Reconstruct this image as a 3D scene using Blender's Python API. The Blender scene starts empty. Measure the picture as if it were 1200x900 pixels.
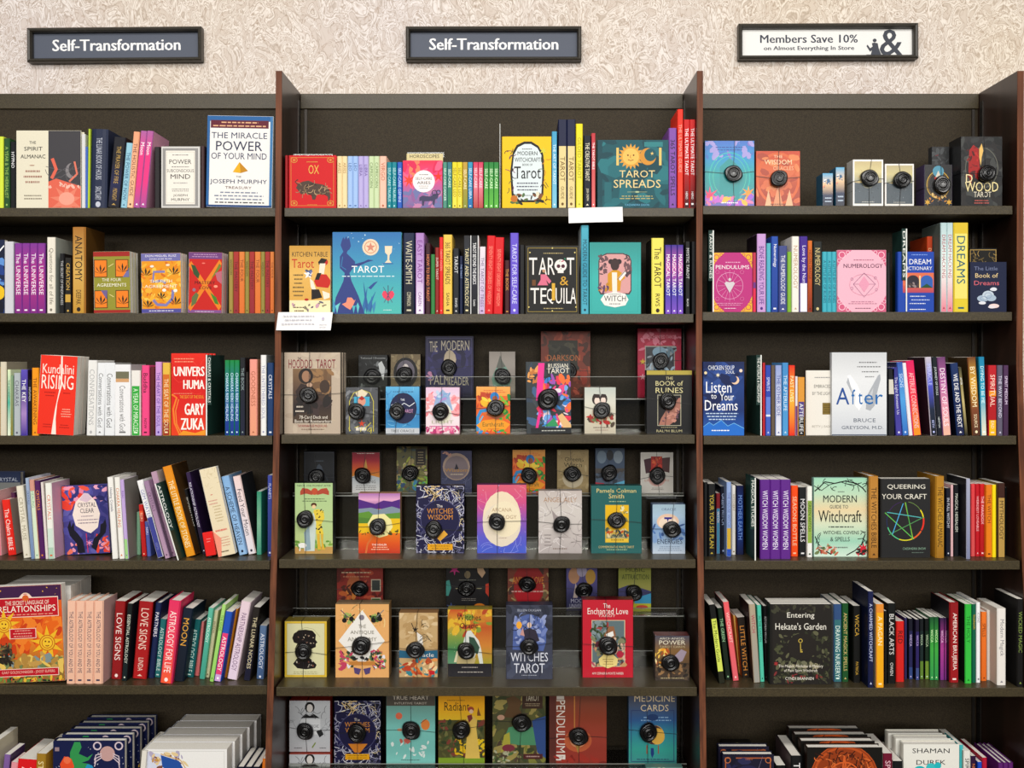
import bpy, math, random
from mathutils import Matrix, Vector
random.seed(7)
SC = bpy.context.scene
COL = SC.collection

# ------------------------------------------------------------------ camera
F_PX, VX, VY, CAMZ = 1300.0, 608.0, 425.0, 1.40
cam_data = bpy.data.cameras.new('camera'); cam = bpy.data.objects.new('camera', cam_data); COL.objects.link(cam)
cam_data.sensor_width = 36; cam_data.lens = F_PX*36/1200
cam_data.shift_x = -(VX-600)/1200; cam_data.shift_y = -(450-VY)/1200
cam.location = (0, 0, CAMZ); cam.rotation_euler = (math.pi/2, 0, 0)
SC.camera = cam
# ------------------------------------------------------------------ world and lights
w = bpy.data.worlds.new('world'); SC.world = w; w.use_nodes = True
w.node_tree.nodes['Background'].inputs[0].default_value = (1.0, .97, .93, 1)
w.node_tree.nodes['Background'].inputs[1].default_value = 0.13
def area(name, loc, size, energy, col=(1, .97, .93), target=None, sy=None):
    l = bpy.data.lights.new(name, 'AREA'); l.shape = 'RECTANGLE'; l.size = size; l.size_y = sy or size
    l.energy = energy; l.color = col
    o = bpy.data.objects.new(name, l); COL.objects.link(o); o.location = loc
    if target: o.rotation_euler = (Vector(target)-Vector(loc)).to_track_quat('-Z', 'Y').to_euler()
    return o
area('ceiling_light', (0.2, .9, 3.7), 6.0, 95, sy=.6)
area('ceiling_light.001', (0.2, -1.0, 3.8), 6.0, 47, sy=.7, target=(0.2, 3, 1.2))
area('ceiling_light.002', (0.2, -5.0, 3.7), 8.0, 150, sy=.9, target=(0.2, 3, 1.2))
area('ceiling_light.003', (0.2, -11.0, 3.6), 12.0, 640, sy=1.2, target=(0.2, 3, 1.2))
SC.view_settings.view_transform = 'Standard'; SC.view_settings.look = 'None'
SC.view_settings.gamma = 1; SC.view_settings.use_curve_mapping = False
SC.view_settings.exposure = 0.28

# ------------------------------------------------------------------ materials
def lin(h):
    if not isinstance(h, str): return tuple(h)
    h = h.lstrip('#')
    if len(h) == 3: h = ''.join(c*2 for c in h)
    r = []
    for i in (0, 2, 4):
        c = int(h[i:i+2], 16)/255
        r.append(c/12.92 if c <= .04045 else ((c+.055)/1.055)**2.4)
    return tuple(r)
def ink(h):                                          # printing ink: a little deeper than its flat swatch
    return tuple(.97*c**1.13 for c in lin(h))
def mat(name, col='#888', rough=.5, metal=0, spec=.5):
    m = bpy.data.materials.new(name); m.use_nodes = True
    b = m.node_tree.nodes['Principled BSDF']
    b.inputs['Base Color'].default_value = lin(col)+(1,)
    b.inputs['Roughness'].default_value = rough; b.inputs['Metallic'].default_value = metal
    b.inputs['Specular IOR Level'].default_value = spec
    return m, m.node_tree.nodes, m.node_tree.links, b
def print_mat(name, rough, spec, coat=0):
    m, n, l, b = mat(name, '#fff', rough, 0, spec)
    a = n.new('ShaderNodeVertexColor'); a.layer_name = 'Col'
    t = n.new('ShaderNodeTexCoord'); no = n.new('ShaderNodeTexNoise'); no.inputs['Scale'].default_value = 260
    no.inputs['Detail'].default_value = 2
    mr = n.new('ShaderNodeMapRange'); mr.inputs[3].default_value = .93; mr.inputs[4].default_value = 1.04
    mx = n.new('ShaderNodeVectorMath'); mx.operation = 'SCALE'
    l.new(t.outputs['Object'], no.inputs['Vector']); l.new(no.outputs[0], mr.inputs[0])
    l.new(a.outputs['Color'], mx.inputs[0]); l.new(mr.outputs[0], mx.inputs['Scale'])
    l.new(mx.outputs[0], b.inputs['Base Color'])
    if coat: b.inputs['Coat Weight'].default_value = coat; b.inputs['Coat Roughness'].default_value = .12
    return m
M_PRINT = print_mat('printed_card', .5, .22)
M_GLOSS = print_mat('shrink_wrapped_card', .4, .25, .12)
def pages_mat():
    m, n, l, b = mat('paper_pages', '#e6dfd0', .85)
    t = n.new('ShaderNodeTexCoord'); mp = n.new('ShaderNodeMapping'); mp.inputs['Scale'].default_value = (900, 900, 8)
    no = n.new('ShaderNodeTexNoise'); no.inputs['Scale'].default_value = 1
    cr = n.new('ShaderNodeValToRGB'); cr.color_ramp.elements[0].color = lin('#e2dbcc')+(1,); cr.color_ramp.elements[1].color = lin('#fdfaf3')+(1,)
    cr.color_ramp.elements[0].position = .3; cr.color_ramp.elements[1].position = .7
    l.new(t.outputs['Object'], mp.inputs[0]); l.new(mp.outputs[0], no.inputs['Vector']); l.new(no.outputs[0], cr.inputs[0])
    l.new(cr.outputs[0], b.inputs['Base Color']); return m
M_PAGES = pages_mat()
def speckle(name, c1, c2, rough, scale, bump=.15, spec=.5, stretch=(1, 1, 1)):
    m, n, l, b = mat(name, c1, rough, 0, spec)
    t = n.new('ShaderNodeTexCoord'); mp = n.new('ShaderNodeMapping'); mp.inputs['Scale'].default_value = stretch
    no = n.new('ShaderNodeTexNoise'); no.inputs['Scale'].default_value = scale; no.inputs['Detail'].default_value = 4
    cr = n.new('ShaderNodeValToRGB'); cr.color_ramp.elements[0].color = lin(c1)+(1,); cr.color_ramp.elements[1].color = lin(c2)+(1,)
    cr.color_ramp.elements[0].position = .38; cr.color_ramp.elements[1].position = .62
    bp = n.new('ShaderNodeBump'); bp.inputs['Strength'].default_value = bump; bp.inputs['Distance'].default_value = .001
    l.new(t.outputs['Object'], mp.inputs[0]); l.new(mp.outputs[0], no.inputs['Vector']); l.new(no.outputs[0], cr.inputs[0])
    l.new(cr.outputs[0], b.inputs['Base Color']); l.new(no.outputs[0], bp.inputs['Height']); l.new(bp.outputs[0], b.inputs['Normal'])
    return m
M_SHELF = speckle('dark_olive_laminate', '#332c1e', '#4a412c', .36, 420, .25, .3)
M_BACK = speckle('speckled_back_laminate', '#2b2317', '#3b3222', .6, 380, .25, .2)
M_SIDE = speckle('dark_walnut_laminate', '#24150f', '#321e17', .32, 14, .05, .5, (1, 1, .08))
M_EDGE = speckle('reddish_wood_edging', '#4e2610', '#703e22', .55, 30, .1, .25, (3, 3, .12))
M_STRIP = mat('dark_steel_strip', '#3a3632', .4, .7)[0]
M_SLOT = mat('slot_shadow_black', '#0a0908', .8)[0]
M_BLACK = mat('black_plastic', '#0b0b0d', .22, 0, .6)[0]
M_GREYP = mat('grey_plastic', '#55565a', .35)[0]
M_WIRE = mat('black_wire', '#121214', .4)[0]
M_PAPER = mat('white_paper', '#f4f3f2', .8)[0]
M_FRAME = speckle('dark_sign_frame', '#2c2822', '#3d382f', .45, 300, .1)
def acrylic():
    m = bpy.data.materials.new('clear_acrylic'); m.use_nodes = True; n = m.node_tree.nodes; l = m.node_tree.links
    n.remove(n['Principled BSDF']); out = n['Material Output']
    tr = n.new('ShaderNodeBsdfTransparent'); tr.inputs[0].default_value = (.86, .87, .84, 1)
    gl = n.new('ShaderNodeBsdfGlossy'); gl.inputs['Roughness'].default_value = .06; gl.inputs[0].default_value = (1, 1, 1, 1)
    fr = n.new('ShaderNodeFresnel'); fr.inputs[0].default_value = 1.5
    mx = n.new('ShaderNodeMixShader'); l.new(fr.outputs[0], mx.inputs[0]); l.new(tr.outputs[0], mx.inputs[1]); l.new(gl.outputs[0], mx.inputs[2])
    l.new(mx.outputs[0], out.inputs[0]); return m
M_ACR = acrylic()
M_ACRE = mat('acrylic_cut_edge', '#8f918a', .3, 0, .8)[0]
def wallpaper():
    m, n, l, b = mat('feathered_wallpaper', '#eee', .7)
    t = n.new('ShaderNodeTexCoord')
    def layer(scale, dist, seed, cols):
        mp = n.new('ShaderNodeMapping'); mp.inputs['Location'].default_value = (seed, seed*2, seed*3); mp.inputs['Rotation'].default_value = (0, .5*seed, 0)
        mp.inputs['Scale'].default_value = (1, 1, .62)
        n1 = n.new('ShaderNodeTexNoise'); n1.inputs['Scale'].default_value = scale; n1.inputs['Detail'].default_value = 1.2; n1.inputs['Distortion'].default_value = dist
        cr = n.new('ShaderNodeValToRGB'); e = cr.color_ramp.elements
        l.new(t.outputs['Object'], mp.inputs[0]); l.new(mp.outputs[0], n1.inputs['Vector']); l.new(n1.outputs[0], cr.inputs[0])
        e[0].position = cols[0][0]; e[0].color = lin(cols[0][1])+(1,); e[1].position = cols[-1][0]; e[1].color = lin(cols[-1][1])+(1,)
        for p, c in cols[1:-1]:
            x = e.new(p); x.color = lin(c)+(1,)
        return cr
    A, B, C_ = '#ded6ce', '#c2b7ab', '#f4f1ed'
    a = layer(12, 3.4, .7, [(.33, A), (.36, B), (.375, A), (.40, C_), (.43, C_), (.45, B), (.465, A), (.495, C_), (.515, C_), (.53, B), (.545, A), (.57, C_), (.60, A), (.62, B), (.64, A)])
    c = layer(21, 2.6, 2.1, [(.42, '#ffffff'), (.445, '#d6cabf'), (.46, '#ffffff'), (.54, '#ffffff'), (.555, '#ddd2c8'), (.575, '#ffffff')])
    n2 = n.new('ShaderNodeTexNoise'); n2.inputs['Scale'].default_value = 1.1
    cr2 = n.new('ShaderNodeValToRGB'); cr2.color_ramp.elements[0].color = lin('#f6eddf')+(1,); cr2.color_ramp.elements[1].color = lin('#f4eff0')+(1,)
    cr2.color_ramp.elements[0].position = .35; cr2.color_ramp.elements[1].position = .65
    l.new(t.outputs['Object'], n2.inputs['Vector']); l.new(n2.outputs[0], cr2.inputs[0])
    prev = a.outputs[0]
    for o in (c.outputs[0], cr2.outputs[0]):
        mx = n.new('ShaderNodeMix'); mx.data_type = 'RGBA'; mx.blend_type = 'MULTIPLY'; mx.inputs[0].default_value = 1
        l.new(prev, mx.inputs[6]); l.new(o, mx.inputs[7]); prev = mx.outputs[2]
    bp = n.new('ShaderNodeBump'); bp.inputs['Strength'].default_value = .25; bp.inputs['Distance'].default_value = .002
    l.new(prev, b.inputs['Base Color']); l.new(a.outputs[0], bp.inputs['Height']); l.new(bp.outputs[0], b.inputs['Normal'])
    return m
M_WALL = wallpaper()
M_FLOOR = speckle('loop_pile_carpet', '#4a463c', '#6a6454', .95, 300, .5)

# ------------------------------------------------------------------ mesh helpers
def X(px, Y): return (px-VX)/F_PX*Y
def Z(py, Y): return CAMZ-(py-VY)/F_PX*Y
def YB(py, edge, ys): return ys*(edge-VY)/(py-VY)      # depth at which something standing on a shelf meets it at pixel row py

class MB:
    def __init__(s): s.v = []; s.f = []; s.c = []
    def add(s, vs, fs, col=None):
        o = len(s.v); s.v += vs; s.f += [tuple(i+o for i in f) for f in fs]
        if col is not None:
            s.c += (col if isinstance(col, list) else [col]*len(vs))
        return s
    def box(s, x0, x1, y0, y1, z0, z1, col=None):
        return s.add([(x0, y0, z0), (x1, y0, z0), (x1, y1, z0), (x0, y1, z0), (x0, y0, z1), (x1, y0, z1), (x1, y1, z1), (x0, y1, z1)],
              [(0, 3, 2, 1), (4, 5, 6, 7), (0, 1, 5, 4), (1, 2, 6, 5), (2, 3, 7, 6), (3, 0, 4, 7)], col)
    def prism(s, poly, z0, z1, col=None):               # poly counter-clockwise seen from above
        n = len(poly)
        return s.add([(x, y, z0) for x, y in poly]+[(x, y, z1) for x, y in poly],
              [tuple(range(n-1, -1, -1)), tuple(range(n, 2*n))]+[(i, (i+1) % n, n+(i+1) % n, n+i) for i in range(n)], col)
    def mesh(s, name, m, bevel=0):
        me = bpy.data.meshes.new(name); me.from_pydata(s.v, [], s.f); me.materials.append(m)
        if s.c:
            ca = me.color_attributes.new('Col', 'FLOAT_COLOR', 'POINT')
            flat = []
            for c in s.c: flat += [c[0], c[1], c[2], 1.0]
            ca.data.foreach_set('color', flat)
        me.update(); return me
    def obj(s, name, m, parent=None):
        return link(name, s.mesh(name, m), parent)
def link(name, data, parent=None):
    o = bpy.data.objects.new(name, data); COL.objects.link(o)
    if parent: o.parent = parent
    return o
def bevel(o, w=.002, seg=2):
    b = o.modifiers.new('bevel', 'BEVEL'); b.width = w; b.segments = seg; b.limit_method = 'ANGLE'; return o
def tag(o, label=None, cat=None, group=None, kind=None):
    if label: o['label'] = label
    if cat: o['category'] = cat
    if group: o['group'] = group
    if kind: o['kind'] = kind
    return o
LABELS = {}
def empty(name, loc, label, cat, group=None):
    o = bpy.data.objects.new(name, None); COL.objects.link(o); o.location = loc; o.empty_display_size = .02
    LABELS.setdefault(label, []).append(name)
    return tag(o, label, cat, group)
def copy_tree(o, parent=None):
    c = o.copy(); COL.objects.link(c); c.parent = parent
    for ch in list(KIDS.get(o.name, [])):
        KIDS.setdefault(c.name, []).append(copy_tree(ch, c))
    return c
KIDS = {}
def kid(o, parent):
    KIDS.setdefault(parent.name, []).append(o); return o

_txt = {}
def glyphs(text, bold=True):
    k = (text, bold)
    if k not in _txt:
        cu = bpy.data.curves.new('lettering', 'FONT'); cu.body = text; cu.resolution_u = 2; cu.fill_mode = 'FRONT'
        pass
        o = bpy.data.objects.new('lettering', cu); COL.objects.link(o)
        me = bpy.data.meshes.new_from_object(o)
        vs = [(v.co.x, v.co.y) for v in me.vertices]; fs = [tuple(p.vertices) for p in me.polygons]
        bpy.data.objects.remove(o); bpy.data.meshes.remove(me); bpy.data.curves.remove(cu)
        if not vs: vs = [(0, 0), (1, 1)]; fs = []
        x0 = min(v[0] for v in vs); x1 = max(v[0] for v in vs); y0 = min(v[1] for v in vs); y1 = max(v[1] for v in vs)
        asp = (x1-x0)/max(y1-y0, 1e-6)
        _txt[k] = ([((x-x0)/(x1-x0)-.5, (y-y0)/max(y1-y0, 1e-6)-.5) for x, y in vs], fs, asp)
    return _txt[k]

def mixc(a, b, t): return tuple(a[i]*(1-t)+b[i]*t for i in range(3))
def hexs(s): return [ink(c) for c in s.split()]

class Art:
    """flat print laid on the XZ plane of a front face; u from the left, v from the top"""
    def __init__(s, W, H): s.W = W; s.H = H; s.m = MB(); s.t = MB(); s.k = 0
    def y(s): s.k += 1; return -(.00025+.000035*s.k)
    def P(s, u, v, y):
        u = min(max(u, .004), .996); v = min(max(v, .003), .997)
        return (u*s.W, y, s.H*(1-v))
    def poly(s, pts, col):
        y = s.y(); s.m.add([s.P(u, v, y) for u, v in pts], [tuple(range(len(pts)))], ink(col))
    def draw(s, items):
        for it in items:
            k, a = it[0], it[1:]
            if k == 'r': u0, v0, u1, v1, c = a; s.poly([(u0, v1), (u1, v1), (u1, v0), (u0, v0)], c)
            elif k == 'g':
                u0, v0, u1, v1 = a[:4]; cs = hexs(a[4]); n = len(cs)-1; y = s.y()
                vs = []; cc = []; fs = []
                for i in range(n+1):
                    v = v0+(v1-v0)*i/n; vs += [s.P(u0, v, y), s.P(u1, v, y)]; cc += [cs[i], cs[i]]
                    if i: fs.append((2*i-2, 2*i, 2*i+1, 2*i-1))
                s.m.add(vs, fs, cc)
            elif k == 'e':
                cu, cv, ru, rv, c = a; n = 20; q = s.W/s.H
                s.poly([(cu+ru*math.cos(-2*math.pi*i/n), cv+rv*q*math.sin(-2*math.pi*i/n)) for i in range(n)], c)
            elif k == 'o':
                cu, cv, ru, rv, c, t = a; n = 24; q = s.W/s.H; y = s.y(); vs = []; fs = []
                for i in range(n):
                    an = -2*math.pi*i/n
                    vs += [s.P(cu+ru*math.cos(an), cv+rv*q*math.sin(an), y), s.P(cu+(ru-t)*math.cos(an), cv+(rv-t)*q*math.sin(an), y)]
                    j = (i+1) % n; fs.append((2*i, 2*j, 2*j+1, 2*i+1))
                s.m.add(vs, fs, ink(c))
            elif k == 'f':
                u0, v0, u1, v1, c, t = a; q = t*s.W/s.H
                for r in ((u0, v0, u1, v0+q), (u0, v1-q, u1, v1), (u0, v0+q, u0+t, v1-q), (u1-t, v0+q, u1, v1-q)): s.draw([('r',)+r+(c,)])
                s.k -= 3
            elif k == 'p': s.poly(a[0], a[1])
            elif k == 'l':
                pts, c, t = a; y = s.y(); vs = []; fs = []; q = s.W/s.H
                for i, (u, v) in enumerate(pts):
                    p = pts[max(i-1, 0)]; n_ = pts[min(i+1, len(pts)-1)]
                    dx = (n_[0]-p[0]); dy = (n_[1]-p[1])/q; L = math.hypot(dx, dy) or 1
                    nx, ny = -dy/L*t/2, dx/L*t/2*q
                    vs += [s.P(u+nx, v+ny, y), s.P(u-nx, v-ny, y)]
                    if i: fs.append((2*i-2, 2*i-1, 2*i+1, 2*i))
                s.m.add(vs, fs, ink(c))
            elif k == 's':
                cu, cv, r1, r2, n, c = a; q = s.W/s.H
                s.poly([(cu+(r1 if i % 2 else r2)*math.sin(math.pi*i/n), cv-(r1 if i % 2 else r2)*q*math.cos(math.pi*i/n)) for i in range(2*n)][::-1], c)
            elif k == 'n':                              # scattered leaf, petal and brush marks
                u0, v0, u1, v1, cs, cnt, size, seed = a; cnt = int(cnt*1.7) if size > .03 else cnt; size *= .78 if size > .03 else 1; R = random.Random(seed); cs = cs.split(); q = s.W/s.H
                y0 = s.y()
                for i in range(cnt):
                    y = y0-.000004*i
                    cu = R.uniform(u0, u1); cv = R.uniform(v0, v1); an = R.uniform(0, math.pi); l_ = size*R.uniform(.6, 1.5); w_ = l_*R.uniform(.25, .7)
                    col = ink(R.choice(cs)); pts = []
                    for j in range(7):
                        b = -2*math.pi*j/7; x_ = l_*math.cos(b); z_ = w_*math.sin(b)*R.uniform(.7, 1.2)
                        uu = cu+x_*math.cos(an)-z_*math.sin(an); vv = cv+(x_*math.sin(an)+z_*math.cos(an))*q
                        pts.append((min(max(uu, .004), .996), min(max(vv, .004), .996)))
                    s.m.add([s.P(u, v, y) for u, v in pts], [tuple(range(7))], col)
                s.k += cnt//9
            elif k == 'c':                              # fine curly strokes
                u0, v0, u1, v1, cs, cnt, size, seed, t = a; R = random.Random(seed); cs = cs.split(); q = s.W/s.H
                for i in range(cnt):
                    cu = R.uniform(u0, u1); cv = R.uniform(v0, v1); an = R.uniform(0, 6.28); tw = R.uniform(-2.2, 2.2); pts = []
                    for j in range(6):
                        pts.append((min(max(cu, .01), .99), min(max(cv, .01), .99))); cu += size/5*math.cos(an); cv += size/5*math.sin(an)*q; an += tw/5
                    s.draw([('l', pts, R.choice(cs), t)]); s.k -= 1
                s.k += 2
            elif k == 't':
                cu, cv, w_, h_, tx, c = a[:6]; rot = len(a) > 6
                vs, fs, asp = glyphs(tx); y = s.y(); cl = ink(c)
                if rot: s.t.add([s.P(cu+gy*w_, cv+gx*h_, y) for gx, gy in vs], fs, cl)
                else: s.t.add([s.P(cu+gx*w_, cv-gy*h_, y) for gx, gy in vs], fs, cl)
            elif k == 'T':
                cu, cv, w_, h_, tx, c = a[:6]; d = a[6] if len(a) > 6 else .0022
                for o_ in (-1, -.5, 0, .5, 1): s.draw([('t', cu+o_*d, cv, w_, h_, tx, c)])
            elif k == 'w':                              # rows of print too small to read
                u0, v0, u1, v1, n, c = a; R = random.Random(int(u0*977+v0*7919)); y = s.y()
                for i in range(n):
                    vc = v0+(v1-v0)*(i+.5)/n; hh = (v1-v0)/n*.17; ind = R.uniform(0, .16)*(u1-u0); u = u0+ind
                    while u < u1-ind:
                        L = min(R.uniform(.03, .10)*(u1-u0)*1.2, u1-ind-u)
                        s.m.add([s.P(u, vc+hh, y), s.P(u+L, vc+hh, y), s.P(u+L, vc-hh, y), s.P(u, vc-hh, y)], [(0, 1, 2, 3)], ink(c)); u += L+.018*(u1-u0)+.004
    def build(s, parent, gloss=False, an='cover_art', tn='title'):
        m = M_GLOSS if gloss else M_PRINT
        if s.m.v: kid(s.m.obj(an, m, parent), parent)
        if s.t.v: kid(s.t.obj(tn, m, parent), parent)

def u_cover(T, D, H, t, col, hard, front=None, back=None):
    """spine at y=0 facing -y, covers at x=0 and x=T, open at the fore-edge"""
    r = min(T*.18, .0025) if not hard else min(T*.28, .005)
    if hard:
        outer = [(0, D), (0, r), (T*.12, r*.3), (T*.3, 0), (T*.7, 0), (T*.88, r*.3), (T, r), (T, D)]
    else:
        outer = [(0, D), (0, r), (r, 0), (T-r, 0), (T, r), (T, D)]
    inner = [(T-t, D), (T-t, t+r*.5), (t, t+r*.5), (t, D)]
    m = MB(); n = len(outer)
    poly = outer+inner; N = len(poly)
    vs = [(x, y, 0) for x, y in poly]+[(x, y, H) for x, y in poly]
    fs = [(i, (i+1) % N, N+(i+1) % N, N+i) for i in range(N)]
    A, B, C_, D_ = n, n+1, n+2, n+3                   # right inner back, right inner front, left inner front, left inner back
    capt = [(0, 1, C_, D_), (n-2, n-1, A, B), tuple([1]+list(range(2, n-1))+[B, C_])]
    fs += [tuple(N+i for i in f) for f in capt]+[tuple(reversed(f)) for f in capt]
    cl = ink(col); cs = [cl]*(2*N)
    if front or back:                                # covers may carry another colour than the spine: own faces
        m.add(vs, fs, cs)
        if front: m.add([(T+.0001, r+.001, .0005), (T+.0001, D, .0005), (T+.0001, D, H-.0005), (T+.0001, r+.001, H-.0005)], [(0, 1, 2, 3)], ink(front))
        if back: m.add([(-.0001, r+.001, .0005), (-.0001, D, .0005), (-.0001, D, H-.0005), (-.0001, r+.001, H-.0005)], [(3, 2, 1, 0)], ink(back))
        return m
    return m.add(vs, fs, cs)
def page_box(T, D, H, t, hard):
    g = .003 if hard else .0003
    return MB().box(t+.0002, T-t-.0002, t+.0035, D-g*1.3, g, H-g)

ROWN = ['top', 'second', 'third', 'fourth', 'fifth', 'bottom']; BAYN = {'L': 'left bay', 'C': 'centre bay', 'R': 'right bay'}
ORD = ['first', 'second', 'third', 'fourth', 'fifth', 'sixth', 'seventh', 'eighth', 'ninth']
NUM = ['zero', 'one', 'two', 'three', 'four', 'five', 'six', 'seven', 'eight', 'nine']
YS = [3.22, 3.22, 3.19, 3.165, 3.135, 3.11]            # front edge of each shelf row
EDGE = {'L': [243.5, 367, 510.5, 656.8, 803.3, 952], 'C': [243.5, 367.8, 509.6, 655.5, 805.3, 954], 'R': [241, 365.5, 510.6, 657, 806, 955]}
BACK_Y = 3.475
def shelf_z(bay, r): return Z(EDGE[bay][r], YS[r])
def base_y(bay, r, b, s):
    if b: return max(YB(b, EDGE[bay][r], YS[r]), YS[r]+.001)
    return YS[r]+s/100.0
def words(s): return len(s.split())
def short(s, n=7):
    q = s.split()[:n]
    while q[-1] in ('a', 'an', 'and', 'in', 'with', 'the', 'of', 'on', 'two', 'its', 'behind', 'by', 'small', 'large', 'carved', 'heavy', 'coral', 'bright', 'blue', 'smiling', 'golden') or q[-1].endswith(','): q.pop()
    return ' '.join(q)
def place_label(bay, r): return '%s shelf, %s' % (ROWN[r], BAYN[bay])

def lean_place(o, x_l, x_r, T, a, zb, Y):
    if a > 0: o.location = (x_r-T*math.cos(a), Y, zb+T*math.sin(a))
    else: o.location = (x_l, Y, zb)
    o.rotation_euler = (0, a, 0)

def spine_row(bay, r, text):
    rows = []
    for ln in text.strip().split('\n'):
        ln = ln.strip()
        if not ln: continue
        p = [q.strip() for q in ln.split(';')]
        x0, x1, yt = [float(q) for q in p[0].split()]
        o = {'L': 0, 'b': 0, 'n': 1, 's': .4}
        for q in (p[5].split() if len(p) > 5 else []):
            if q[0] in 'LbnsV': o[q[0]] = float(q[1:])
            elif q == 'H': o['H'] = 1
            elif q[0] == 'C': o['C'] = q[1:]
            elif q[0] == 'B': o['B'] = q[1:]
            elif q[0] == 'D': o['D'] = float(q[1:])
            elif q[0] == 'R': o['R'] = q[1:]
        rows.append((x0, x1, yt, p[1], p[2], p[3], p[4], o))
    for i, (x0, x1, yt, cov, tc, title, desc, o) in enumerate(rows):
        n = int(o['n']); Y = base_y(bay, r, o['b'], o['s']); zb = shelf_z(bay, r)
        H0 = Z(yt, Y)-zb; wpx = (x1-x0)/n; a = math.atan2(o['L']/F_PX*Y, H0)
        T = wpx/F_PX*Y*math.cos(a)-.0003; H = H0/math.cos(a)-(T*abs(math.sin(a)))
        D = min(o.get('D', min(.15, .64*H)), BACK_Y-Y-.008)
        hard = 'H' in o; t = .0022 if hard else .0007
        # colours
        bands = None
        if '|' in cov:
            q = cov.split('|'); bands = [(0, float(q[1]) if len(q) > 1 else 1, q[0])]
            for j in range(2, len(q), 2): bands.append((float(q[j-1]), float(q[j+1]) if j+1 < len(q) else 1, q[j]))
            base = q[0]
        elif '>' in cov: base = cov.split('>')[0]
        else: base = cov
        xl, xr = X(x0, Y), X(x0+wpx, Y)
        if n > 1:
            lab = lambda k: '%s from left of %s identical %s books, %s' % (ORD[k], NUM[n], desc, place_label(bay, r))
            grp = 'identical %s books, %s' % (desc, place_label(bay, r))
        else:
            if i: nb = 'right of the '+' '.join(rows[i-1][6].split()[-3:] if words(rows[i-1][6]) > 3 else rows[i-1][6].split())+' one'
            else: nb = 'at the left end'
            lab = lambda k: '%s book %s, %s' % (desc, nb, place_label(bay, r)); grp = 'spine-out books, '+place_label(bay, r)
        root = empty('book', (0, 0, 0), lab(0), 'book', grp)
        kid(u_cover(T, D, H, t, base, hard, o.get('C'), o.get('B')).obj('cover', M_PRINT, root), root)
        kid(page_box(T, D, H, t, hard).obj('page_block', M_PAGES, root), root)
        A = Art(T, H); e = .09
        if bands:
            for v0, v1, c in bands: A.draw([('r', e, v0+.001, 1-e, v1-.001 if v1 == 1 else v1, c)]); A.k -= 1
            A.k += 1
        elif '>' in cov: A.draw([('g', e, .001, 1-e, .999, cov.replace('>', ' '))])
        if title:
            tt = title.split('~'); R = random.Random(int(x0*7+r*991))
            L_av = H*((.53 if len(tt) > 1 else .74) if 'V' not in o else (.80 if len(tt) > 1 else .94)-o['V']); h = T*.56
            asp = glyphs(tt[0])[2]; Ln = asp*h; Lf = min(Ln*1.1, L_av)
            if Ln > Lf*1.5: h *= max(.62, Lf*1.5/Ln)
            v0 = .09 if len(tt) > 1 else .12
            v0 = o['V'] if 'V' in o else v0+R.uniform(0, .05); tcs = tc.split(',')
            A.draw([('t', .5, v0+Lf/H/2, h/T, Lf/H, tt[0], tcs[0], 1)])
            if len(tt) > 1:
                h2 = T*.36; a2 = glyphs(tt[1])[2]*h2; L2 = min(a2, H*.17); A.draw([('t', .5, .90-L2/H/2, h2/T, L2/H, tt[1], tcs[-1], 1)])
            if T > .010:
                q_ = R.random()
                if q_ < .35: A.draw([('e', .5, .955, .15, .17, tcs[-1])])
                elif q_ < .6: A.draw([('p', [(.32, .965), (.5, .94), (.68, .965)], tcs[-1])])
                elif q_ < .8: A.draw([('r', .3, .945, .7, .965, tcs[-1])])
        A.build(root, an='spine_print')
        for k in range(n):
            c = root if k == 0 else copy_tree(root)
            if k: c['label'] = lab(k); LABELS.setdefault(lab(k), []).append(c.name)
            lean_place(c, xl+k*wpx/F_PX*Y, xr+k*wpx/F_PX*Y, T, a, zb, Y)

PUCK = {}
def lathe(prof, n=28, lob=None):
    m = MB(); vs = []; fs = []
    for r, h in prof:
        for i in range(n):
            a = 2*math.pi*i/n; k = 1+(lob(a) if lob else 0)
            vs.append((r*k*math.cos(a), -h, r*k*math.sin(a)))
    for j in range(len(prof)-1):
        for i in range(n):
            i2 = (i+1) % n; fs.append((j*n+i, j*n+i2, (j+1)*n+i2, (j+1)*n+i))
    fs.append(tuple((len(prof)-1)*n+i for i in range(n))); fs.append(tuple(reversed(range(n))))
    m.add(vs, fs); return m
def puck_meshes():
    if not PUCK:
        lob = lambda a: .13*max(0, math.cos(a-.6))**8+.13*max(0, math.cos(a-3.74))**8
        PUCK['body'] = lathe([(.0235, 0), (.0245, .002), (.0245, .008), (.0225, .012), (.0205, .0135)], 32, lob).mesh('security_tag', M_BLACK)
        PUCK['dial'] = lathe([(.0195, .0133), (.0195, .0165), (.0180, .0175), (.0160, .0165), (.0150, .0150), (.0120, .0150), (.0112, .0168), (.0060, .0172), (.0052, .0158)], 28).mesh('dial', M_BLACK)
        PUCK['dot'] = lathe([(.0016, .0155), (.0013, .0164)], 10).mesh('screw', M_GREYP)
        for k in ('body', 'dial'):
            for p in PUCK[k].polygons: p.use_smooth = len(p.vertices) == 4
    return PUCK
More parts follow.
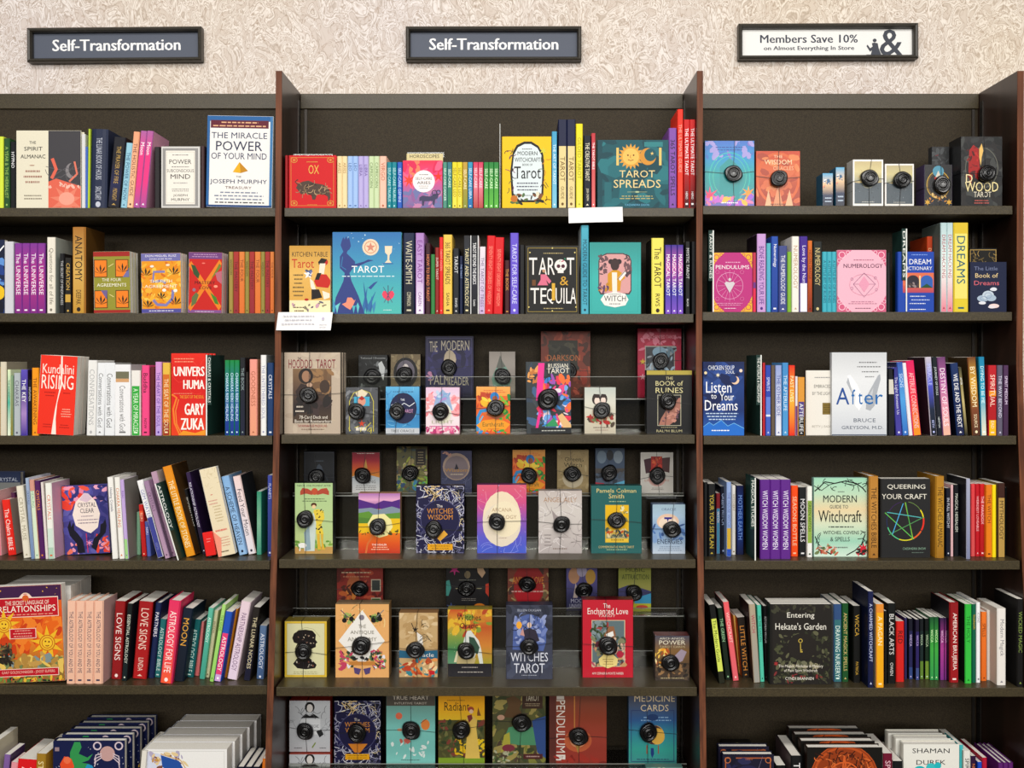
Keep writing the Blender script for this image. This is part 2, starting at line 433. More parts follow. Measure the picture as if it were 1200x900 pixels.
def puck(root, W, H, D, u, v, scale=1.0, seed=0, y0=0.0):
    P = puck_meshes(); R = random.Random(seed); x, z = u*W, (1-v)*H
    b = link('security_tag', P['body'], root); kid(b, root); b.location = (x, y0-.002, z); b.scale = (scale,)*3
    b.rotation_euler = (R.uniform(-.10, .05), R.uniform(0, 6.28), R.uniform(-.08, .08))
    kid(link('dial', P['dial'], b), b); kid(link('screw', P['dot'], b), b)
    m = MB(); t = .0005; y1, y2 = y0-.0012, y0-.0022
    def strip(xa, za, xb, zb):
        L = math.hypot(xb-xa, zb-za) or 1; nx, nz = -(zb-za)/L*t, (xb-xa)/L*t
        q = [(xa+nx, za+nz), (xa-nx, za-nz), (xb-nx, zb-nz), (xb+nx, zb+nz)]
        m.add([(a, y1, c) for a, c in q]+[(a, y2, c) for a, c in q], [(0, 1, 2, 3), (7, 6, 5, 4), (0, 4, 5, 1), (1, 5, 6, 2), (2, 6, 7, 3), (3, 7, 4, 0)])
    j = lambda: R.uniform(-.012, .012)
    za, zb_ = z+j(), z+j(); xa, xb = x+j()*.7, x+j()*.7
    strip(0, za, x, z); strip(x, z, W, zb_); strip(xa, 0, x, z); strip(x, z, xb, H)
    m.box(xb-t, xb+t, y2, D+.001, H, H+.0012); m.box(-.0012, 0, y2, D+.001, za-t, za+t); m.box(W, W+.0012, y2, D+.001, zb_-t, zb_+t)
    kid(m.obj('wire', M_WIRE, root), root)

def face(bay, r, x0, x1, yt, base, art, desc, b=0, L=0, T=.02, n=1, s=.4, hard=True, side=None, gap=.0006, step=0, tilt=0, Y=None, D=None, cat='book', Zb=None, backdesc=None):
    Y = Y or base_y(bay, r, b, s); zb = shelf_z(bay, r) if Zb is None else Zb
    H0 = Z(yt, Y)-zb; a = math.atan2(L/F_PX*Y, H0); W = X(x1, Y)-X(x0, Y); W *= math.cos(a); H = H0/math.cos(a)
    t = .0022 if hard else .0008
    lab = lambda k: ('%s, %s' % (desc, place_label(bay, r))) if k == 0 else 'copy number %s behind the %s, %s' % (NUM[k+1], short(backdesc or desc), place_label(bay, r))
    root = empty('book', (0, 0, 0), lab(0), cat, 'face-out books, '+place_label(bay, r) if n == 1 else 'stacked copies of the '+desc)
    m = u_cover(T, W, H, t, side or base, hard); m.v = [(y, T-x, z) for x, y, z in m.v]
    # spine left, front cover facing the viewer
    m.add([(.002, -.00012, 0.0002), (W, -.00012, 0.0002), (W, -.00012, H-.0002), (.002, -.00012, H-.0002)], [(0, 1, 2, 3)], ink(base))
    kid(m.obj('cover', M_PRINT, root), root)
    p = page_box(T, W, H, t, hard); p.v = [(y, T-x, z) for x, y, z in p.v]; kid(p.obj('page_block', M_PAGES, root), root)
    A = Art(W, H); A.draw(art); A.build(root)
    for k in range(n):
        c = root if k == 0 else copy_tree(root)
        if k: c['label'] = lab(k); LABELS.setdefault(lab(k), []).append(c.name)
        lean_place(c, X(x0, Y), X(x1, Y), W, a, zb, Y+k*(T+gap))
        c.location.x += k*step
        if tilt: c.rotation_euler.x = -tilt
    return root

def deck(bay, r, x0, x1, yt, base, art, desc, pk=None, b=0, L=0, T=.045, n=1, s=1.5, side='#222', Y=None, Zb=None, ps=1.0, top=None, tilt=0):
    Y = Y or base_y(bay, r, b, s); zb = shelf_z(bay, r) if Zb is None else Zb
    H0 = Z(yt, Y)-zb; a = math.atan2(L/F_PX*Y, H0); W = (X(x1, Y)-X(x0, Y))*math.cos(a); H = H0/math.cos(a)
    lab = lambda k: ('%s, %s' % (desc, place_label(bay, r))) if k == 0 else 'copy number %s behind the %s, %s' % (NUM[k+1], short(desc), place_label(bay, r))
    root = empty('card_deck_box', (0, 0, 0), lab(0), 'card deck', 'boxed card decks, '+place_label(bay, r))
    m = MB(); c = .0009; cs = ink(side); ct = ink(top or side)
    m.prism([(c, 0), (W-c, 0), (W, c), (W, T-c), (W-c, T), (c, T), (0, T-c), (0, c)], 0, H, cs)
    m.add([(c, -.0001, .0002), (W-c, -.0001, .0002), (W-c, -.0001, H-.0002), (c, -.0001, H-.0002)], [(0, 1, 2, 3)], ink(base))
    m.add([(.001, .001, H+.0001), (W-.001, .001, H+.0001), (W-.001, T-.001, H+.0001), (.001, T-.001, H+.0001)], [(0, 1, 2, 3)], ct)
    m.add([(-.0001, 0.001, H*.33), (-.0001, T-.001, H*.33), (-.0001, T-.001, H*.335), (-.0001, 0.001, H*.335)], [(0, 3, 2, 1)], ink('#111'))
    kid(m.obj('box', M_GLOSS, root), root)
    A = Art(W, H); A.draw(art); A.build(root, True)
    if pk:
        u = (X(pk[0], Y)-X(x0, Y))/W - (L*(pk[1]-yt)*0); v = (Z(yt, Y)-Z(pk[1], Y))/H
        puck(root, W, H, T, u, v, ps, int(x0+yt), -.00025-.000035*(A.k+2))
    for k in range(n):
        cc = root if k == 0 else copy_tree(root)
        if k: cc['label'] = lab(k); LABELS.setdefault(lab(k), []).append(cc.name)
        lean_place(cc, X(x0, Y), X(x1, Y), W, a, zb, Y+k*(T+.018))
        if tilt: cc.rotation_euler.x = -tilt
    return root
# ------------------------------------------------------------------ the room
WALL_Y = 3.53
tag(MB().box(-3.2, 3.2, WALL_Y, WALL_Y+.12, 0, 3.9).obj('wall_back', M_WALL), kind='structure')
tag(MB().box(-3.2, 3.2, -6, WALL_Y+.12, -.1, 0).obj('floor', M_FLOOR), kind='structure')

# ------------------------------------------------------------------ the bookcase run
TOPZ = Z(83, 3.2)
case = empty('bookcase', (0, 3.3, 0), 'dark brown three-bay bookcase run against the feathered cream wallpaper', 'bookcase')
def cpart(mb, name, m, bev=.0015):
    mb.v = [(x, y-3.3, z) for x, y, z in mb.v]; o = mb.obj(name, m, case)
    if bev: bevel(o, bev)
    return o
PROF = [(3.2, TOPZ), (3.2, Z(430, 3.2)), (3.185, Z(520, 3.185)), (3.16, Z(655, 3.16)), (3.115, Z(830, 3.115)), (3.08, Z(960, 3.08)), (3.06, 0.0)]
def drift(z): return -.007*(TOPZ-z)/1.9               # the uprights lean a few millimetres
def upright(px0, px1):
    for nm, y0f, y1f, m in (('upright_edging', 0, .003, M_EDGE), ('upright', .003, None, M_SIDE)):
        vs = []; fs = []
        for i, (y, z) in enumerate(PROF):
            xa, xb = X(px0, 3.2)+drift(z), X(px1, 3.2)+drift(z)
            ya, yb = y+y0f, (y+y1f if y1f else 3.49)
            vs += [(xa, ya, z), (xb, ya, z), (xb, yb, z), (xa, yb, z)]
            if i: o = 4*i; fs += [(o-4, o, o+1, o-3), (o-3, o+1, o+2, o-2), (o-2, o+2, o+3, o-1), (o-1, o+3, o, o-4)]
        n = len(vs); fs += [(0, 1, 2, 3), (n-1, n-2, n-3, n-4)]
        cpart(MB().add(vs, fs), nm, m, 0)
BX = {'L': (-178, 323.2), 'C': (330.4, 816.8), 'R': (823.9, 1192.5)}
for a, b in ((-185.5, -178), (323.2, 330.4), (816.8, 823.9), (1192.5, 1200)): upright(a, b)
for bay, (a, b) in BX.items():
    xa, xb = X(a, 3.2)+.001, X(b, 3.2)-.001
    cpart(MB().box(xa-.006, xb, BACK_Y, BACK_Y+.012, .02, TOPZ-.045), 'back_panel', M_BACK, 0)
    cpart(MB().box(xa, xb, BACK_Y-.008, BACK_Y+.02, TOPZ-.048, TOPZ-.001), 'top_rail', M_SHELF)
    # slotted steel strips on the uprights near the back, shelves hang in them
    for s_, xx in ((1, xa), (-1, xb)):
        for k, yy in enumerate((3.435,)):
            mb = MB(); z0, z1 = .15, TOPZ-.03
            mb.v = []; 
            x0, x1 = (xx-.001, xx+.0018) if s_ > 0 else (xx-.0018, xx+.001)
            pts = [(z1, 0), (z0, 0)]
            vs = []; fs = []
            for j, z in enumerate((z0, 1.0, z1)):
                d = drift(z); vs += [(x0+d, yy, z), (x1+d, yy, z), (x1+d, yy+.022, z), (x0+d, yy+.022, z)]
                if j: o = 4*j; fs += [(o-4, o-3, o+1, o), (o-3, o-2, o+2, o+1), (o-2, o-1, o+3, o+2), (o-1, o-4, o, o+3)]
            fs += [(3, 2, 1, 0), (8, 9, 10, 11)]
            cpart(MB().add(vs, fs), 'slotted_strip', M_STRIP, 0)
            sl = MB(); z = z0+.02
            while z < z1-.02:
                d = drift(z); c_ = (x1+.0003 if s_ > 0 else x0-.0003)+d
                sl.box(c_-.0002, c_+.0002, yy+.004, yy+.008, z, z+.013); sl.box(c_-.0002, c_+.0002, yy+.014, yy+.018, z, z+.013); z += .0254
            tag(cpart(sl, 'strip_slots', M_SLOT, 0), kind='stuff')
        # upright seam of the back panel, a thin batten
        cpart(MB().box(xx+(.012 if s_ > 0 else -.020), xx+(.020 if s_ > 0 else -.012), BACK_Y-.006, BACK_Y, .1, TOPZ-.05), 'back_batten', M_STRIP, 0)
    for r in range(6):
        z1 = shelf_z(bay, r); d = drift(z1); th = .0255 if r < 5 else .05
        cpart(MB().box(xa+d+.003, xb+d-.003, YS[r], BACK_Y-.001, z1-th, z1-.0002), 'shelf', M_SHELF, .0012)
    # pinboard-like raised back strip under each shelf and the base board
    cpart(MB().box(xa-.004, xb-.012, 3.10, 3.12, .001, .07), 'plinth', M_SIDE)

# ------------------------------------------------------------------ framed signs on the wall
def sign(x0, y0, x1, y1, plate, items, label, rot):
    Yw = WALL_Y-.002; xa, xb = X(x0, Yw-.03), X(x1, Yw-.03); zt, zb = Z(y0, Yw-.03), Z(y1, Yw-.03)
    W, H = xb-xa, zt-zb; fw = .013
    root = empty('framed_sign', ((xa+xb)/2, Yw, zb), label, 'sign', 'framed signs above the bookcase')
    root.rotation_euler = (0, rot, 0)
    m = MB()
    # mitred moulding profile running round the plate
    prof = [(0, 0), (0, -.028), (.004, -.032), (.009, -.030), (fw, -.022), (fw, 0)]
    rings = [(-W/2, 0, 1, 1), (W/2, 0, -1, 1), (W/2, H, -1, -1), (-W/2, H, 1, -1)]
    vs = []; fs = []; n = len(prof)
    for (cx, cz, sx, sz) in rings:
        for d, y in prof: vs.append((cx+sx*d, y, cz+sz*d))
    for i in range(4):
        j = (i+1) % 4
        for k in range(n-1): fs.append((i*n+k, j*n+k, j*n+k+1, i*n+k+1))
    m.add(vs, fs); m.obj('frame', M_FRAME, root)
    p = MB().box(-W/2+fw-.001, W/2-fw+.001, -.008, -.004, fw-.001, H-fw+.001, lin(plate)).obj('plate', M_PRINT, root)
    A = Art(W, H); A.draw(items)
    for mb, nm in ((A.m, 'emblem'), (A.t, 'lettering')):
        if mb.v: mb.v = [(x-W/2, y-.008, z) for x, y, z in mb.v]; mb.obj(nm, M_PRINT, root)
sl = '#555b69'
sign(31.5, 31.5, 236, 71.5, sl, [('T', .5, .47, .735, .34, 'Self-Transformation', '#fafafa', .0024)], 'dark framed slate sign lettered in white, hanging above the left bay', -.009)
sign(475.5, 30.5, 681.5, 70.5, sl, [('T', .5, .47, .735, .34, 'Self-Transformation', '#fafafa', .0024)], 'dark framed slate sign lettered in white, hanging above the centre bay', -.002)
fig = [('e', .768, .44, .011, .010, '#4a4e58'), ('p', [(.745, .86), (.757, .62), (.752, .52), (.765, .50), (.785, .52), (.79, .66), (.806, .86)], '#4a4e58'),
       ('p', [(.722, .60), (.728, .56), (.742, .66), (.76, .60), (.762, .68), (.742, .76)], '#4a4e58'), ('p', [(.715, .88), (.722, .84), (.82, .84), (.822, .88)], '#4a4e58')]
sign(866, 27, 1076.5, 68.5, '#efeeea', [('T', .40, .385, .545, .23, 'Members Save 10%', '#454a58', .0012), ('T', .40, .665, .505, .15, 'on Almost Everything In Store', '#454a58', .0008),
     ('T', .86, .50, .125, .74, '&', '#4a4e58', .002)]+fig, 'white framed sign about member savings, hanging above the right bay', -.004)

# ------------------------------------------------------------------ paper slips hanging over the shelf edges
def slip(x0, y0, x1, y1, Y, label, rot, skew=0, print_=None):
    W, H = X(x1, Y)-X(x0, Y), Z(y0, Y)-Z(y1, Y); root = empty('paper_slip', (X(x0, Y), Y, Z(y1, Y)), label, 'paper', 'white slips over the shelf edges')
    root.rotation_euler = (0, rot, 0)
    m = MB(); n = 6; vs = []; fs = []
    for i in range(n+1):
        t = i/n; bow = -.004*math.sin(math.pi*t)
        vs += [(skew*(1-0)+W*t-skew, bow, 0), (skew+W*t, bow+.002, H), (W*t, bow-.0006, 0), (skew+W*t, bow+.0014, H)]
        if i: o = 4*i; fs += [(o-4, o, o+1, o-3), (o-2, o-1, o+3, o+2), (o-4, o-2, o+2, o), (o-3, o+1, o+3, o-1)]
    m.add(vs, fs); m.obj('sheet', M_PAPER, root)
    MB().box(.0+skew, W+skew, .0005, .03, H-.0005, H+.0003).obj('folded_flap', M_PAPER, root)
    if print_:
        A = Art(W, H); A.draw(print_); A.m.v = [(x+(z/H)*skew, y-.0055, z) for x, y, z in A.m.v]; A.m.obj('small_print', M_PRINT, root)
slip(666.5, 244, 730, 261.5, 3.212, 'blank white paper slip hanging over the top shelf edge, centre bay', -.025)
slip(323.5, 366, 387.5, 387, 3.19, 'white paper slip with faint print at left end of second shelf, centre bay', 0, .006,
     [('w', .08, .1, .70, .75, 3, '#d5d3da'), ('e', .84, .35, .02, .03, '#cfc6dd'), ('w', .78, .6, .93, .9, 2, '#d5d3da')])

# ------------------------------------------------------------------ clear acrylic tiers carrying the rear decks, centre bay
def riser(r, ytop, Yt, Yf, lip, label, x0=346.5, x1=799, lowlip=.02):
    """platform at height of ytop seen at depth Yt, front wall at Yf, upstanding lip"""
    zb = shelf_z('C', r); zt = Z(ytop, Yt); xa, xb = X(x0, Yt), X(x1, Yt); t = .003
    root = empty('acrylic_riser', ((xa+xb)/2, Yt, zb), label, 'display riser', 'clear risers in the centre bay')
    def p(name, b, m=M_ACR):
        mb = MB().box(*b); mb.v = [(x-(xa+xb)/2, y-Yt, z-zb) for x, y, z in mb.v]; return mb.obj(name, m, root)
    p('platform', (xa, xb, Yf, 3.462, zt-t, zt-.0004)); p('front_wall', (xa, xb, Yf, Yf+t, zb+.0005, zt+lip))
    p('top_edge', (xa, xb, Yf, Yf+t, zt+lip, zt+lip+.0012), M_ACRE); p('step_edge', (xa, xb, Yf-.0012, Yf, zt-t, zt), M_ACRE)
    p('side_wall', (xa-t, xa, Yf, 3.462, zb+.0005, zt)); p('side_wall', (xb, xb+t, Yf, 3.462, zb+.0005, zt))
    p('low_lip', (xa+.01, xb-.01, Yf-.010, Yf-.010+t, zb+.0005, zb+lowlip)); p('low_edge', (xa+.01, xb-.01, Yf-.010, Yf-.010+t, zb+lowlip, zb+lowlip+.001), M_ACRE)
    return zt
RZ3 = riser(2, 466.5, 3.385, 3.345, .065, 'clear acrylic riser carrying the rear decks on the third shelf')
RZ4 = riser(3, 578.5, 3.385, 3.345, .006, 'clear acrylic riser carrying the rear decks on the fourth shelf', lowlip=.035)
RZ5 = riser(4, 718, 3.385, 3.345, .022, 'clear acrylic riser carrying the rear decks on the fifth shelf', lowlip=.05)
RZ6 = riser(5, 896, 3.30, 3.27, .012, 'clear acrylic riser carrying the decks on the bottom shelf', 341, 803)
# ------------------------------------------------------------------ spine-out books
# x0 x1 top ; cover ; lettering ; title~author ; description ; options
# (b = pixel row of the foot, L = lean, n = identical copies, H = hard cover, C/B = front/back colour, s = cm set back)
def dividers(bay, r, x, yt, b, text, label, L=0, deep=.15):
    Y = base_y(bay, r, 0, .1); zb = Z(b, Y) if L == 0 else shelf_z(bay, r); zb = max(zb, shelf_z(bay, r)+.0003)
    H = Z(yt, Y)-zb; a = math.atan2(L/F_PX*Y, H); H /= math.cos(a)
    root = empty('shelf_divider', (X(x, Y), Y, zb), label, 'shelf divider', 'dark green category dividers'); root.rotation_euler = (0, a, 0)
    MB().box(0, .0016, .001, deep, 0, H, lin('#20403a')).obj('panel', M_PRINT, root); sg = -1 if bay == 'R' else 1
    MB().box(-.0006, .0028, -.0006, .001, 0, H, lin('#e8eae4')).obj('edge_strip', M_PRINT, root)
    if text:
        # the lettering wraps round the front corner of the panel
        A = Art(.012, H); A.draw([('r', 0, 0, 1, .62, '#20403a'), ('t', .55, .31, .62, .56, text, '#f2f4ee', 1)])
        for mb in (A.m, A.t):
            mb.v = [(x_+(.0028 if sg > 0 else -.0126), y_-.0003, z_) for x_, y_, z_ in mb.v]
        A.m.box(*((.0028, .0148) if sg > 0 else (-.0126, -.0006)), -.0002, .0006, H*.38, H, lin('#20403a'))
        A.m.obj('header_tab', M_PRINT, root); A.t.obj('lettering', M_PRINT, root)

spine_row('L', 0, '''
-9 -1 163;#3c6b8a;#fff;;blue;H
-1 4 160;#dbe84c;#557;;thin lime yellow;
4.5 11.5 162;#2d5a30;#9fc46a;A YEAR & THE HERBALIST;dark green;
12 18.5 166;#14171b;#f2f2f2;HYPNO;black;
95.5 100 157;#dcdcdc;#555;;thin white;
100 103 172;#4a70c0;#fff;;short thin blue;
102.5 105 151;#b8cf3e;#fff;;lime edged thin;L1
105 124.5 151;#2b3550;#c8ccd8;THE LUNAR BOOK OF HOURS~SANCTUARY;thick navy;L2 H
125.5 140 160;#1b1b26>#1b1b26>#252a55>#1b1b26;#c4a35a;THE PRAYER OF FIRE~MIDNIGHT;starry black;L8
141 148.5 167;#9ccbdc;#2a5a80;THE POWER OF NOW;pale blue;L7 C#9ccbdc
148.5 156 154;#f0ab86>#f3c7a0;#6a3030;THE HOLISTIC GUIDE;peach;L8
156 171 153;#b56aa8>#e8408c>#e8408c>#b05aa0;#fff;Moon;pink and mauve;L9 n2 C#e0a8c0
181 187.5 172;#2e2a2c;#ddd;;short charcoal;
235.3 239.5 171;#4a3436;#bbb;;thin maroon;
''')
spine_row('C', 0, '''
334 337.5 182;#a8141e;#e8b04a;;thin dark red;
395 407 183;#f0dcae;#b08a4a;ARIES;cream zodiac;n2
407.3 419.7 183;#a9c6ee;#3a62a8;LEO;sky blue zodiac;n2
419.9 432 183;#bfb4e2;#6a50a0;LIBRA;lilac zodiac;n2
432.2 444.6 183;#cfdfb6;#6a8a4a;CAPRICORN;pale green zodiac;n2
444.8 453 183;#f2c6b2;#c07050;VIRGO;salmon zodiac;
453.5 465 190;#1c8f9c;#c8f0f0;SELF-CARE TAURUS;small teal;n2
465.5 471.5 190;#3168c4;#cfe0ff;SELF-CARE GEMINI;small blue;
519 524 190;#5a9a88;#dff5e8;SELF-CARE CANCER;small sea green;
524.3 529.7 190;#3f7f8f>#3f9a5a;#dff5e8;SELF-CARE;small blue green;
530 541.8 190;#e9da2a>#efe25a;#8a6a10;SELF-CARE LEO;small yellow;n2
542.2 548 190;#c9a648>#8f9a40;#fff2c8;SELF-CARE;small ochre;
548.4 554 190;#3aa0c4>#2a78b8;#e0f4ff;SELF-CARE LIBRA;small sky blue;
554.6 566.4 190;#d84068>#e88898>#b8584a;#ffe0e8;SELF-CARE;small rose pink;n2
567 584.6 190;#2c8a44>#6abf4c;#e4ffd8;SELF-CARE;small green;n3
646.8 652.8 154;#4aa6cc>#8ccbe0;#e8f8ff;THE ART OF TAROT;slim sky blue;
654.2 674.6 140;#1d2448|.30|#e6d49a;#7a5a20;TAROT~GUIDE;tall beige and navy;n2 C#e6d49a V.42
675 683 145;#f0e014>#e4e060;#b0a820;GILDED TAROT;bright yellow;
684 692.8 159;#121a2c;#f0ead0;THE CREATIVE TAROT~JESSA CRISPIN;black;
693.2 697.8 156;#c8404a>#e07a78;#fff;THE TAROT BIBLE;thin coral;
783.8 793 150;#8d5bb0;#1c1024;365 TAROT SPELLS;purple;
794 800.6 128;#f23a22>#f04a34;#ffb0a0;THE ULTIMATE GUIDE;tall orange red;
801.4 815 140;#d21f1f>#c81c1c>#3a0c10;#fff;THE ULTIMATE TAROT~HERO;red;n2
''')
spine_row('L', 1, '''
5 15.8 283;#d4d4da;#aaa;;thick white;
17 53 285;#8a3f9e>#b83a8e>#8a2f8a;#f8f0fa;The UNIVERSE;purple and magenta;n4 C#5a2a6a
55 64.8 278;#ece6d8;#8a8478;Questions for all of life;cream;C#b8c0b8
70 75.3 297;#191a1e;#c8c8c8;THE SECRET OF MINDFULNESS;short black;
76 83.5 302;#221f1a|.3|#221f1a|.66|#cfa84c|.8|#221f1a;#d8b25a;CREATION;short black and gold;V.1
84.5 100 266;#b07a34>#d8b060>#c89a3c;#2a2018;ANATOMY~DEEPAK;tall thick gold;C#6a4a1e H
268 273.2 295;#a8924a;#5a4a2a;WISDOM;thin olive patterned;B#8c3030
273.4 280 295;#b23a34>#9c3038;#5a1818;THE MASTERY;brick red patterned;
280.2 286.6 295;#e08a44>#e07a34;#7a3a1a;THE FOUR;orange patterned;
287 292 295;#9e9048;#5a4a2a;WISDOM;second thin olive patterned;
292.2 298.4 295;#b03834>#9c3038;#5a1818;THE MASTERY;second brick red patterned;
298.6 305.4 295;#e08a44>#e07a34;#7a3a1a;THE FOUR;second orange patterned;
305.6 310.4 295;#9e9048;#5a4a2a;WISDOM;third thin olive patterned;
310.6 316.4 295;#b03834>#9c3038;#5a1818;THE MASTERY;third brick red patterned;
316.6 321.3 295;#e08a44>#e07a34;#7a3a1a;THE FOUR;third orange patterned;
''')
spine_row('C', 1, '''
472.6 486 273;#1d2c4e>#15161d;#d8d2b8;WAITE-SMITH~COMPANION;navy tarot;C#0f1218
487 497.2 273;#b58ac8>#c8a8d8>#f2eef6;#8a4a9a;EASY TAROT~CAREN;lilac fading to white;
498.6 504.6 285;#45202c;#e8905a;HOW TO READ TAROT;maroon;
505 509.8 298;#3d8a4c;#bfe0b8;;short thin green;
510 514.8 290;#9a2a26;#f2d8d0;SUPER TAROT;thin brick red;
515 519.2 278;#e8302c;#f8b0a0;TAROT KAIZEN;thin scarlet;
519.6 530 275;#efcb5e;#231a14;365 TAROT SPREADS~SASHA;butter yellow;
531 538.2 291;#23272f;#e8e8e8;TAROT~DAVID;short black tarot;
538.8 542.4 300;#16264a;#9ab0d8;THE TAROT;short thin navy;
543.4 551 276;#2a2a2e>#3a4450>#24241f;#f0e4b4;TAROT AND ASTROLOGY;charcoal;
551.2 552.4 276;#e8e8e8;#555;;very thin white;
552.6 559.6 276;#121418>#2a2c3c>#121418;#fff;TAROT BEYOND THE BASICS~Louis;black and white;
559.8 561 276;#f0f0f0;#555;;second very thin white;
561.2 568 289;#e9e2e8>#cdb4dc;#6a5a7a;THE TAROT OF TREES;short lilac;L1
568 577.6 276;#dc1f26;#ff9a86;SEVENTY-EIGHT DEGREES OF WISDOM;red;L3
578 588.8 278;#dc1f26;#ff9a86;SEVENTY-EIGHT DEGREES OF WISDOM;second red;L2 C#5a1216
591.4 597.4 305;#4c1620;#d8a050;THE BOOK;short maroon;
598 607.8 273;#7460d2;#e2e4ff;TAROT FOR SELF-CARE;tall violet;
609 615 287;#1a1a1c;#555;;dark grey;
681 690 264;#58b4c8>#3f9cb4>#58b4c8;#123e4e;MODERN GUIDE TO TAROT;tall turquoise;C#2a6a68 B#dfe8e8
763.6 778 279;#efe36a;#3a2018;The TAROT~RWS;thick pale yellow;B#262420
779.4 801 287;#4a3a9a>#c868b0>#4a4ab0>#8a5ac8;#fff;MAGICAL TAROT;purple galaxy;n3
803 809 283;#121214;#e0e0e0;MYSTIC TAROT~BLACK;black;
810.5 815 283;#16161a;#a08a90;;thin black;
''')
spine_row('R', 1, '''
882.3 886 296;#c43a5a|.5|#7a3a90|.6|#e0305a;#f8c0c8;;slim crimson;
887.2 897.8 274;#cda4d8;#5a2a8a;BONE READING YOUR LIFE;lilac;B#2a1a2a
898.6 903.4 285;#5db8c4>#5aa8d8;#1a5a6a;;slim teal;
904 912 277;#2a58b0>#26489c;#fff;Numerology~;royal blue;
912.6 922.6 288;#4a5590;#f2f2f8;THE NUMEROLOGY GUIDE;slate purple;
922.8 927.6 295;#86b83c;#fff;;short thin green;
928 936.6 277;#f0ebe2;#c0a080;NUMEROLOGY;cream;
937 946.6 277;#4a2a94|.62|#f4f2f6;#f2ecff;Love by the Numbers;purple and white;
946.9 952 282;#d8782a>#c05a20>#8a2a14;#4a1a10;HIDDEN ORACLE;burnt orange;
952.8 963.6 283;#282c2a;#d8c890;NUMEROLOGY~;charcoal;
963.8 980.4 295;#4cb4c4;#0c5a78;A LITTLE BIT OF RUNES;small teal;n3
1039 1043.4 296;#14181c;#9ab;;thin black;
1086.5 1093 277;#c24a1c>#8a2a14;#f2c090;DREAMS;orange brown;s6
1102.4 1117 261;#bcd4d6>#eaf2ee>#e8889a;#b04a5a;DREAM HACKING;mint to pink;n2 B#6c7670
1117.4 1135 261;#dfc53c|.12|#f0e27c|.85|#e2cd3c;#1c6a7a;DREAMS;thick yellow;C#2a2a20
''')
spine_row('L', 2, '''
-8 -.5 430;#e8c03c>#60c0b0;#fff;;yellow and teal;
0 7.4 424;#ddd5c0;#887;;thick cream;C#a8a08c
8.6 12.4 433;#e4f0c8>#58b8a0>#eef4dc;#2a6a5a;THE ANCIENT;thin mint green;
12.8 15.4 440;#8fae8c>#9a8a30;#fff;;very thin olive;
16 23.8 437;#b9c0c4;#667;CHAKRAS;light grey;
24.2 32 433;#6a5ac0>#4a3a8c>#b090c8>#4a3a9c;#fff;THE KEY;purple blue;C#2a2048
33 36.8 445;#17141a;#ddd;INTUITION;short black;
37.2 45 431;#f5a21c;#8a4a10;THE AWAKENING;orange;
101 111.6 422;#ecebe8;#bbb;CONVERSATIONS;white;L2
112 121.4 425;#eceef0;#787878;Conversations with God;white with grey lettering;L2
122 133.6 425;#ebedef;#787878;Conversations with God;second white;L1 C#9c9c98
134 153 427;#efeff0|.06|#efeff0|.10|#7c7a62|.2|#d8aa7c|.25|#efeff0;#777;Conversations with God;wide white with landscape band;C#c0c0c0 V.3
153.6 164.6 434;#ece8e2|.24|#3fb048;#e8ffe0;A YEAR OF MIRACLES;green and white;V.28
166 175 428;#f0528e;#5a1030;Buddha~NOW;hot pink;
176 181.4 430;#6a2028>#4a2a20;#ddd;;dark maroon;
182 189.4 424;#d8a0d8>#c0a8e4;#5a2a9a;THE HEART OF THE SOUL;lilac;
190.4 199.4 425;#e8c050|.16|#d87828|.82|#a83c20;#f8e8b8;THE SEAT OF THE SOUL;orange;V.22
263.4 280.6 422;#0f9048>#2a7a90>#164aa0>#123a90;#d8f4ff;CHAKRAS REIKI HEALING;green to blue;n3
281.2 287.4 419;#1d2024>#1d2440;#9aa;THE BOOK;black;C#0f0f10
288 291 436;#2a2420;#bbb;;thin dark brown;
292.4 301.4 421;#f0a294>#eba684;#b06a50;GOODNESS;salmon pink;C#c89070
305.4 312 416;#eeeeec;#9a9ab8;THE UNTETHERED SOUL;white;C#8a9090
313.2 320.4 425;#1f4270;#e8eef8;CRYSTALS;dark blue;
''')
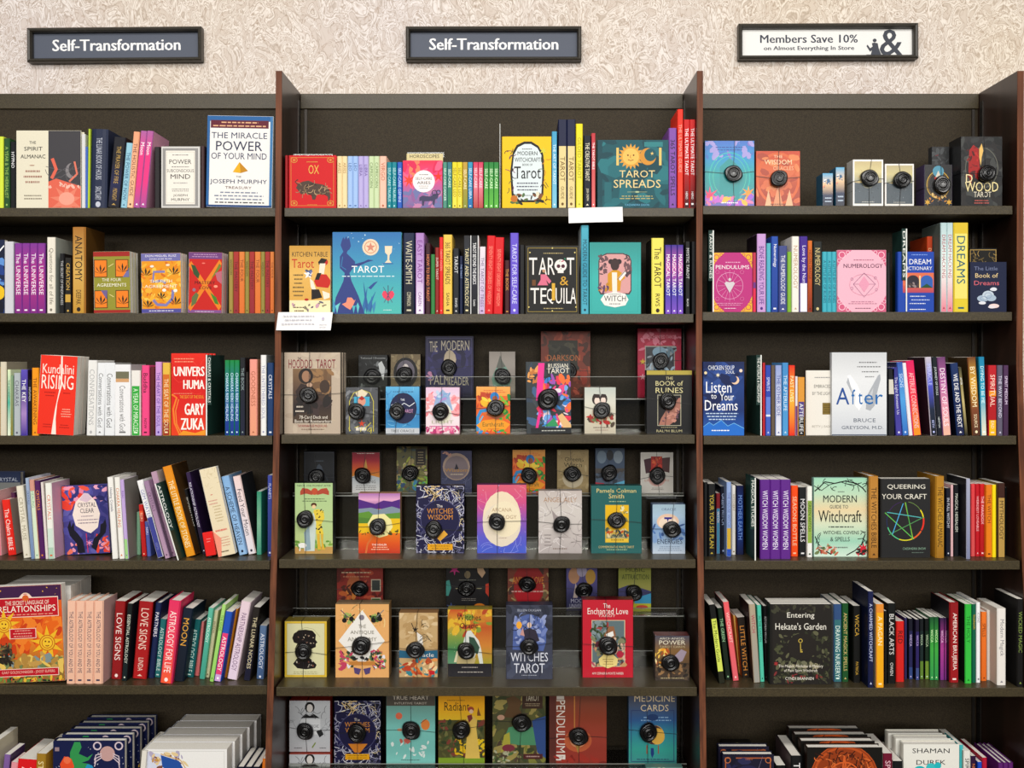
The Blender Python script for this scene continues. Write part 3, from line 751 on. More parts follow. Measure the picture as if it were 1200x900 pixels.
spine_row('R', 2, '''
893.8 896.8 425;#c02a34;#fff;;thin red;
897.2 903.4 428;#3550b4|.45|#6a88d8|.7|#dfe6f4|.73|#4a68c4;#dfe6ff;SPIRITS;royal blue;
903.8 908.2 428;#6e6050;#ddd;;thin taupe;
908.8 916.2 428;#9aaad8>#e8eaf4;#3a50a0;THE OTHER SIDE;periwinkle white;
916.8 924 425;#4d94cc>#5aa4d8;#d8ecf8;THE AFTERLIFE;sky blue;
924.4 931.8 428;#e4301e>#f4b83c>#e8301e;#fff4c0;PAST LIVES;red and yellow;
932 934.8 441;#e4e0e4|.5|#7a3a7a;#888;;thin white and plum;
935 943.2 442;#e0a040|.42|#5a4a90|.68|#16161c;#f0f0f0;AFTERLIFE;orange and purple;V.45
1041 1048.6 432;#141620|.16|#d8d4c8|.38|#16181e;#999;;black with cream label;
1050 1057.4 430;#3a3a8c>#5048a8;#e0e0f4;The Light Between Us;indigo;L-5
1057.8 1065 424;#3f60b4>#58a8e4>#3a78c8;#cfe4ff;SIGNS;sky to royal blue;L-7 B#33386a
1065.4 1070 425;#ebe8ee;#aaa;;thin white;L-8
1070.4 1080 422;#e3186a>#ef4a58>#f8a018;#ffd0d0;AFTERLIFE CONNECTIONS;pink and orange;L-9
1091 1098.4 418;#cfc8d4>#5a60d0>#20304a>#141c28;#c8d0ff;MIRACLE~BETH;white and blue;L-7 B#3a2a34
1099 1104.6 418;#16222a>#1a1e30;#dfe8e8;JOURNEY OF SOULS~NEWTON;black;L-7
1105 1115 418;#7a4a7a>#b86aa8>#e8a4b4>#f0c0a8;#fff0f8;DESTINY OF SOULS;mauve pink;L-7
1121.6 1130.6 425;#1f3a6c>#1c2450;#fff;WE DIE AND THE NEXT;navy;L-8 B#141a34
1131 1134.6 430;#4a4830>#c8b880>#22241c;#eee;AFTER;slim olive;L-8
1139.6 1149.6 418;#7a4a28>#e0b048>#8a5030>#5a3a2a;#fff0c8;BY WISDOM~SOURCE;gold brown;L-6 B#4a3a20
1150 1156.6 418;#1a8cb4>#3ab0cc>#f0ead0;#e8ffff;DYING TO BE ME;aqua to cream;L-3 B#1a7a8c
1158.4 1168 428;#c42430|.36|#f0a020|.44|#b81c26|.78|#f2c21c;#ffe0d0;SPIRITUAL~EAD;red and yellow;
1168.8 1175.4 428;#6a6478;#e0dcf0;THE WAY BEYOND;slate mauve;
1176.2 1182 428;#5a3a60>#4a3050;#e8d8f0;SPIRIT MEDIUM;plum;
''')
spine_row('L', 3, '''
-1 2 575;#e8b8b8>#e08090;#fff;;thin pale pink;L-4 b651
9.6 19 585;#ef3324>#e82a1e;#fff0e8;The Chakra BIBLE;red;L-8 b651 C#b8a8a0
20.4 25 577;#5a2a50>#3c2240;#d8b8d8;CRYSTALS;slim plum;L-8 b648
27.4 36 569;#ece6d4;#b0a890;CRYSTAL MUSE;ivory;L-9 b654
36.4 40.6 560;#a8b8d0>#7a94bc;#4a5a8a;CRYSTALS;slim powder blue;L-7 b655 C#dde
41 46.6 562;#d8a090|.14|#dcead0;#7aaa88;HEALING;pale green;L-7 b655
47 53 563;#5c2668;#f0a030;CRYSTALS;violet and orange;L-7 b655
53.4 56.4 565;#e8ddd8;#999;;thin blush;L-6 b655
56.6 64 566;#f2f2ea|.5|#f2f2ea|.6|#d8e8dc|.85|#b8d4c0;#e06a3a;CRYSTALS;white floral;L-4 b655 C#e0b4cc D.13
131.4 138 559;#f3f1ec;#3a3a6a;Healing Crystals;white;L-6 b655
139.6 146 559;#f3f1ea;#d87a30;CHAKRA HEALING;second white;L-6 b655 D.14
146.6 151 562;#c8b0e0|.75|#a8d890;#7a5aa8;REIKI;lilac and green;L-6 b655 C#9a9690 D.12
160 164.6 600;#8cb89a;#fff;;short sage;b650
166.4 171.6 591;#d42a22|.12|#f0603a|.2|#c02020;#ffd0b0;REIKI;short red;L-4 b652
172.4 177 611;#5a68b0;#dfe4ff;REIKI;short slate blue;L-3 b652
184.6 192 562;#f4f4f4|.48|#4a50a0;#8a90c0;GEM WATER~GEMS;white and indigo;L-25 b654
193.6 199.8 563;#a88aa8>#c0a0b8;#6a4a6a;CRYSTALS;slim mauve;L-26 b655
200.2 207.4 552;#c0a0b4>#b090a8;#7a5a70;THE CRYSTAL;mauve;L-24 b653 C#d0c8c0 s1
218.4 229.4 545;#e8951c>#f0ac28>#e8a020;#fff2c8;THE LITTLE BOOK OF STONES;thick amber;L-29 b653 C#5a4020
231.6 237 573;#1a1a1e;#d8d4c8;MODERN TAROT;slim black;L-18 b649
237.4 242.4 553;#3a2450>#1c1428;#e8e4f4;RELATIONSHIP ASTROLOGY;dark violet;L-20 b650
280.4 290 557;#8fb8e0>#a0c4e8;#1a2a4a;A SCHEME OF HEAVEN;light blue;L-22 b651
291 300.4 557;#f0d8d4>#ece6ea;#3a3a4a;Feed Your Moon;blush white;L-19 b650 H C#34383e
300.8 306.4 576;#3a9c7c>#8ac0a0>#4aa088;#1a5a4a;;short jade green;b650
313.6 319 557;#4a58b0>#3a4890;#dfe4ff;PLANETS~;indigo;b652
''')
spine_row('R', 3, '''
825 829.4 565;#101416;#888;;thin black;b652
829.8 838.6 567;#15181a;#d8c04a;YOUR YOU SIS PLAN;black with yellow lettering;b652 B#0c0e10
839.4 844 578;#8a1424|.25|#4a90b0;#f4e0e0;WITCH;red and teal;b649 V.3
844.4 850.8 570;#121a30;#b8c8e8;GREEN WITCH~;midnight blue;b649
851.6 857 565;#9ab0dc|.62|#d8b43c|.9|#2a5ac0;#5a68a8;THE HOUSE WITCH;periwinkle and yellow;b652
857.6 862.2 569;#efece6;#a08a5a;WITCHERY;slim ivory;b650
863.4 871.6 569;#101c50>#1c4aa0>#101a48;#8ab0f0;MOTHER EARTH;deep blue;b650
890.6 926.8 562;#6a2d92;#f4ecff;WITCH WISDOM WOMEN;thick purple;n3 b655 B#14121a
927 935.4 569;#ff5a10;#ffd8b0;SEASONS BOTTLE;bright orange;b652
936 945.2 571;#16181c;#f0f0f0;MOON SPELLS;black;b652
946 952 570;#f0f2ea|.2|#9ab850|.8|#f2f2ee;#2a4a10;GREEN WITCH;white and olive;b653 V.22
1018.6 1029.8 558;#c08838>#c89448>#b07c34;#4a3010;THE WITCHES BIBLE;bronze gold;b654 H B#7a6038
1096.6 1107 558;#b8862a>#c89a30>#a87a28;#4a3410;THE WITCHES ALMANAC;antique gold;b654 H
1108.6 1114 572;#141c30;#dfe4f0;IN FULL WITCHY;slim navy;b652
1114.4 1117.2 568;#e8c0c4;#999;;very thin pink;b652
1118 1124 568;#12161f;#e0e4d8;MAGICAL HERBALISM~;black;b652
1132.6 1137.2 561;#b0b4c8>#8a90b0;#444;;thin silver grey;b655 B#24262c
1138 1142.8 567;#e84a50>#e06060;#8a1a20;;slim coral red;b652
1143.2 1148.2 567;#c8182a;#f8c8c8;WEIRDEST LOVEABLE;red;b652
1148.6 1154.2 567;#d42028>#b81820;#ffe0e0;THE PARADOX;second red;b652
1155.6 1162.8 568;#e8861c>#f08c10;#6a3010;THE WITCH;orange;b653
1163 1167.6 568;#f8e014;#8a7a10;;slim yellow;b653
1169.4 1178 566;#4a2a20|.2|#c8a860>#b89850;#4a3820;MYTHOLOGY;sand brown;b653 B#8a7a50 V.24
1178.4 1182.6 571;#101a1e;#c8dcdc;AMERICAN WITCHERY;black;b650
'''.replace('#4a2a20|.2|#c8a860>#b89850', '#4a2a20|.2|#c2a058'))
spine_row('L', 4, '''
77.4 120 704;#f3c6ae>#f0c2a8;#3a3a5a;THE ASTROLOGY OF YOU AND ME;peach;n4 L1 b801.5 H C#d8b4b0 D.11
130 142 704;#9c1c20;#f8e8e0;LOVE SIGNS;dark red;L5 b796
142.4 148.6 707;#141c1c>#12282c;#e4e8d8;ESSENTIAL ASTROLOGY;black green;L7 b798 C#14202a
155 171.4 704;#a81c20>#b81e20;#f4d8c8;LOVE SIGNS~LINDA;wide dark red;L8 b796 C#4a1014
173 180.2 706;#1c2c58;#f0f0f8;PARTNERS;navy;L9 b795 H
180.6 188 725;#2a7a7c;#d8f0e8;ASTROLOGY BIBLE;short teal;L7 b794
187 201 703;#e83a6c>#f0506a>#f8683c;#fff0ea;ASTROLOGY FOR LIFE;hot pink to orange;L11 b801.5 H D.13
202.4 214.6 712;#18263a>#142030;#e8b048;MOON~;thick midnight;L12 b799 H
215.6 226.4 725;#146a6c;#d8f4ec;ASTROLOGY BIBLE;deep teal;L9 b794
227.4 233 728;#e88a8a>#d07070;#7a2a2a;;short rose;L6 b792
233.4 239.4 712;#6ac0a8>#4aa894;#e8fff4;ASTROLOGY;mint;L11 b796
240 245 715;#d8d0ae;#7a6a40;WITCH;slim beige;L11 b794
245.4 250 708;#b4e084>#a0dc70;#4a7a2a;THE SIGNS;lime green;L15 b799
250.4 258.6 716;#2a5ec0|.31|#e84a80|.9|#d8b0e0;#fff;ASTROLOGY;blue and pink;L14 b799 V.36
261 265.6 713;#d8901c>#c07c14;#5a3808;;slim mustard;L13 b794
265.8 277.4 704;#e9d4dc>#ead8ea;#7a5a80;PARTNERSHIP ASTROLOGY;pale pink;L17 b797
285 293 711;#2a2420|.6|#1c1c38;#e0d4b0;THE LUNAR NODES;dark brown;L12 b798
300.4 308.6 733;#6a84a8>#4a6690;#f0f4ff;ASTROLOGY;slate blue;L4 b796
''')
spine_row('R', 4, '''
842.6 850 708;#111412|.18|#dce86a|.85|#2a2c1c;#4a5a10;The Modern Guide;black with lime label;L-12 b801 V.2
850.6 856.8 712;#14301c>#18281c;#a8d8a8;THE GREEN;dark green;L-10 b797 B#0e1010
859.4 866 705;#f06a70>#e8707a;#ffd8d0;WITCHCRAFT;coral pink;L-12 b798 B#3a1a20
866.4 869.6 721;#f0d070;#5a4a20;;thin straw;L-7 b790
869.8 879.2 723;#2a2018;#e8a04a;LITTLE WITCH;black with orange border;L-6 b794 B#c87a30
883.6 891 708;#b8a890>#a8a8a0;#b02050;WITCH;taupe;L-6 b800 B#2a2020
891.2 896 709;#58c8b0>#60d0b4;#1a4a40;IN THE GARDEN;aqua;L-4 b799
896.4 901 710;#101214;#ddd;KITCHEN WITCH;slim black;L-2 b797
977 986.4 708;#3a5a88|.2|#3f7a80>#2a6a60;#e8f8f0;DRAWING NURSERY;teal blue;b799 B#8a9090 V.28
987 994.4 707;#1c5a2c>#245c30;#d8c080;ANCIENT MAGICK SPELLS;forest green;b799
1000 1008.6 710;#141412;#d8b048;WICCA~PATRICIA;black and gold;b800 B#12140e
1017.4 1023.8 693;#1a2454>#141c48;#d0d8f4;A CHARMED WITCHCRAFT;tall navy;b806 B#101838
1026.8 1036 708;#e8983c|.1|#f4b418>#f0a41c;#fff0c0;A PAGAN;golden yellow;b806 B#c8b898
1036.6 1039.6 716;#1a1a16;#b0a060;;thin black;b802
1040 1049.8 707;#101412;#e8e8e4;BLACK ARTS~OWEN;black;b801
1050.2 1059.8 728;#dc2a24;#1a1010;RED;short red;b799 B#a02020
1060.2 1063 724;#3a3468;#ddd;;thin violet;b796
1065 1069.8 725;#16182c|.2|#2a2a5c|.8|#3a5088;#d8c8f0;WICCA;short navy;b796 V.26
1073 1077.4 726;#201a38|.2|#33286a|.8|#4a5a90;#c8b0f0;WICCA;short indigo;b797 V.26
1078 1082.4 725;#141c20|.2|#1c3030|.7|#6a8c3a;#c8e0c0;WICCA;short olive black;b796 V.26
1084 1089 725;#0f1816|.2|#183420|.7|#7a9a3a;#c8e0b8;WICCA;second short olive black;b796 V.26
1089.6 1100 723;#1a5a34>#4ab04c>#3aa058;#e0ffc8;WICCA;short bright green;n2 b797 V.2
1101.6 1111.8 724;#3a2050>#b8489c>#8a3a94;#f8d0f4;WICCA;short orchid purple;n2 b797 V.2
1113 1123.8 706;#981a20>#a81c24;#fff0e8;AMERICAN BRUJERIA;crimson;b800 H B#14121c
1124.2 1127.4 710;#e8e4e0;#aaa;;thin white;b796
1131 1138.8 708;#3ac048>#44cc50;#1a7a28;THE HOLY;bright green;b801 B#12281a
1139 1144 708;#0c6a50;#e0b838;Encyclopedia;dark green;b800
1144.4 1149 706;#f4f4f6;#888;ICONS;white;b800
1150 1156.4 717;#f08430>#e87828;#6a2a10;SPELLS;orange;b798
1156.8 1160.6 715;#ece6dc;#a0a090;;thin ivory;b797
1168.6 1179 713;#efeae4;#8a8a90;Modern Magick;thick white;b803 B#cfc4b8
1192 1199.6 702;#1a1818;#8aa050;WICKED MAGIC;thick black;b805 B#141212
''')
spine_row('L', 5, '''
-10 -1.5 868;#d8d0b8;#887;;cream;b946
-1 6 884;#8a6aa8>#7a5a98;#fff;;purple;L6 b946 C#4a3a60
7 15 893;#e8a0a8;#999;;short pink;L6 b946 C#202844
17 39 889;#e01c24;#ffd0d0;ZODIAC;thick red;L4 b946 D.17
39.8 51 883;#a8842c>#b08a30;#f4e4b0;STARS;mustard;L3 b946 C#d8a038 D.17
276 303 899;#161c34;#dde;ASTRO;low navy;n3 b948 L1 D.17 H
304.5 311 889;#e8842a;#fff;;low orange;b948 L3 D.16
''')
spine_row('R', 5, '''
910 921 897;#101214;#ddd;;low black;b946 B#1a1a1c
927 940.6 886;#181a1c;#f0f0f0;TREE;thick black;b948 H B#5a4a4c D.19
1035 1046 883;#7a1838;#f0c8d0;SPIRIT;maroon white-edged;b948 B#e8e4d8 D.17
1046.6 1058 892;#14181c;#ddd;;low charcoal;b948 B#d8d8cc D.16
1124.4 1129 873;#4ac0c4;#fff;;thin turquoise;b944
1129.4 1137.6 880;#ecebe4;#222;SPIRIT;ivory;b946 B#c8c4b4 D.19
1138 1144 886;#3a1a44;#e08a4a;NIGHT;dark purple;b946 B#dcd8c8 D.16
1146 1151 893;#2456c8;#fff;;low blue;b946
1151.5 1157 888;#c01c40;#fff;;low crimson;b946 D.16
1170.5 1188 894;#6a2a78;#e8c8f0;SOUL;low violet;n3 b948 H D.17
''')
rt_ = empty('panel_stand', (X(585.6, 3.24), 3.24, shelf_z('C', 0)), 'thin clear upright panel left of the yellow tarot book, top shelf', 'display stand')
MB().box(0, .0015, 0, .12, 0, Z(145, 3.24)-shelf_z('C', 0)).obj('sheet', M_ACR, rt_); MB().box(-.0003, .0018, -.001, 0, 0, Z(145, 3.24)-shelf_z('C', 0)).obj('front_edge', M_ACRE, rt_)
dividers('L', 2, 241.6, 416, 510.5, 'CHAKRAS & CRYSTALS', 'green divider lettered about chakras right of the red book, third shelf', deep=.19)
dividers('R', 1, 835.4, 270, 366, 'TAROT & RUNES', 'green divider left of the magenta book, second shelf, right bay', deep=.1)
dividers('R', 1, 1061.8, 268, 365, 'DREAMS', 'green divider covering the left of the blue dream book, second shelf', deep=.12)
dividers('R', 2, 891.4, 416, 510.5, 'THE AFTERLIFE & MEDIUMSHIP', 'green divider lettered about the afterlife, third shelf, right bay', deep=.2)
dividers('R', 3, 884.6, 560, 661, 'MAGICAL STUDIES', 'green divider left of the three purple books, fourth shelf', deep=.13)
dividers('L', 3, 208.5, 567, 660, 'ASTROLOGY', 'leaning green divider lettered about astrology, fourth shelf, left bay', L=-27, deep=.14)
# ------------------------------------------------------------------ face-out books
F = face
# --- top shelf, left bay
F('L', 0, 18.5, 95, 153, '#e6e0cb', [('r', .5, 0, 1, 1, '#4a484c'), ('e', .86, .52, .10, .12, '#8f8a8c'), ('e', .90, .5, .09, .11, '#4a484c'),
  ('c', .5, .45, 1, .62, '#6b686c', 9, .3, 2, .008), ('p', [(.5, .66), (.62, .62), (1, .72), (1, 1), (.5, 1)], '#e2705a'), ('s', .78, .90, .12, .26, 9, '#e88a72'), ('e', .78, .88, .12, .10, '#f0a894'),
  ('l', [(.56, .36), (.62, .5), (.55, .62)], '#e2705a', .05), ('l', [(.9, .40), (.94, .56), (.82, .66)], '#e2806a', .03), ('n', .52, .68, .98, .74, '#f0c0b0', 8, .04, 5),
  ('t', .26, .155, .1, .035, 'THE', '#2e2e2e'), ('t', .27, .235, .28, .05, 'SPIRIT', '#2e2e2e'), ('t', .265, .335, .38, .05, 'ALMANAC', '#2e2e2e'),
  ('e', .25, .45, .04, .006, '#b07860'), ('w', .12, .49, .40, .70, 3, '#b08878'), ('w', .13, .82, .40, .90, 2, '#8a8070')],
  'cream and charcoal almanac with coral rays shown face out', T=.026)
F('L', 0, 188.3, 234.6, 171.5, '#b9b6b2', [('r', .035, .02, .965, .98, '#9c9a98'), ('f', 0.02, .01, .98, .99, '#dedcd8', .03), ('r', .13, .07, .87, .94, '#efeae0'), ('f', .15, .09, .85, .92, '#c9c2b4', .008),
  ('w', .25, .12, .75, .16, 1, '#888'), ('t', .5, .25, .56, .075, 'POWER', '#3a3a3c'), ('w', .22, .315, .78, .35, 1, '#7a7a7a'), ('t', .5, .395, .68, .05, 'SUBCONSCIOUS', '#57585a'), ('t', .5, .49, .5, .075, 'MIND', '#3a3a3c'),
  ('w', .3, .57, .7, .62, 1, '#aaa'), ('w', .25, .68, .75, .74, 2, '#777'), ('t', .5, .80, .36, .045, 'JOSEPH', '#444'), ('t', .5, .865, .46, .045, 'MURPHY', '#444')],
  'small grey face-out book in a silver frame border', T=.03, side='#3a3a3c')
F('L', 0, 241, 318.5, 136.5, '#f0eeea', [('r', 0, 0, 1, .06, '#2a6aa4'), ('r', 0, 0, .045, 1, '#2a6aa4'), ('r', .955, 0, 1, 1, '#4a86b8'), ('r', 0, .975, 1, 1, '#1e4a80'), ('r', .055, .05, .93, .135, '#6a1c34'),
  ('w', .09, .055, .9, .13, 2, '#e8b890'), ('t', .49, .215, .84, .066, 'THE MIRACLE', '#3d4668'), ('t', .49, .33, .70, .105, 'POWER', '#2e3658'), ('t', .49, .44, .84, .07, 'OF YOUR MIND', '#3d4668'),
  ('p', [(.40, .615), (.5, .505), (.63, .60), (.52, .625)], '#e8b414'), ('p', [(.5, .505), (.63, .60), (.52, .625)], '#c8900c'), ('t', .49, .665, .08, .02, 'THE', '#555'),
  ('t', .49, .725, .86, .06, 'JOSEPH MURPHY', '#3d4668'), ('t', .49, .785, .40, .028, 'TREASURY', '#7a5a50'), ('w', .12, .82, .88, .93, 3, '#8890a4'), ('w', .12, .93, .9, .965, 1, '#555')],
  'tall white face-out book with blue border and gold pyramid', T=.05, L=2, hard=False, side='#2a6aa4')
# --- top shelf, centre bay
F('C', 0, 338, 394, 182, '#d3141e', [('f', .05, .04, .95, .96, '#d8a048', .008)]+[q for cu, cv in ((.12, .09), (.88, .09), (.12, .91), (.88, .91)) for q in (('o', cu, cv, .07, .06, '#d8a048', .012), ('s', cu, cv, .015, .05, 6, '#d8a048'))]+
  [('w', .38, .10, .62, .15, 1, '#d8a048'), ('t', .53, .27, .22, .17, 'OX', '#e8b858'), ('p', [(.16, .62), (.2, .54), (.3, .5), (.42, .48), (.55, .53), (.74, .56), (.86, .66), (.88, .80), (.84, .88), (.82, .78), (.74, .74), (.6, .74), (.56, .84), (.5, .84), (.48, .74), (.36, .72), (.26, .74), (.22, .68)], '#5a463a'),
   ('c', .24, .54, .82, .74, '#a88a6a #2c2420 #c8a880', 26, .14, 4, .012), ('l', [(.2, .56), (.14, .5), (.2, .46)], '#4a3a30', .02), ('w', .38, .925, .62, .955, 1, '#d8a048')],
  'red face-out book with gold corners and a grey ox', T=.02)
F('C', 0, 476, 519, 180, '#d9cd9c', [('t', .5, .05, .8, .06, 'HOROSCOPES', '#3a3426'), ('w', .1, .1, .9, .3, 3, '#8a8050')], 'cream horoscope book peeking over the pink zodiac book', s=3, T=.015, side='#b8ac80')
F('C', 0, 472, 518.4, 188, '#e0487a', [('g', 0, 0, 1, 1, '#e83a5a #e8508a #b070a8 #7a78a8'), ('n', 0, 0, 1, .5, '#f08a6a #e03060 #f06a90', 16, .16, 3), ('n', 0, .6, 1, 1, '#9a6aa0 #c88ab0 #7a80b0', 14, .16, 8), ('s', .16, .42, .06, .2, 7, '#f04a30'), ('s', .9, .34, .05, .15, 5, '#e83a28'),
  ('e', .53, .44, .28, .28, '#f6f0ee'), ('w', .40, .27, .66, .33, 1, '#888'), ('t', .53, .38, .42, .055, 'SELF-CARE', '#444'), ('t', .53, .47, .34, .06, 'ARIES', '#333'), ('w', .38, .52, .68, .60, 2, '#999'),
  ('p', [(.42, .78), (.5, .74), (.7, .76), (.8, .7), (.9, .72), (.88, .8), (.82, .82), (.8, .94), (.76, .94), (.75, .85), (.55, .86), (.53, .95), (.49, .95), (.48, .84), (.42, .86)], '#4a4868'), ('o', .8, .68, .07, .07, '#3a3858', .02), ('o', .9, .67, .06, .06, '#3a3858', .02)],
  'pink and violet zodiac self-care book with a ram', T=.018)
F('C', 0, 588, 646, 160, '#f3c80c', [('p', [(.22, .22), (.3, .12), (.45, .07), (.6, .07), (.74, .13), (.84, .24), (.86, .5), (.84, .82), (.7, .92), (.34, .92), (.2, .84), (.17, .5)], '#20201c'), ('p', [(.25, .25), (.33, .15), (.46, .105), (.59, .105), (.72, .16), (.8, .26), (.82, .5), (.8, .8), (.68, .89), (.36, .89), (.24, .8), (.21, .5)], '#dfe9ea'),
  ('c', .14, .14, .26, .9, '#1c1c18 #5a6a3a #8a4a6a', 14, .12, 9, .014), ('c', .78, .14, .9, .9, '#1c1c18 #5a6a3a #c88a2a', 14, .12, 10, .014), ('n', .2, .8, .84, .94, '#2a2a24 #8a5a3a #5a7a4a #e8e0c8', 16, .06, 11), ('e', .25, .87, .07, .07, '#c87a2a'), ('s', .84, .2, .03, .09, 6, '#d8d040'),
  ('w', .38, .16, .64, .19, 1, '#555'), ('t', .52, .235, .40, .055, 'MODERN', '#3a3c3c'), ('t', .52, .325, .52, .06, 'WITCHCRAFT', '#3a3c3c'), ('t', .52, .395, .2, .03, 'BOOK OF', '#555'), ('t', .52, .505, .54, .17, 'Tarot', '#1c1c1e'), ('w', .3, .63, .74, .77, 3, '#667'), ('w', .42, .81, .62, .84, 1, '#777')],
  'bright yellow tarot book with an ornate pale oval label', T=.024)
F('C', 0, 700, 783.3, 164, '#1d5f68', [('r', 0, 0, .07, 1, '#17505a'), ('n', .08, 0, 1, 1, '#2a747c #184e58 #2f7f86', 20, .16, 12), ('r', .66, .03, .92, .10, '#3a8a8e'), ('r', .1, .62, .2, .92, '#2a7078'),
  ('t', .285, .245, .035, .26, '1', '#e8c878'), ('s', .47, .245, .13, .185, 18, '#e0a848'), ('e', .47, .245, .115, .115, '#f0c468'), ('e', .43, .225, .012, .012, '#7a4a1a'), ('e', .51, .225, .012, .012, '#7a4a1a'), ('l', [(.43, .29), (.47, .305), (.51, .29)], '#9a5a20', .01), ('l', [(.47, .22), (.46, .26), (.48, .265)], '#b87a30', .008),
  ('e', .71, .245, .115, .12, '#d89a3c'), ('e', .745, .22, .085, .09, '#1d5f68'), ('s', .77, .2, .01, .028, 5, '#f0d080'), ('t', .885, .245, .035, .26, '1', '#e8c878'),
  ('t', .56, .50, .50, .105, 'TAROT', '#ecd69c'), ('t', .56, .645, .66, .12, 'SPREADS', '#ecd69c'), ('e', .56, .765, .03, .012, '#b8c8a0'), ('l', [(.42, .765), (.7, .765)], '#b8c8a0', .005), ('w', .26, .81, .86, .88, 2, '#c8b878'), ('t', .56, .955, .34, .03, 'CASSANDRA EASON', '#7ac0e0')],
  'large teal face-out book with golden sun and moon faces', T=.028)
# --- second shelf, left bay
F('L', 1, -62, 5.4, 281, '#1c2c50', [('n', .3, .1, 1, 1, '#2a4a90 #1a2440 #6a9ad8 #14182c', 26, .16, 14), ('e', .88, .72, .13, .13, '#f0c828'), ('t', .5, .16, .8, .12, 'COSMOS', '#f4f4f4'), ('l', [(.86, .2), (1, .08)], '#fff', .03)],
  'dark blue starry book with a yellow disc at frame edge', hard=False)
def leaf5(cu, cv, r, c='#2c2c20'):
    return [('p', [(cu, cv+.02), (cu+r*math.sin(a)-.025*math.cos(a), cv-r*.55*math.cos(a)), (cu+r*1.35*math.sin(a), cv-r*.95*math.cos(a)), (cu+r*math.sin(a)+.025*math.cos(a), cv-r*.55*math.cos(a)+.01)], c) for a in (-1.35, -.7, 0, .7, 1.35)]
sq = [q for u in (.02, .60) for v in (.13, .63) for q in [('r', u, v, u+.36, v+.29, '#5a3a14'), ('r', u+.02, v+.012, u+.34, v+.278, '#ef8a24')]]
F('L', 1, 110, 153, 295, '#9c9838', [('r', 0, 0, 1, .08, '#a82c24'), ('r', 0, .95, 1, 1, '#a82c24')]+sq+[('p', [(.8, .42), (.98, .26), (.98, .42)], '#7a78a8'), ('p', [(.2, .63), (.38, .63), (.36, .78)], '#7a6a98')]+leaf5(.2, .34, .14)+leaf5(.8, .32, .14)+leaf5(.2, .84, .14)+leaf5(.8, .84, .14)+
  [('l', [(.42, .25), (.56, .20)], '#e8d890', .02), ('l', [(.44, .70), (.56, .74)], '#e8d890', .02), ('t', .5, .46, .52, .05, 'THE FOUR', '#f8f4dc'), ('t', .5, .545, .8, .055, 'AGREEMENTS', '#f8f4dc')],
  'green face-out book with four orange leaf squares', T=.02, hard=False, n=3, step=.001, side='#e2dccd', L=-1)
F('L', 1, 166, 212.6, 297, '#eaa01c', [('r', 0, 0, 1, .13, '#7a78b0'), ('r', 0, .93, 1, 1, '#5a58a0'), ('t', .5, .045, .78, .035, 'DON MIGUEL RUIZ', '#f0ecf4'), ('t', .5, .10, .56, .03, 'DON JOSE RUIZ', '#f0ecf4'), ('n', 0, .15, 1, .92, '#f4b83c #e88a18 #f8cc58 #d8781c', 40, .09, 21),
  ('l', [(.6, .31), (.32, .31), (.30, .48), (.5, .46), (.62, .5)], '#8a86b8', .06), ('l', [(.8, .62), (.78, .76), (.62, .87), (.4, .86), (.3, .78)], '#8a86b8', .07)]+leaf5(.12, .36, .13)+leaf5(.82, .34, .13)+leaf5(.5, .74, .1)+leaf5(.16, .88, .12)+leaf5(.86, .84, .13)+
  [('e', .28, .22, .05, .03, '#f8e8d8'), ('e', .68, .20, .05, .03, '#f8e0c0'), ('e', .86, .63, .05, .04, '#fff4e8'), ('e', .58, .62, .05, .04, '#fff4e8'), ('t', .5, .47, .56, .05, 'THE FIFTH', '#fdf6dc'), ('t', .5, .555, .82, .05, 'AGREEMENT', '#fdf6dc'), ('w', .1, .945, .9, .985, 1, '#e8e4f0')],
  'orange face-out book with lilac bands and a ribbon', T=.018, hard=False, n=3, step=.001, side='#d8d4cc', L=-1)
F('L', 1, 220, 259.5, 296, '#cc2418', [('r', 0, 0, 1, .11, '#7a4a86'), ('r', 0, .95, 1, 1, '#8a5a96'), ('l', [(0, .18), (1, .92)], '#e88a20', .2), ('l', [(1, .15), (0, .94)], '#e88a20', .2), ('p', [(.08, .2), (.2, .22), (.34, .36), (.3, .44), (.16, .36)], '#3a5a34'), ('p', [(.92, .18), (.98, .22), (.84, .34), (.68, .44)], '#7a8a34'), ('p', [(.1, .9), (.12, .74), (.24, .66), (.32, .7), (.24, .84)], '#6a7a48'), ('p', [(.66, .66), (.84, .74), (.92, .86), (.8, .84)], '#4a8a2c'),
  ('p', [(.8, .34), (1, .3), (1, .52), (.86, .46)], '#c07080'), ('e', .82, .56, .06, .04, '#f8a088'), ('e', .18, .62, .05, .05, '#9a7a8c'), ('e', .45, .18, .05, .02, '#f08070'), ('t', .5, .50, .6, .05, 'MASTERY', '#4a1810'), ('t', .52, .585, .36, .05, 'LOVE', '#4a1810'), ('w', .1, .02, .9, .09, 2, '#c8a0c8'), ('w', .1, .96, .9, .995, 1, '#d8c0d8')],
  'red face-out book with a large orange cross and leaves', T=.018, hard=False, n=3, step=.001, side='#d8d4cc', L=1)
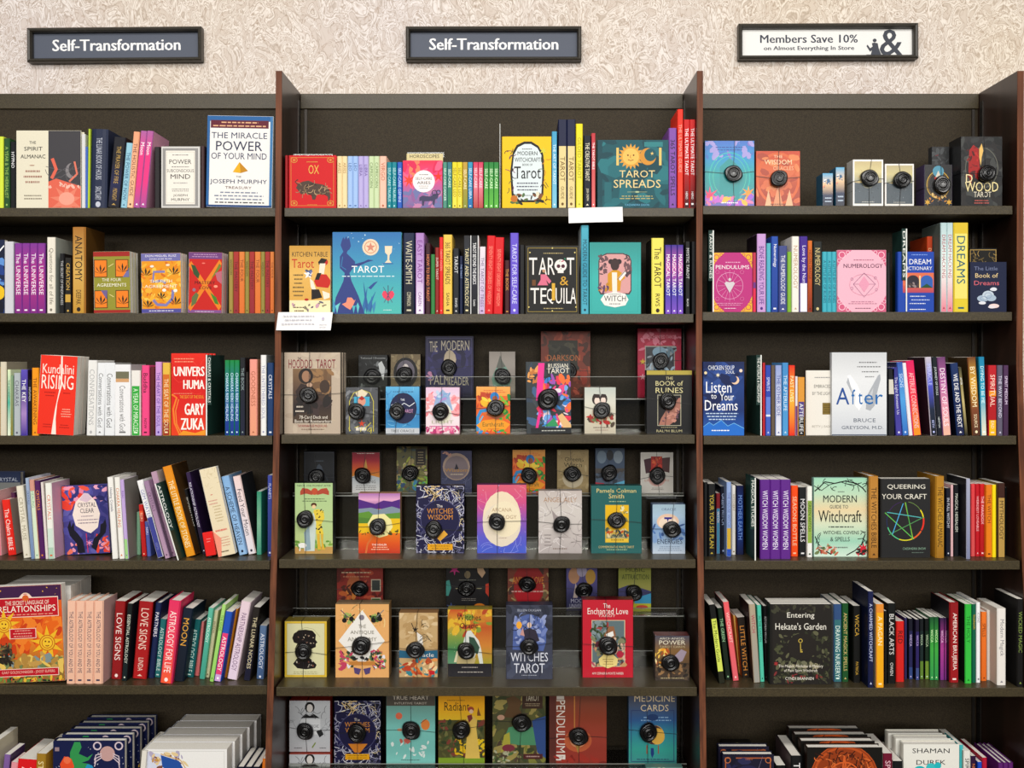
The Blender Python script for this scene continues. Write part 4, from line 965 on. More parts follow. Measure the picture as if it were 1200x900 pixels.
# --- second shelf, centre bay
F('C', 1, 339, 387.3, 288, '#dcae58', [('g', 0, 0, 1, .8, '#cfa048 #e8bc68 #dcae58'), ('r', 0, .8, 1, 1, '#efe2b8'), ('t', .5, .125, .86, .07, 'KITCHEN TABLE', '#2c2a26'), ('t', .33, .26, .54, .13, 'Tarot', '#c83020'), ('e', .86, .24, .08, .08, '#c82a20'), ('p', [(.7, .24), (.78, .18), (.92, .2), (.84, .27), (.72, .28)], '#26221e'), ('p', [(.74, .26), (.88, .26), (.84, .42), (.72, .40)], '#f2e6d4'), ('p', [(.6, .52), (.7, .42), (.9, .42), (1, .5), (1, .56), (.94, .62), (.66, .60)], '#cc2e22'), ('p', [(.68, .40), (.78, .40), (.72, .5), (.62, .5)], '#26221e'),
  ('p', [(.5, .48), (.58, .52), (.66, .66), (.6, .7), (.52, .6)], '#f2e6d4'), ('p', [(.54, .64), (.72, .64), (.8, .76), (.54, .79)], '#241f1c'), ('p', [(.8, .66), (.98, .7), (.98, .76), (.84, .79)], '#f2e6d4'), ('s', .46, .42, .05, .12, 5, '#f6f2ee'), ('n', .42, .36, .54, .46, '#6a78a8 #fff #444', 6, .05, 31),
  ('w', .08, .40, .36, .76, 6, '#6a5a3c'), ('e', .42, .79, .05, .03, '#b8281c'), ('n', .1, .82, .9, .95, '#8a8470 #c8a0b0 #6a6a78', 8, .06, 33), ('w', .08, .88, .4, .98, 2, '#4a463c')],
  'tan face-out tarot book with a red-jacketed card player', T=.02, hard=False)
F('C', 1, 389.4, 470.3, 272, '#3f86b4', [('g', 0, 0, 1, 1, '#3c7cb8 #4a9ac0 #52b4bc #5ac0b8'), ('n', 0, 0, 1, .5, '#d8f0f4', 12, .008, 41), ('p', [(.14, .1), (.16, .06), (.18, .09), (.2, .05), (.22, .09), (.24, .06), (.26, .12), (.27, .17), (.25, .21), (.22, .23), (.21, .26), (.26, .3), (.33, .36), (.33, .39), (.46, .36), (.52, .335), (.6, .345), (.5, .37), (.4, .41), (.3, .44), (.25, .5), (.28, .6), (.38, .78), (.47, 1), (0.01, 1), (.05, .8), (.16, .6), (.18, .5), (.11, .44), (.11, .3), (.16, .24), (.12, .16)], '#3c4c8c'),
  ('l', [(.15, .3), (.13, .42), (.2, .46)], '#3f86b4', .012), ('e', .555, .185, .12, .12, '#f0d8bc'), ('o', .555, .185, .09, .09, '#d88a6a', .01), ('s', .555, .185, .03, .075, 5, '#d8907a'), ('p', [(.76, .17), (.87, .17), (.86, .25), (.83, .28), (.825, .34), (.86, .375), (.76, .375), (.8, .34), (.8, .28), (.765, .25)], '#f0dcc0'), ('l', [(.72, .385), (.88, .385)], '#3a6aa8', .012),
  ('t', .515, .455, .47, .085, 'TAROT', '#fbfbf8'), ('w', .12, .525, .92, .555, 1, '#e0f0f4'), ('p', [(.72, .76), (.74, .72), (.78, .72), (.805, .75), (.83, .72), (.88, .72), (.9, .76), (.88, .8), (.81, .845), (.74, .8)], '#e8506c'), ('l', [(.81, .65), (.81, .87)], '#4a4a6a', .01), ('l', [(.74, .67), (.87, .86)], '#5a5a7a', .008), ('l', [(.88, .67), (.75, .86)], '#5a5a7a', .008),
  ('p', [(.52, .68), (.6, .62), (.66, .6), (.6, .66), (.56, .7)], '#3a5a9c'), ('p', [(.14, .88), (.2, .86), (.22, .8), (.28, .8), (.32, .84), (.34, .82), (.3, .9), (.26, .95), (.2, .92)], '#f09a80')]+[('p', [(u, 1), (u-.022, .9), (u+d, tp), (u+.024, .91)], c) for u, d, tp, c in ((.03, -.02, .82, '#4a9ac0'), (.07, .05, .86, '#7ad0d0'), (.37, .0, .86, '#6ac8cc'), (.46, .05, .66, '#3c7ab0'), (.50, -.05, .6, '#3a6aa4'), (.555, .02, .78, '#3a70a8'), (.53, .1, .72, '#3c7ab0'), (.31, .05, .9, '#58b8c4'), (.6, .03, .84, '#4a90bc'))]+[('w', .72, .94, .88, .965, 1, '#e8f4f4')],
  'large sky-blue face-out book with a crowned woman silhouette', T=.02, side='#4aa0a8')
F('C', 1, 616, 678.6, 288, '#242423', [('f', .0, .0, 1, 1, '#5a5648', .01), ('f', .04, .03, .96, .97, '#b8a04a', .008), ('w', .32, .09, .72, .13, 1, '#b8a878'), ('t', .14, .30, .15, .25, 'T', '#f4f0ea'), ('t', .32, .30, .15, .25, 'A', '#f4f0ea'), ('t', .48, .30, .13, .25, 'R', '#f4f0ea'), ('e', .655, .29, .115, .115, '#f2ede6'), ('r', .60, .34, .71, .40, '#f2ede6'), ('e', .615, .30, .035, .035, '#5a2a3c'), ('e', .70, .30, .035, .035, '#5a2a3c'), ('p', [(.65, .345), (.66, .325), (.67, .345)], '#5a2a3c'), ('n', .58, .19, .74, .24, '#3a8a6a #c85a7a', 5, .02, 44), ('t', .84, .30, .14, .25, 'T', '#f4f0ea'),
  ('e', .34, .37, .03, .03, '#c89a78'), ('p', [(.28, .42), (.38, .42), (.48, .52), (.44, .56), (.38, .5), (.42, .58), (.22, .58), (.28, .5)], '#e07a94'), ('r', .12, .5, .19, .585, '#7a5028'), ('t', .72, .515, .16, .13, '&', '#d8a83c'), ('t', .24, .735, .30, .23, 'TE', '#f4f0ea'), ('t', .46, .74, .13, .23, 'Q', '#f4f0ea'), ('r', .49, .55, .55, .80, '#e0b440'), ('t', .70, .735, .28, .23, 'UIL', '#f4f0ea'), ('t', .89, .735, .11, .23, 'A', '#f4f0ea'), ('w', .3, .90, .74, .94, 1, '#b8a878')]+[('e', u, v, .013, .013, '#e8d88a') for u, v in ((.08, .1), (.92, .1), (.5, .035), (.5, .955), (.06, .9), (.94, .9))],
  'black face-out tarot book with a sugar skull', T=.018)
F('C', 1, 690.3, 751, 284, '#3fb4b0', [('g', .02, 0, 1, 1, '#3f9c98 #48bab4 #44b4ae'), ('f', .05, .03, .95, .97, '#38a49e', .006), ('p', [(.18, .26), (.22, .19), (.34, .15), (.66, .15), (.78, .19), (.82, .26), (.82, .68), (.78, .73), (.22, .73), (.18, .68)], '#5a4a50'), ('p', [(.2, .26), (.24, .2), (.35, .165), (.65, .165), (.76, .2), (.8, .26), (.8, .67), (.76, .71), (.24, .71), (.2, .67)], '#dca6a4'), ('n', .2, .18, .34, .45, '#5a4a50 #7a5a60', 14, .05, 50), ('n', .68, .18, .8, .45, '#5a4a50 #7a5a60', 14, .05, 51),
  ('e', .42, .27, .05, .05, '#3c3034'), ('e', .58, .27, .05, .05, '#3c3034'), ('e', .5, .31, .085, .12, '#4a3838'), ('p', [(.36, .44), (.45, .39), (.56, .39), (.66, .44), (.7, .5), (.62, .54), (.6, .68), (.38, .68), (.36, .54)], '#d8a020'), ('p', [(.44, .42), (.54, .42), (.54, .7), (.45, .7)], '#f0e8dc'), ('p', [(.56, .5), (.68, .4), (.72, .43), (.6, .54)], '#f4f0ea'), ('l', [(.55, .52), (.72, .38)], '#3a3034', .012), ('n', .2, .58, .36, .7, '#6a4a6a #c89030', 8, .05, 52),
  ('p', [(.22, .8), (.3, .72), (.5, .69), (.7, .72), (.76, .8), (.7, .88), (.5, .91), (.3, .88)], '#f0eee8'), ('t', .5, .785, .42, .08, 'WITCH', '#2c2a2c'), ('w', .36, .71, .64, .74, 1, '#888'), ('w', .36, .84, .64, .88, 1, '#888')],
  'turquoise face-out book with a yellow-coated figure', T=.045, side='#2f8a86')
# --- second shelf, right bay
def filig(c, seed=0):
    q = []
    for i, (cu, cv) in enumerate(((.08, .07), (.92, .07), (.08, .93), (.92, .93))):
        su = 1 if cu < .5 else -1; sv = 1 if cv < .5 else -1
        q += [('p', [(cu-su*.08, cv-sv*.07), (cu+su*.22, cv-sv*.07), (cu+su*.1, cv+sv*.01), (cu, cv+sv*.09), (cu-su*.08, cv+sv*.2)][::(1 if su*sv > 0 else -1)], c[0]), ('o', cu+su*.02, cv+sv*.01, .07, .07, c[1], .016), ('o', cu+su*.14, cv-sv*.03, .04, .04, c[1], .012), ('o', cu-su*.04, cv+sv*.1, .04, .04, c[1], .012)]
    return q
F('R', 1, 835, 881.6, 296, '#c23a86', filig(('#e8b838', '#c8286a'))+[('w', .26, .14, .76, .19, 1, '#e8a8c8'), ('t', .5, .245, .84, .065, 'PENDULUMS', '#fbeef4'), ('o', .43, .56, .34, .34, '#e8a8cc', .012)]+[('l', [(.43+.12*math.cos(a), .56+.10*math.sin(a)), (.43+.31*math.cos(a), .56+.27*math.sin(a))], '#e8a0c8', .008) for a in [i*.3927 for i in range(16)]]+
  [('p', [(.30, .52), (.34, .49), (.43, .50), (.52, .49), (.56, .52), (.43, .68)], '#d8d0d4'), ('e', .43, .455, .035, .04, '#d8d0d4')]+[('o', u, v, .05, .05, '#e080b0', .01) for u, v in ((.12, .33), (.74, .33), (.12, .78), (.74, .78))]+[('w', .1, .84, .76, .90, 2, '#e8a8c8'), ('w', .24, .925, .64, .955, 1, '#f8e0ec')],
  'magenta face-out book with gold filigree and a pendulum', T=.016)
F('R', 1, 981, 1038.4, 293, '#f0bccc', filig(('#d86a8c', '#f4ccd8'))+[('w', .28, .14, .8, .18, 1, '#b87a90'), ('t', .53, .255, .80, .065, 'NUMEROLOGY', '#5a2a50'), ('l', [(.55, .37), (.78, .55), (.55, .76), (.33, .55), (.55, .37)], '#7a4a78', .008), ('l', [(.33, .55), (.78, .55)], '#9a6a90', .006), ('p', [(.55, .42), (.66, .55), (.55, .68), (.44, .55)], '#e8a4bc'), ('o', .55, .56, .30, .22, '#d894ac', .006)]+[('o', u, v, .025, .03, '#9a6a90', .006) for u, v in ((.3, .47), (.3, .62), (.78, .45), (.8, .64))]+[('w', .18, .82, .86, .88, 2, '#c08098'), ('w', .3, .925, .76, .955, 1, '#7a3a5a')],
  'pale pink face-out numerology book with rose filigree', T=.016)
F('R', 1, 1052, 1094.4, 295, '#2350b0', [('w', .3, .03, .9, .07, 1, '#8aa8e8'), ('t', .62, .165, .60, .085, 'DREAM', '#f6f6f8'), ('t', .56, .275, .78, .06, 'DICTIONARY', '#f0f0f4'), ('r', .14, .35, 1, .68, '#e07a58'), ('g', .14, .56, 1, .68, '#d86a50 #b8506a'), ('e', .42, .48, .17, .15, '#3a3440'), ('r', .25, .48, .59, .60, '#3a3440'), ('e', .8, .48, .17, .15, '#3a6ab8'), ('r', .63, .48, .97, .60, '#3a6ab8'), ('p', [(.63, .6), (.8, .53), (.97, .6)], '#2a5a3c'), ('r', .59, .4, .635, .6, '#f0d0a0'), ('n', .28, .5, .56, .58, '#9a8a8a #5a4a48', 5, .06, 60),
  ('w', .3, .72, .8, .76, 1, '#e8ecf8'), ('w', .3, .78, .95, .82, 1, '#d0dcf8'), ('w', .3, .84, .8, .88, 1, '#e8ecf8'), ('w', .3, .94, .8, .975, 1, '#fff')],
  'blue face-out dream book with two painted arches', T=.022, hard=False)
F('R', 1, 1136, 1168, 291, '#1c1a16', [('f', .02, .02, .98, .98, '#c8a860', .02), ('c', .08, .05, .92, .5, '#b89a58 #8a7444', 26, .22, 61, .02)], 'black book with gold scrollwork behind the navy dream book', s=4, T=.016)
F('R', 1, 1136.4, 1179.4, 307, '#1d2748', [('r', 0, 0, .03, 1, '#151c38'), ('t', .44, .13, .64, .075, 'The Little', '#7d86a6'), ('t', .46, .27, .62, .09, 'Book of', '#e8cf9c'), ('t', .46, .42, .68, .09, 'Dreams', '#d8707c'), ('e', .65, .545, .09, .05, '#dfe2ea'), ('e', .60, .55, .05, .03, '#dfe2ea'), ('e', .36, .73, .16, .09, '#aebfd0'), ('e', .5, .67, .16, .13, '#c6d2de'), ('e', .58, .72, .14, .09, '#aebfd0'), ('o', .5, .67, .10, .08, '#8a9ab4', .012), ('o', .38, .73, .10, .06, '#8a9ab4', .012), ('e', .34, .82, .1, .04, '#e4e4ea'), ('e', .66, .88, .14, .06, '#f0d8d4'), ('e', .6, .90, .1, .04, '#e8e0e4')],
  'small navy face-out book with pale clouds', T=.018)
# --- third shelf
F('L', 2, 42.4, 86, 418, '#f03a22', [('p', [(.56, 0), (.60, 0), (.62, .2), (.62, .38), (.56, .5), (.52, .6), (.5, .8), (.53, 1), (.40, 1), (.43, .85), (.47, .68), (.53, .5), (.58, .36), (.57, .2)], '#f8ece0'), ('t', .5, .17, .84, .12, 'Kundalini', '#f8ece0'), ('t', .5, .335, .86, .18, 'RISING', '#f8ece0'), ('w', .16, .45, .46, .53, 2, '#b81c10'), ('w', .64, .45, .88, .49, 1, '#b81c10'), ('w', .62, .66, .92, .78, 4, '#f8c0a8'), ('w', .16, .86, .4, .92, 2, '#a81810'), ('w', .6, .86, .88, .92, 2, '#a81810')],
  'bright red face-out book with a pale rising wisp', T=.028, hard=False, L=5, n=3, side='#e2ddd2', step=0)
F('L', 2, 200.6, 241, 414, '#e02a1c', [('g', 0, 0, 1, 1, '#e8321c #d8201c #e02a20 #e84a1c'), ('l', [(.25, 1), (.1, .85), (.06, .68), (.16, .54), (.02, .5)], '#f08a30', .05), ('l', [(.32, 1), (.16, .86), (.13, .7), (.22, .56)], '#f4a848', .02), ('p', [(.2, 1), (.35, .94), (.7, .97), (1, .93), (1, 1)], '#f0a02c'), ('c', .1, .05, .9, .5, '#c8181c #f04a3a', 14, .4, 70, .012), ('w', .05, .05, .7, .12, 2, '#f4a080'), ('T', .52, .22, .88, .115, 'UNIVERS', '#fdf6ee', .008), ('T', .66, .38, .60, .11, 'HUMA', '#fdf6ee', .008), ('w', .04, .475, .66, .505, 1, '#f08a70'), ('t', .60, .53, .70, .04, 'THE SEAT OF THE SOUL', '#f4b040'), ('T', .68, .68, .56, .14, 'GARY', '#fdf6ee', .01), ('T', .62, .86, .66, .14, 'ZUKA', '#fdf6ee', .01)],
  'large red face-out book with heavy white capitals', s=.6, T=.028, n=3, gap=.01)
F('R', 2, 824, 872, 424, '#1c3a78', [('g', 0, 0, 1, 1, '#1a2c5c #24488a #1c3a78 #2a6ac0'), ('n', 0, .0, 1, .6, '#2a4a8c #16285a #35569a', 18, .2, 80), ('t', .44, .08, .64, .06, 'CHICKEN SOUP', '#e8ecf4'), ('t', .66, .14, .22, .04, 'SOUL', '#e8ecf4'), ('s', .36, .18, .02, .06, 6, '#f8ecc8'), ('e', .06, .15, .035, .035, '#f4dcb0'), ('e', .92, .12, .04, .04, '#f4dcc8'), ('e', .78, .25, .10, .10, '#f0d0b0'), ('e', .74, .235, .09, .09, '#22407c'), ('t', .38, .345, .62, .15, 'Listen', '#fafcff'), ('t', .26, .47, .13, .06, 'to', '#fafcff'), ('t', .58, .475, .34, .10, 'Your', '#fafcff'), ('t', .44, .59, .80, .14, 'Dreams', '#fafcff'), ('w', .06, .68, .86, .80, 3, '#c8dcf0'),
  ('p', [(0, .88), (.15, .82), (.25, .86), (.44, .79), (.6, .87), (.75, .83), (1, .90), (1, 1), (0, 1)], '#2a78d0'), ('l', [(0, .88), (.15, .82), (.25, .86), (.44, .79), (.6, .87), (.75, .83), (1, .90)], '#8ad0f8', .012), ('w', .14, .91, .7, .95, 1, '#fff')],
  'deep blue face-out dreams book with moon and mountains', T=.025, hard=False)
F('R', 2, 944, 976, 434, '#ece8df', [('r', 0, 0, .05, 1, '#d8d2c8'), ('w', .25, .09, 1, .13, 1, '#999'), ('t', .62, .245, .62, .05, 'EMBRACED', '#7a7872'), ('t', .60, .355, .7, .05, 'BY THE LIGHT', '#7a7872'), ('r', .62, .5, 1, .68, '#8a7434'), ('w', .65, .52, 1, .66, 4, '#5a4a1c'), ('t', .6, .87, .72, .045, 'BETTY J. EADIE', '#b0aaa0')],
  'off-white book half hidden behind the large white one', T=.022, s=2, side='#2a2624')
F('R', 2, 974.6, 1039, 413, '#dfe3e6', [('g', 0, 0, 1, 1, '#d4d6d8 #e8eaec #e2e5e8 #d0d4da'), ('r', 0, .985, 1, 1, '#5a6478'), ('w', .46, .1, .86, .14, 1, '#7a7a7c'), ('w', .46, .155, .9, .19, 1, '#7a7a7c'), ('w', .54, .215, .86, .25, 1, '#7a7a7c'), ('w', .58, .275, .8, .31, 1, '#7a7a7c'), ('p', [(.28, .28), (.34, .27), (.46, .38), (.54, .5), (.56, .62), (.50, .70), (.42, .64), (.44, .5), (.34, .4)], '#f6f7f8'), ('p', [(.3, .3), (.27, .36), (.4, .54), (.36, .44)], '#b8bcc2'), ('p', [(.84, .28), (.88, .26), (.89, .32), (.82, .5), (.78, .64), (.7, .70), (.62, .68), (.64, .52)], '#b4b8be'), ('p', [(.66, .54), (.76, .42), (.72, .60)], '#cdd0d4'),
  ('t', .20, .525, .24, .20, 'A', '#2d5aa0'), ('t', .46, .535, .20, .18, 'f t', '#2f74b4'), ('t', .76, .565, .34, .12, 'er', '#2f74b4'), ('t', .60, .815, .40, .045, 'BRUCE', '#6a7280'), ('t', .56, .905, .76, .045, 'GREYSON, M.D.', '#6a7280')],
  'tall white face-out book with a butterfly', T=.028, side='#cfd2d4')
# --- fourth shelf
F('L', 3, -40, 24, 553, '#2c3a5c', [('g', 0, 0, 1, .5, '#2c3a5c #48506a'), ('r', 0, .14, 1, 1, '#8a8c8a'), ('t', .75, .10, .4, .05, 'CRYSTAL', '#c8d0e0')], 'large dark blue topped book behind the red one', b=642, T=.03, side='#3a4058')
F('L', 3, 75.6, 129.4, 570, '#4f4a90', [('n', 0, 0, 1, 1, '#3a3a80 #5a58a4 #6a68b0 #4a4690', 34, .17, 90), ('n', 0, 0, .5, .3, '#f0604a #e84a38 #f0a0b8 #e88aa8', 14, .13, 91), ('n', .7, .0, 1, .3, '#2c2c6a #f0b0c8 #3a3a80', 10, .1, 92), ('n', .7, .75, 1, .98, '#f0603c #f0a0b0 #e84a38', 12, .09, 93), ('n', .1, .86, .4, .98, '#f0806a #3a3a80 #e8a0b8', 8, .08, 94),
  ('p', [(.5, .11), (.58, .12), (.74, .24), (.82, .42), (.76, .62), (.6, .7), (.46, .66), (.28, .58), (.22, .42), (.3, .24)], '#f4e6dc'), ('p', [(.5, .11), (.58, .12), (.66, .2), (.54, .25), (.38, .21)], '#dfc8d4'), ('t', .54, .285, .40, .065, 'CRYSTAL', '#2c2440'), ('t', .54, .37, .30, .065, 'CLEAR', '#2c2440'), ('w', .38, .43, .7, .47, 1, '#9a8a98'), ('w', .32, .48, .78, .57, 2, '#9a8a98'),
  ('p', [(.1, .6), (.16, .5), (.18, .6), (.24, .52), (.24, .64), (.32, .7), (.42, .8), (.46, .98), (.3, .98), (.28, .84), (.14, .72)], '#18162a'), ('p', [(.88, .56), (.93, .5), (.95, .6), (.92, .7), (.78, .8), (.7, .96), (.6, .9), (.66, .78), (.8, .7), (.82, .58)], '#18162a'), ('l', [(.5, .7), (.52, .98)], '#c83a6a', .02), ('s', .56, .84, .02, .09, 6, '#f0a0c0'), ('s', .54, .78, .02, .06, 5, '#3c2a7c')],
  'violet floral face-out crystal book held by dark hands', b=650.5, L=-4, T=.018)
F('L', 3, 256, 277, 551, '#ecdfc0', [('c', .05, .02, .95, .22, '#d8c8a0', 16, .2, 95, .02), ('e', .4, .3, .07, .03, '#d89080'), ('w', .1, .35, .7, .42, 2, '#d8a090'), ('w', .3, .42, .8, .62, 6, '#cbb890'), ('w', .1, .68, .9, .74, 1, '#e08070'), ('p', [(0, .7), (.4, .8), (.2, 1), (0, 1)], '#f0a088'), ('w', .3, .78, .9, .9, 4, '#d8a890'), ('w', .2, .93, .7, .97, 1, '#6a5a3c')],
  'leaning cream book with faint orange cover print', b=653, L=-23, T=.022, hard=False, side='#f0ece2')
rt = empty('shelf_tag', (0, 0, 0), 'small red plastic tag clipped before the leaning cream book', 'tag')
Yt = 3.205; W_, H_ = X(252.5, Yt)-X(241, Yt), Z(622, Yt)-Z(650, Yt)
rt.location = (X(241.5, Yt), Yt, Z(650, Yt)-0.0); rt.location.z = shelf_z('L', 3)+.004; rt.rotation_euler = (0, -.17, 0)
bevel(MB().box(0, W_, 0, .012, 0, H_, lin('#e41c18')).obj('tag_body', M_GLOSS, rt), .0015)
MB().box(.006, W_-.012, .0005, .012, -.0035, .0, lin('#1a1a1a')).obj('clip', M_PRINT, rt)
A = Art(W_, H_); A.draw([('w', .3, .25, .8, .32, 1, '#f8b0a8'), ('w', .3, .36, .7, .43, 1, '#f8b0a8')]); A.m.obj('print', M_PRINT, rt)
F('R', 3, 952.6, 1016, 560, '#bfe0c8', [('g', 0, 0, 1, 1, '#a8dcc0 #c4e0c4 #ead8ae #d8e4c8 #a8d8c0 #d8ecdc'), ('r', 0, 0, .02, 1, '#6a8a80'), ('l', [(.03, .17), (.12, .12), (.22, .05), (.4, .07), (.6, .04), (.8, .07), (.92, .13), (.98, .18)], '#1c2420', .022), ('l', [(.02, .1), (.16, .16), (.3, .09), (.5, .05), (.74, .1), (.9, .06)], '#26302a', .014), ('l', [(.04, .74), (.1, .84), (.22, .92), (.34, .97)], '#1c2420', .02), ('l', [(.96, .72), (.9, .84), (.78, .92), (.62, .98)], '#1c2420', .02), ('c', .05, .02, .95, .14, '#1c2420', 16, .12, 100, .012), ('n', .04, .86, .5, .97, '#c87a5a #b84a3a #e8c0b0 #7a8a5a', 16, .05, 101), ('s', .93, .90, .05, .12, 8, '#d82840'), ('n', .8, .9, 1, .99, '#e85a6a #c82a3a #2c2c24', 8, .05, 102), ('c', .04, .7, .12, .9, '#1c2420', 6, .12, 103, .012), ('c', .88, .7, .98, .85, '#1c2420', 6, .12, 104, .012),
  ('w', .46, .16, .58, .19, 1, '#555'), ('t', .5, .265, .62, .09, 'MODERN', '#26302c'), ('t', .48, .365, .34, .045, 'GUIDE TO', '#6a706a'), ('t', .5, .485, .80, .15, 'Witchcraft', '#16201c'), ('w', .22, .60, .82, .64, 1, '#5a645e'), ('t', .52, .695, .66, .05, 'WITCHES, COVENS', '#3c4642'), ('t', .50, .775, .36, .055, '& SPELLS', '#4c5652'), ('w', .36, .86, .68, .90, 1, '#7a847c')],
  'pale mint face-out witchcraft book wreathed in black branches', b=652.5, T=.022, side='#7a9a90', s=2)
pent = [(.50+.0, .30), (.655, .76), (.26, .70), (.12, .42)]
def star_lines():
    P_ = [(.50, .30), (.655, .765), (.205, .70), (.84, .485), (.11, .425)]
    cs = ['#f0e040', '#60c048', '#40a8e0', '#70c8c8', '#a050c0']
    q = []
    for i, (a, b, c) in enumerate(((0, 1, '#c8d840'), (0, 1, '#50b050'), (1, 4, '#70c860'), (4, 3, '#60c0c0'), (3, 2, '#5a9a60'), (2, 0, '#58b8e8'))):
        o = .008*i; q.append(('l', [(P_[a][0]+o, P_[a][1]), (P_[b][0]-o, P_[b][1]+o*.3)], c, .016))
    return q
arcs = [('l', [(.50+.37*math.cos(a+j*.13), .535+.245*math.sin(a+j*.13)) for j in range(int(n_))], c, t_) for a, n_, c, t_ in ((-1.4, 8, '#7a9a50', .01), (-.6, 5, '#e8d820', .025), (-.15, 6, '#e83a28', .032), (.55, 6, '#e86a30', .03), (1.1, 8, '#e8e030', .02), (1.9, 8, '#60c890', .02), (2.8, 8, '#2a3a6a', .012), (3.6, 8, '#4a2a6a', .010))]
F('R', 3, 1031.5, 1090, 561, '#2b2b2c', [('r', 0, 0, .035, 1, '#1c1a18')]+arcs+star_lines()+[('t', .52, .105, .76, .065, 'QUEERING', '#ece8da'), ('t', .48, .225, .90, .065, 'YOUR CRAFT', '#ece8da'), ('t', .68, .885, .46, .03, 'CASSANDRA SNOW', '#8fb09a'), ('w', .58, .92, .92, .95, 1, '#6a7a70')],
  'black face-out book with a rainbow pentacle', b=653.5, T=.02, n=2, hard=False, side='#1c1a18')
# --- fifth shelf
def sunface(cu, cv, r):
    return [('s', cu, cv, r*1.1, r*2.5, 9, '#f0c030'), ('e', cu, cv, r*1.15, r*1.15, '#c8781c'), ('e', cu, cv, r, r, '#f4c838'), ('o', cu, cv, r*.82, r*.82, '#c8701c', r*.12), ('e', cu-.25*r, cv-.15*r, r*.12, r*.12, '#6a2a10'), ('e', cu+.25*r, cv-.1*r, r*.12, r*.12, '#6a2a10'), ('l', [(cu-.25*r, cv+.25*r), (cu, cv+.32*r), (cu+.25*r, cv+.25*r)], '#8a3a10', .014)]
F('L', 4, -1.5, 76.4, 688, '#e06a20', [('r', 0, 0, 1, .16, '#4a2450'), ('n', 0, 0, 1, .1, '#f0c040', 8, .012, 110), ('g', 0, .25, 1, .74, '#e85a1c #d8581c #e88a2c #c87a2c'), ('n', 0, .3, 1, .72, '#e8701c #d04a18 #f08a30', 26, .14, 111), ('e', .46, .13, .085, .085, '#f4d8c0'), ('e', .46, .13, .07, .07, '#c8182c'), ('p', [(.0, .12), (.36, .12), (.40, .09), (.52, .09), (.56, .12), (.95, .12), (.95, .325), (0, .325)], '#f6dccc'), ('r', .01, .13, .94, .318, '#c4162a'), ('e', .46, .13, .05, .05, '#d86a2c'),
  ('t', .48, .175, .66, .042, 'THE SECRET LANGUAGE OF', '#f8e8d8'), ('t', .475, .238, .86, .065, 'RELATIONSHIPS', '#fbf0e0'), ('w', .04, .285, .90, .31, 1, '#f0a890')]+sunface(.12, .40, .10)+sunface(.76, .60, .105)+[('r', .2, .44, .60, .545, '#f6dccc'), ('r', .21, .446, .59, .539, '#c4162a'), ('w', .24, .45, .56, .535, 3, '#f0b0a0'),
  ('p', [(0, .74), (.3, .76), (1, .74), (1, 1), (0, 1)], '#9a7a3a'), ('n', 0, .74, 1, .86, '#e8c868 #b89048 #7a8a5a #c8a058 #8a9a9a', 40, .09, 112), ('n', 0, .60, .24, .8, '#3c3428 #5a4a34 #8a7a4a #2c2820', 30, .06, 113), ('n', 0, .93, 1, 1, '#4a6a3a #e8c040 #7a9a4a #c85a3a #2c3a24', 34, .05, 114), ('r', 0.01, .855, .92, .935, '#f6dccc'), ('r', .02, .861, .91, .929, '#c4162a'), ('t', .46, .895, .80, .035, 'GARY GOLDSCHNEIDER - JOOST ELFFERS', '#f4c8b8')],
  'large orange face-out book with two smiling suns', b=801, T=.03, L=-5, hard=False, side='#d8d4cc')
F('L', 4, 4, 83, 686, '#eceae4', [], 'thick white-paged block behind the orange sun book', b=794, T=.075, n=2, hard=False, side='#e6e3db')
F('R', 4, 902, 974.5, 708, '#2b2723', [('r', 0, 0, .045, 1, '#1e1b18'), ('n', .1, .36, .96, .94, '#4a4c38 #3a3c2c #6a6a50 #55583e #2e3024', 90, .05, 120), ('n', .04, .0, 1, .1, '#4a4a3a #3a362c', 16, .05, 121), ('e', .52, .53, .235, .22, '#2c2723'), ('n', .06, .86, .96, .99, '#4a4a38 #5a5a44 #34362a #8a3a3a', 26, .04, 122), ('s', .1, .74, .02, .04, 6, '#a83a3a'), ('n', .3, .72, .8, .8, '#7a7a62 #9a9478 #5a5c46', 14, .05, 123),
  ('t', .50, .145, .44, .085, 'Entering', '#f0ece0'), ('t', .50, .275, .82, .085, "Hekate's Garden", '#f0ece0'), ('o', .495, .455, .035, .035, '#c8b050', .012), ('l', [(.495, .49), (.50, .60)], '#c8b050', .014), ('r', .50, .585, .53, .60, '#c8b050'), ('r', .50, .565, .525, .575, '#c8b050'), ('t', .50, .775, .72, .045, 'The Magick, Medicine & Mystery', '#ece6d8'), ('t', .50, .83, .54, .045, 'of Plant Spirit Witchcraft', '#ece6d8'), ('t', .48, .925, .46, .035, 'CYNDI BRANNEN', '#f0ece0')],
  'dark brown face-out garden book with a golden key', b=802, T=.028, n=3, hard=False, side='#1c1a18')
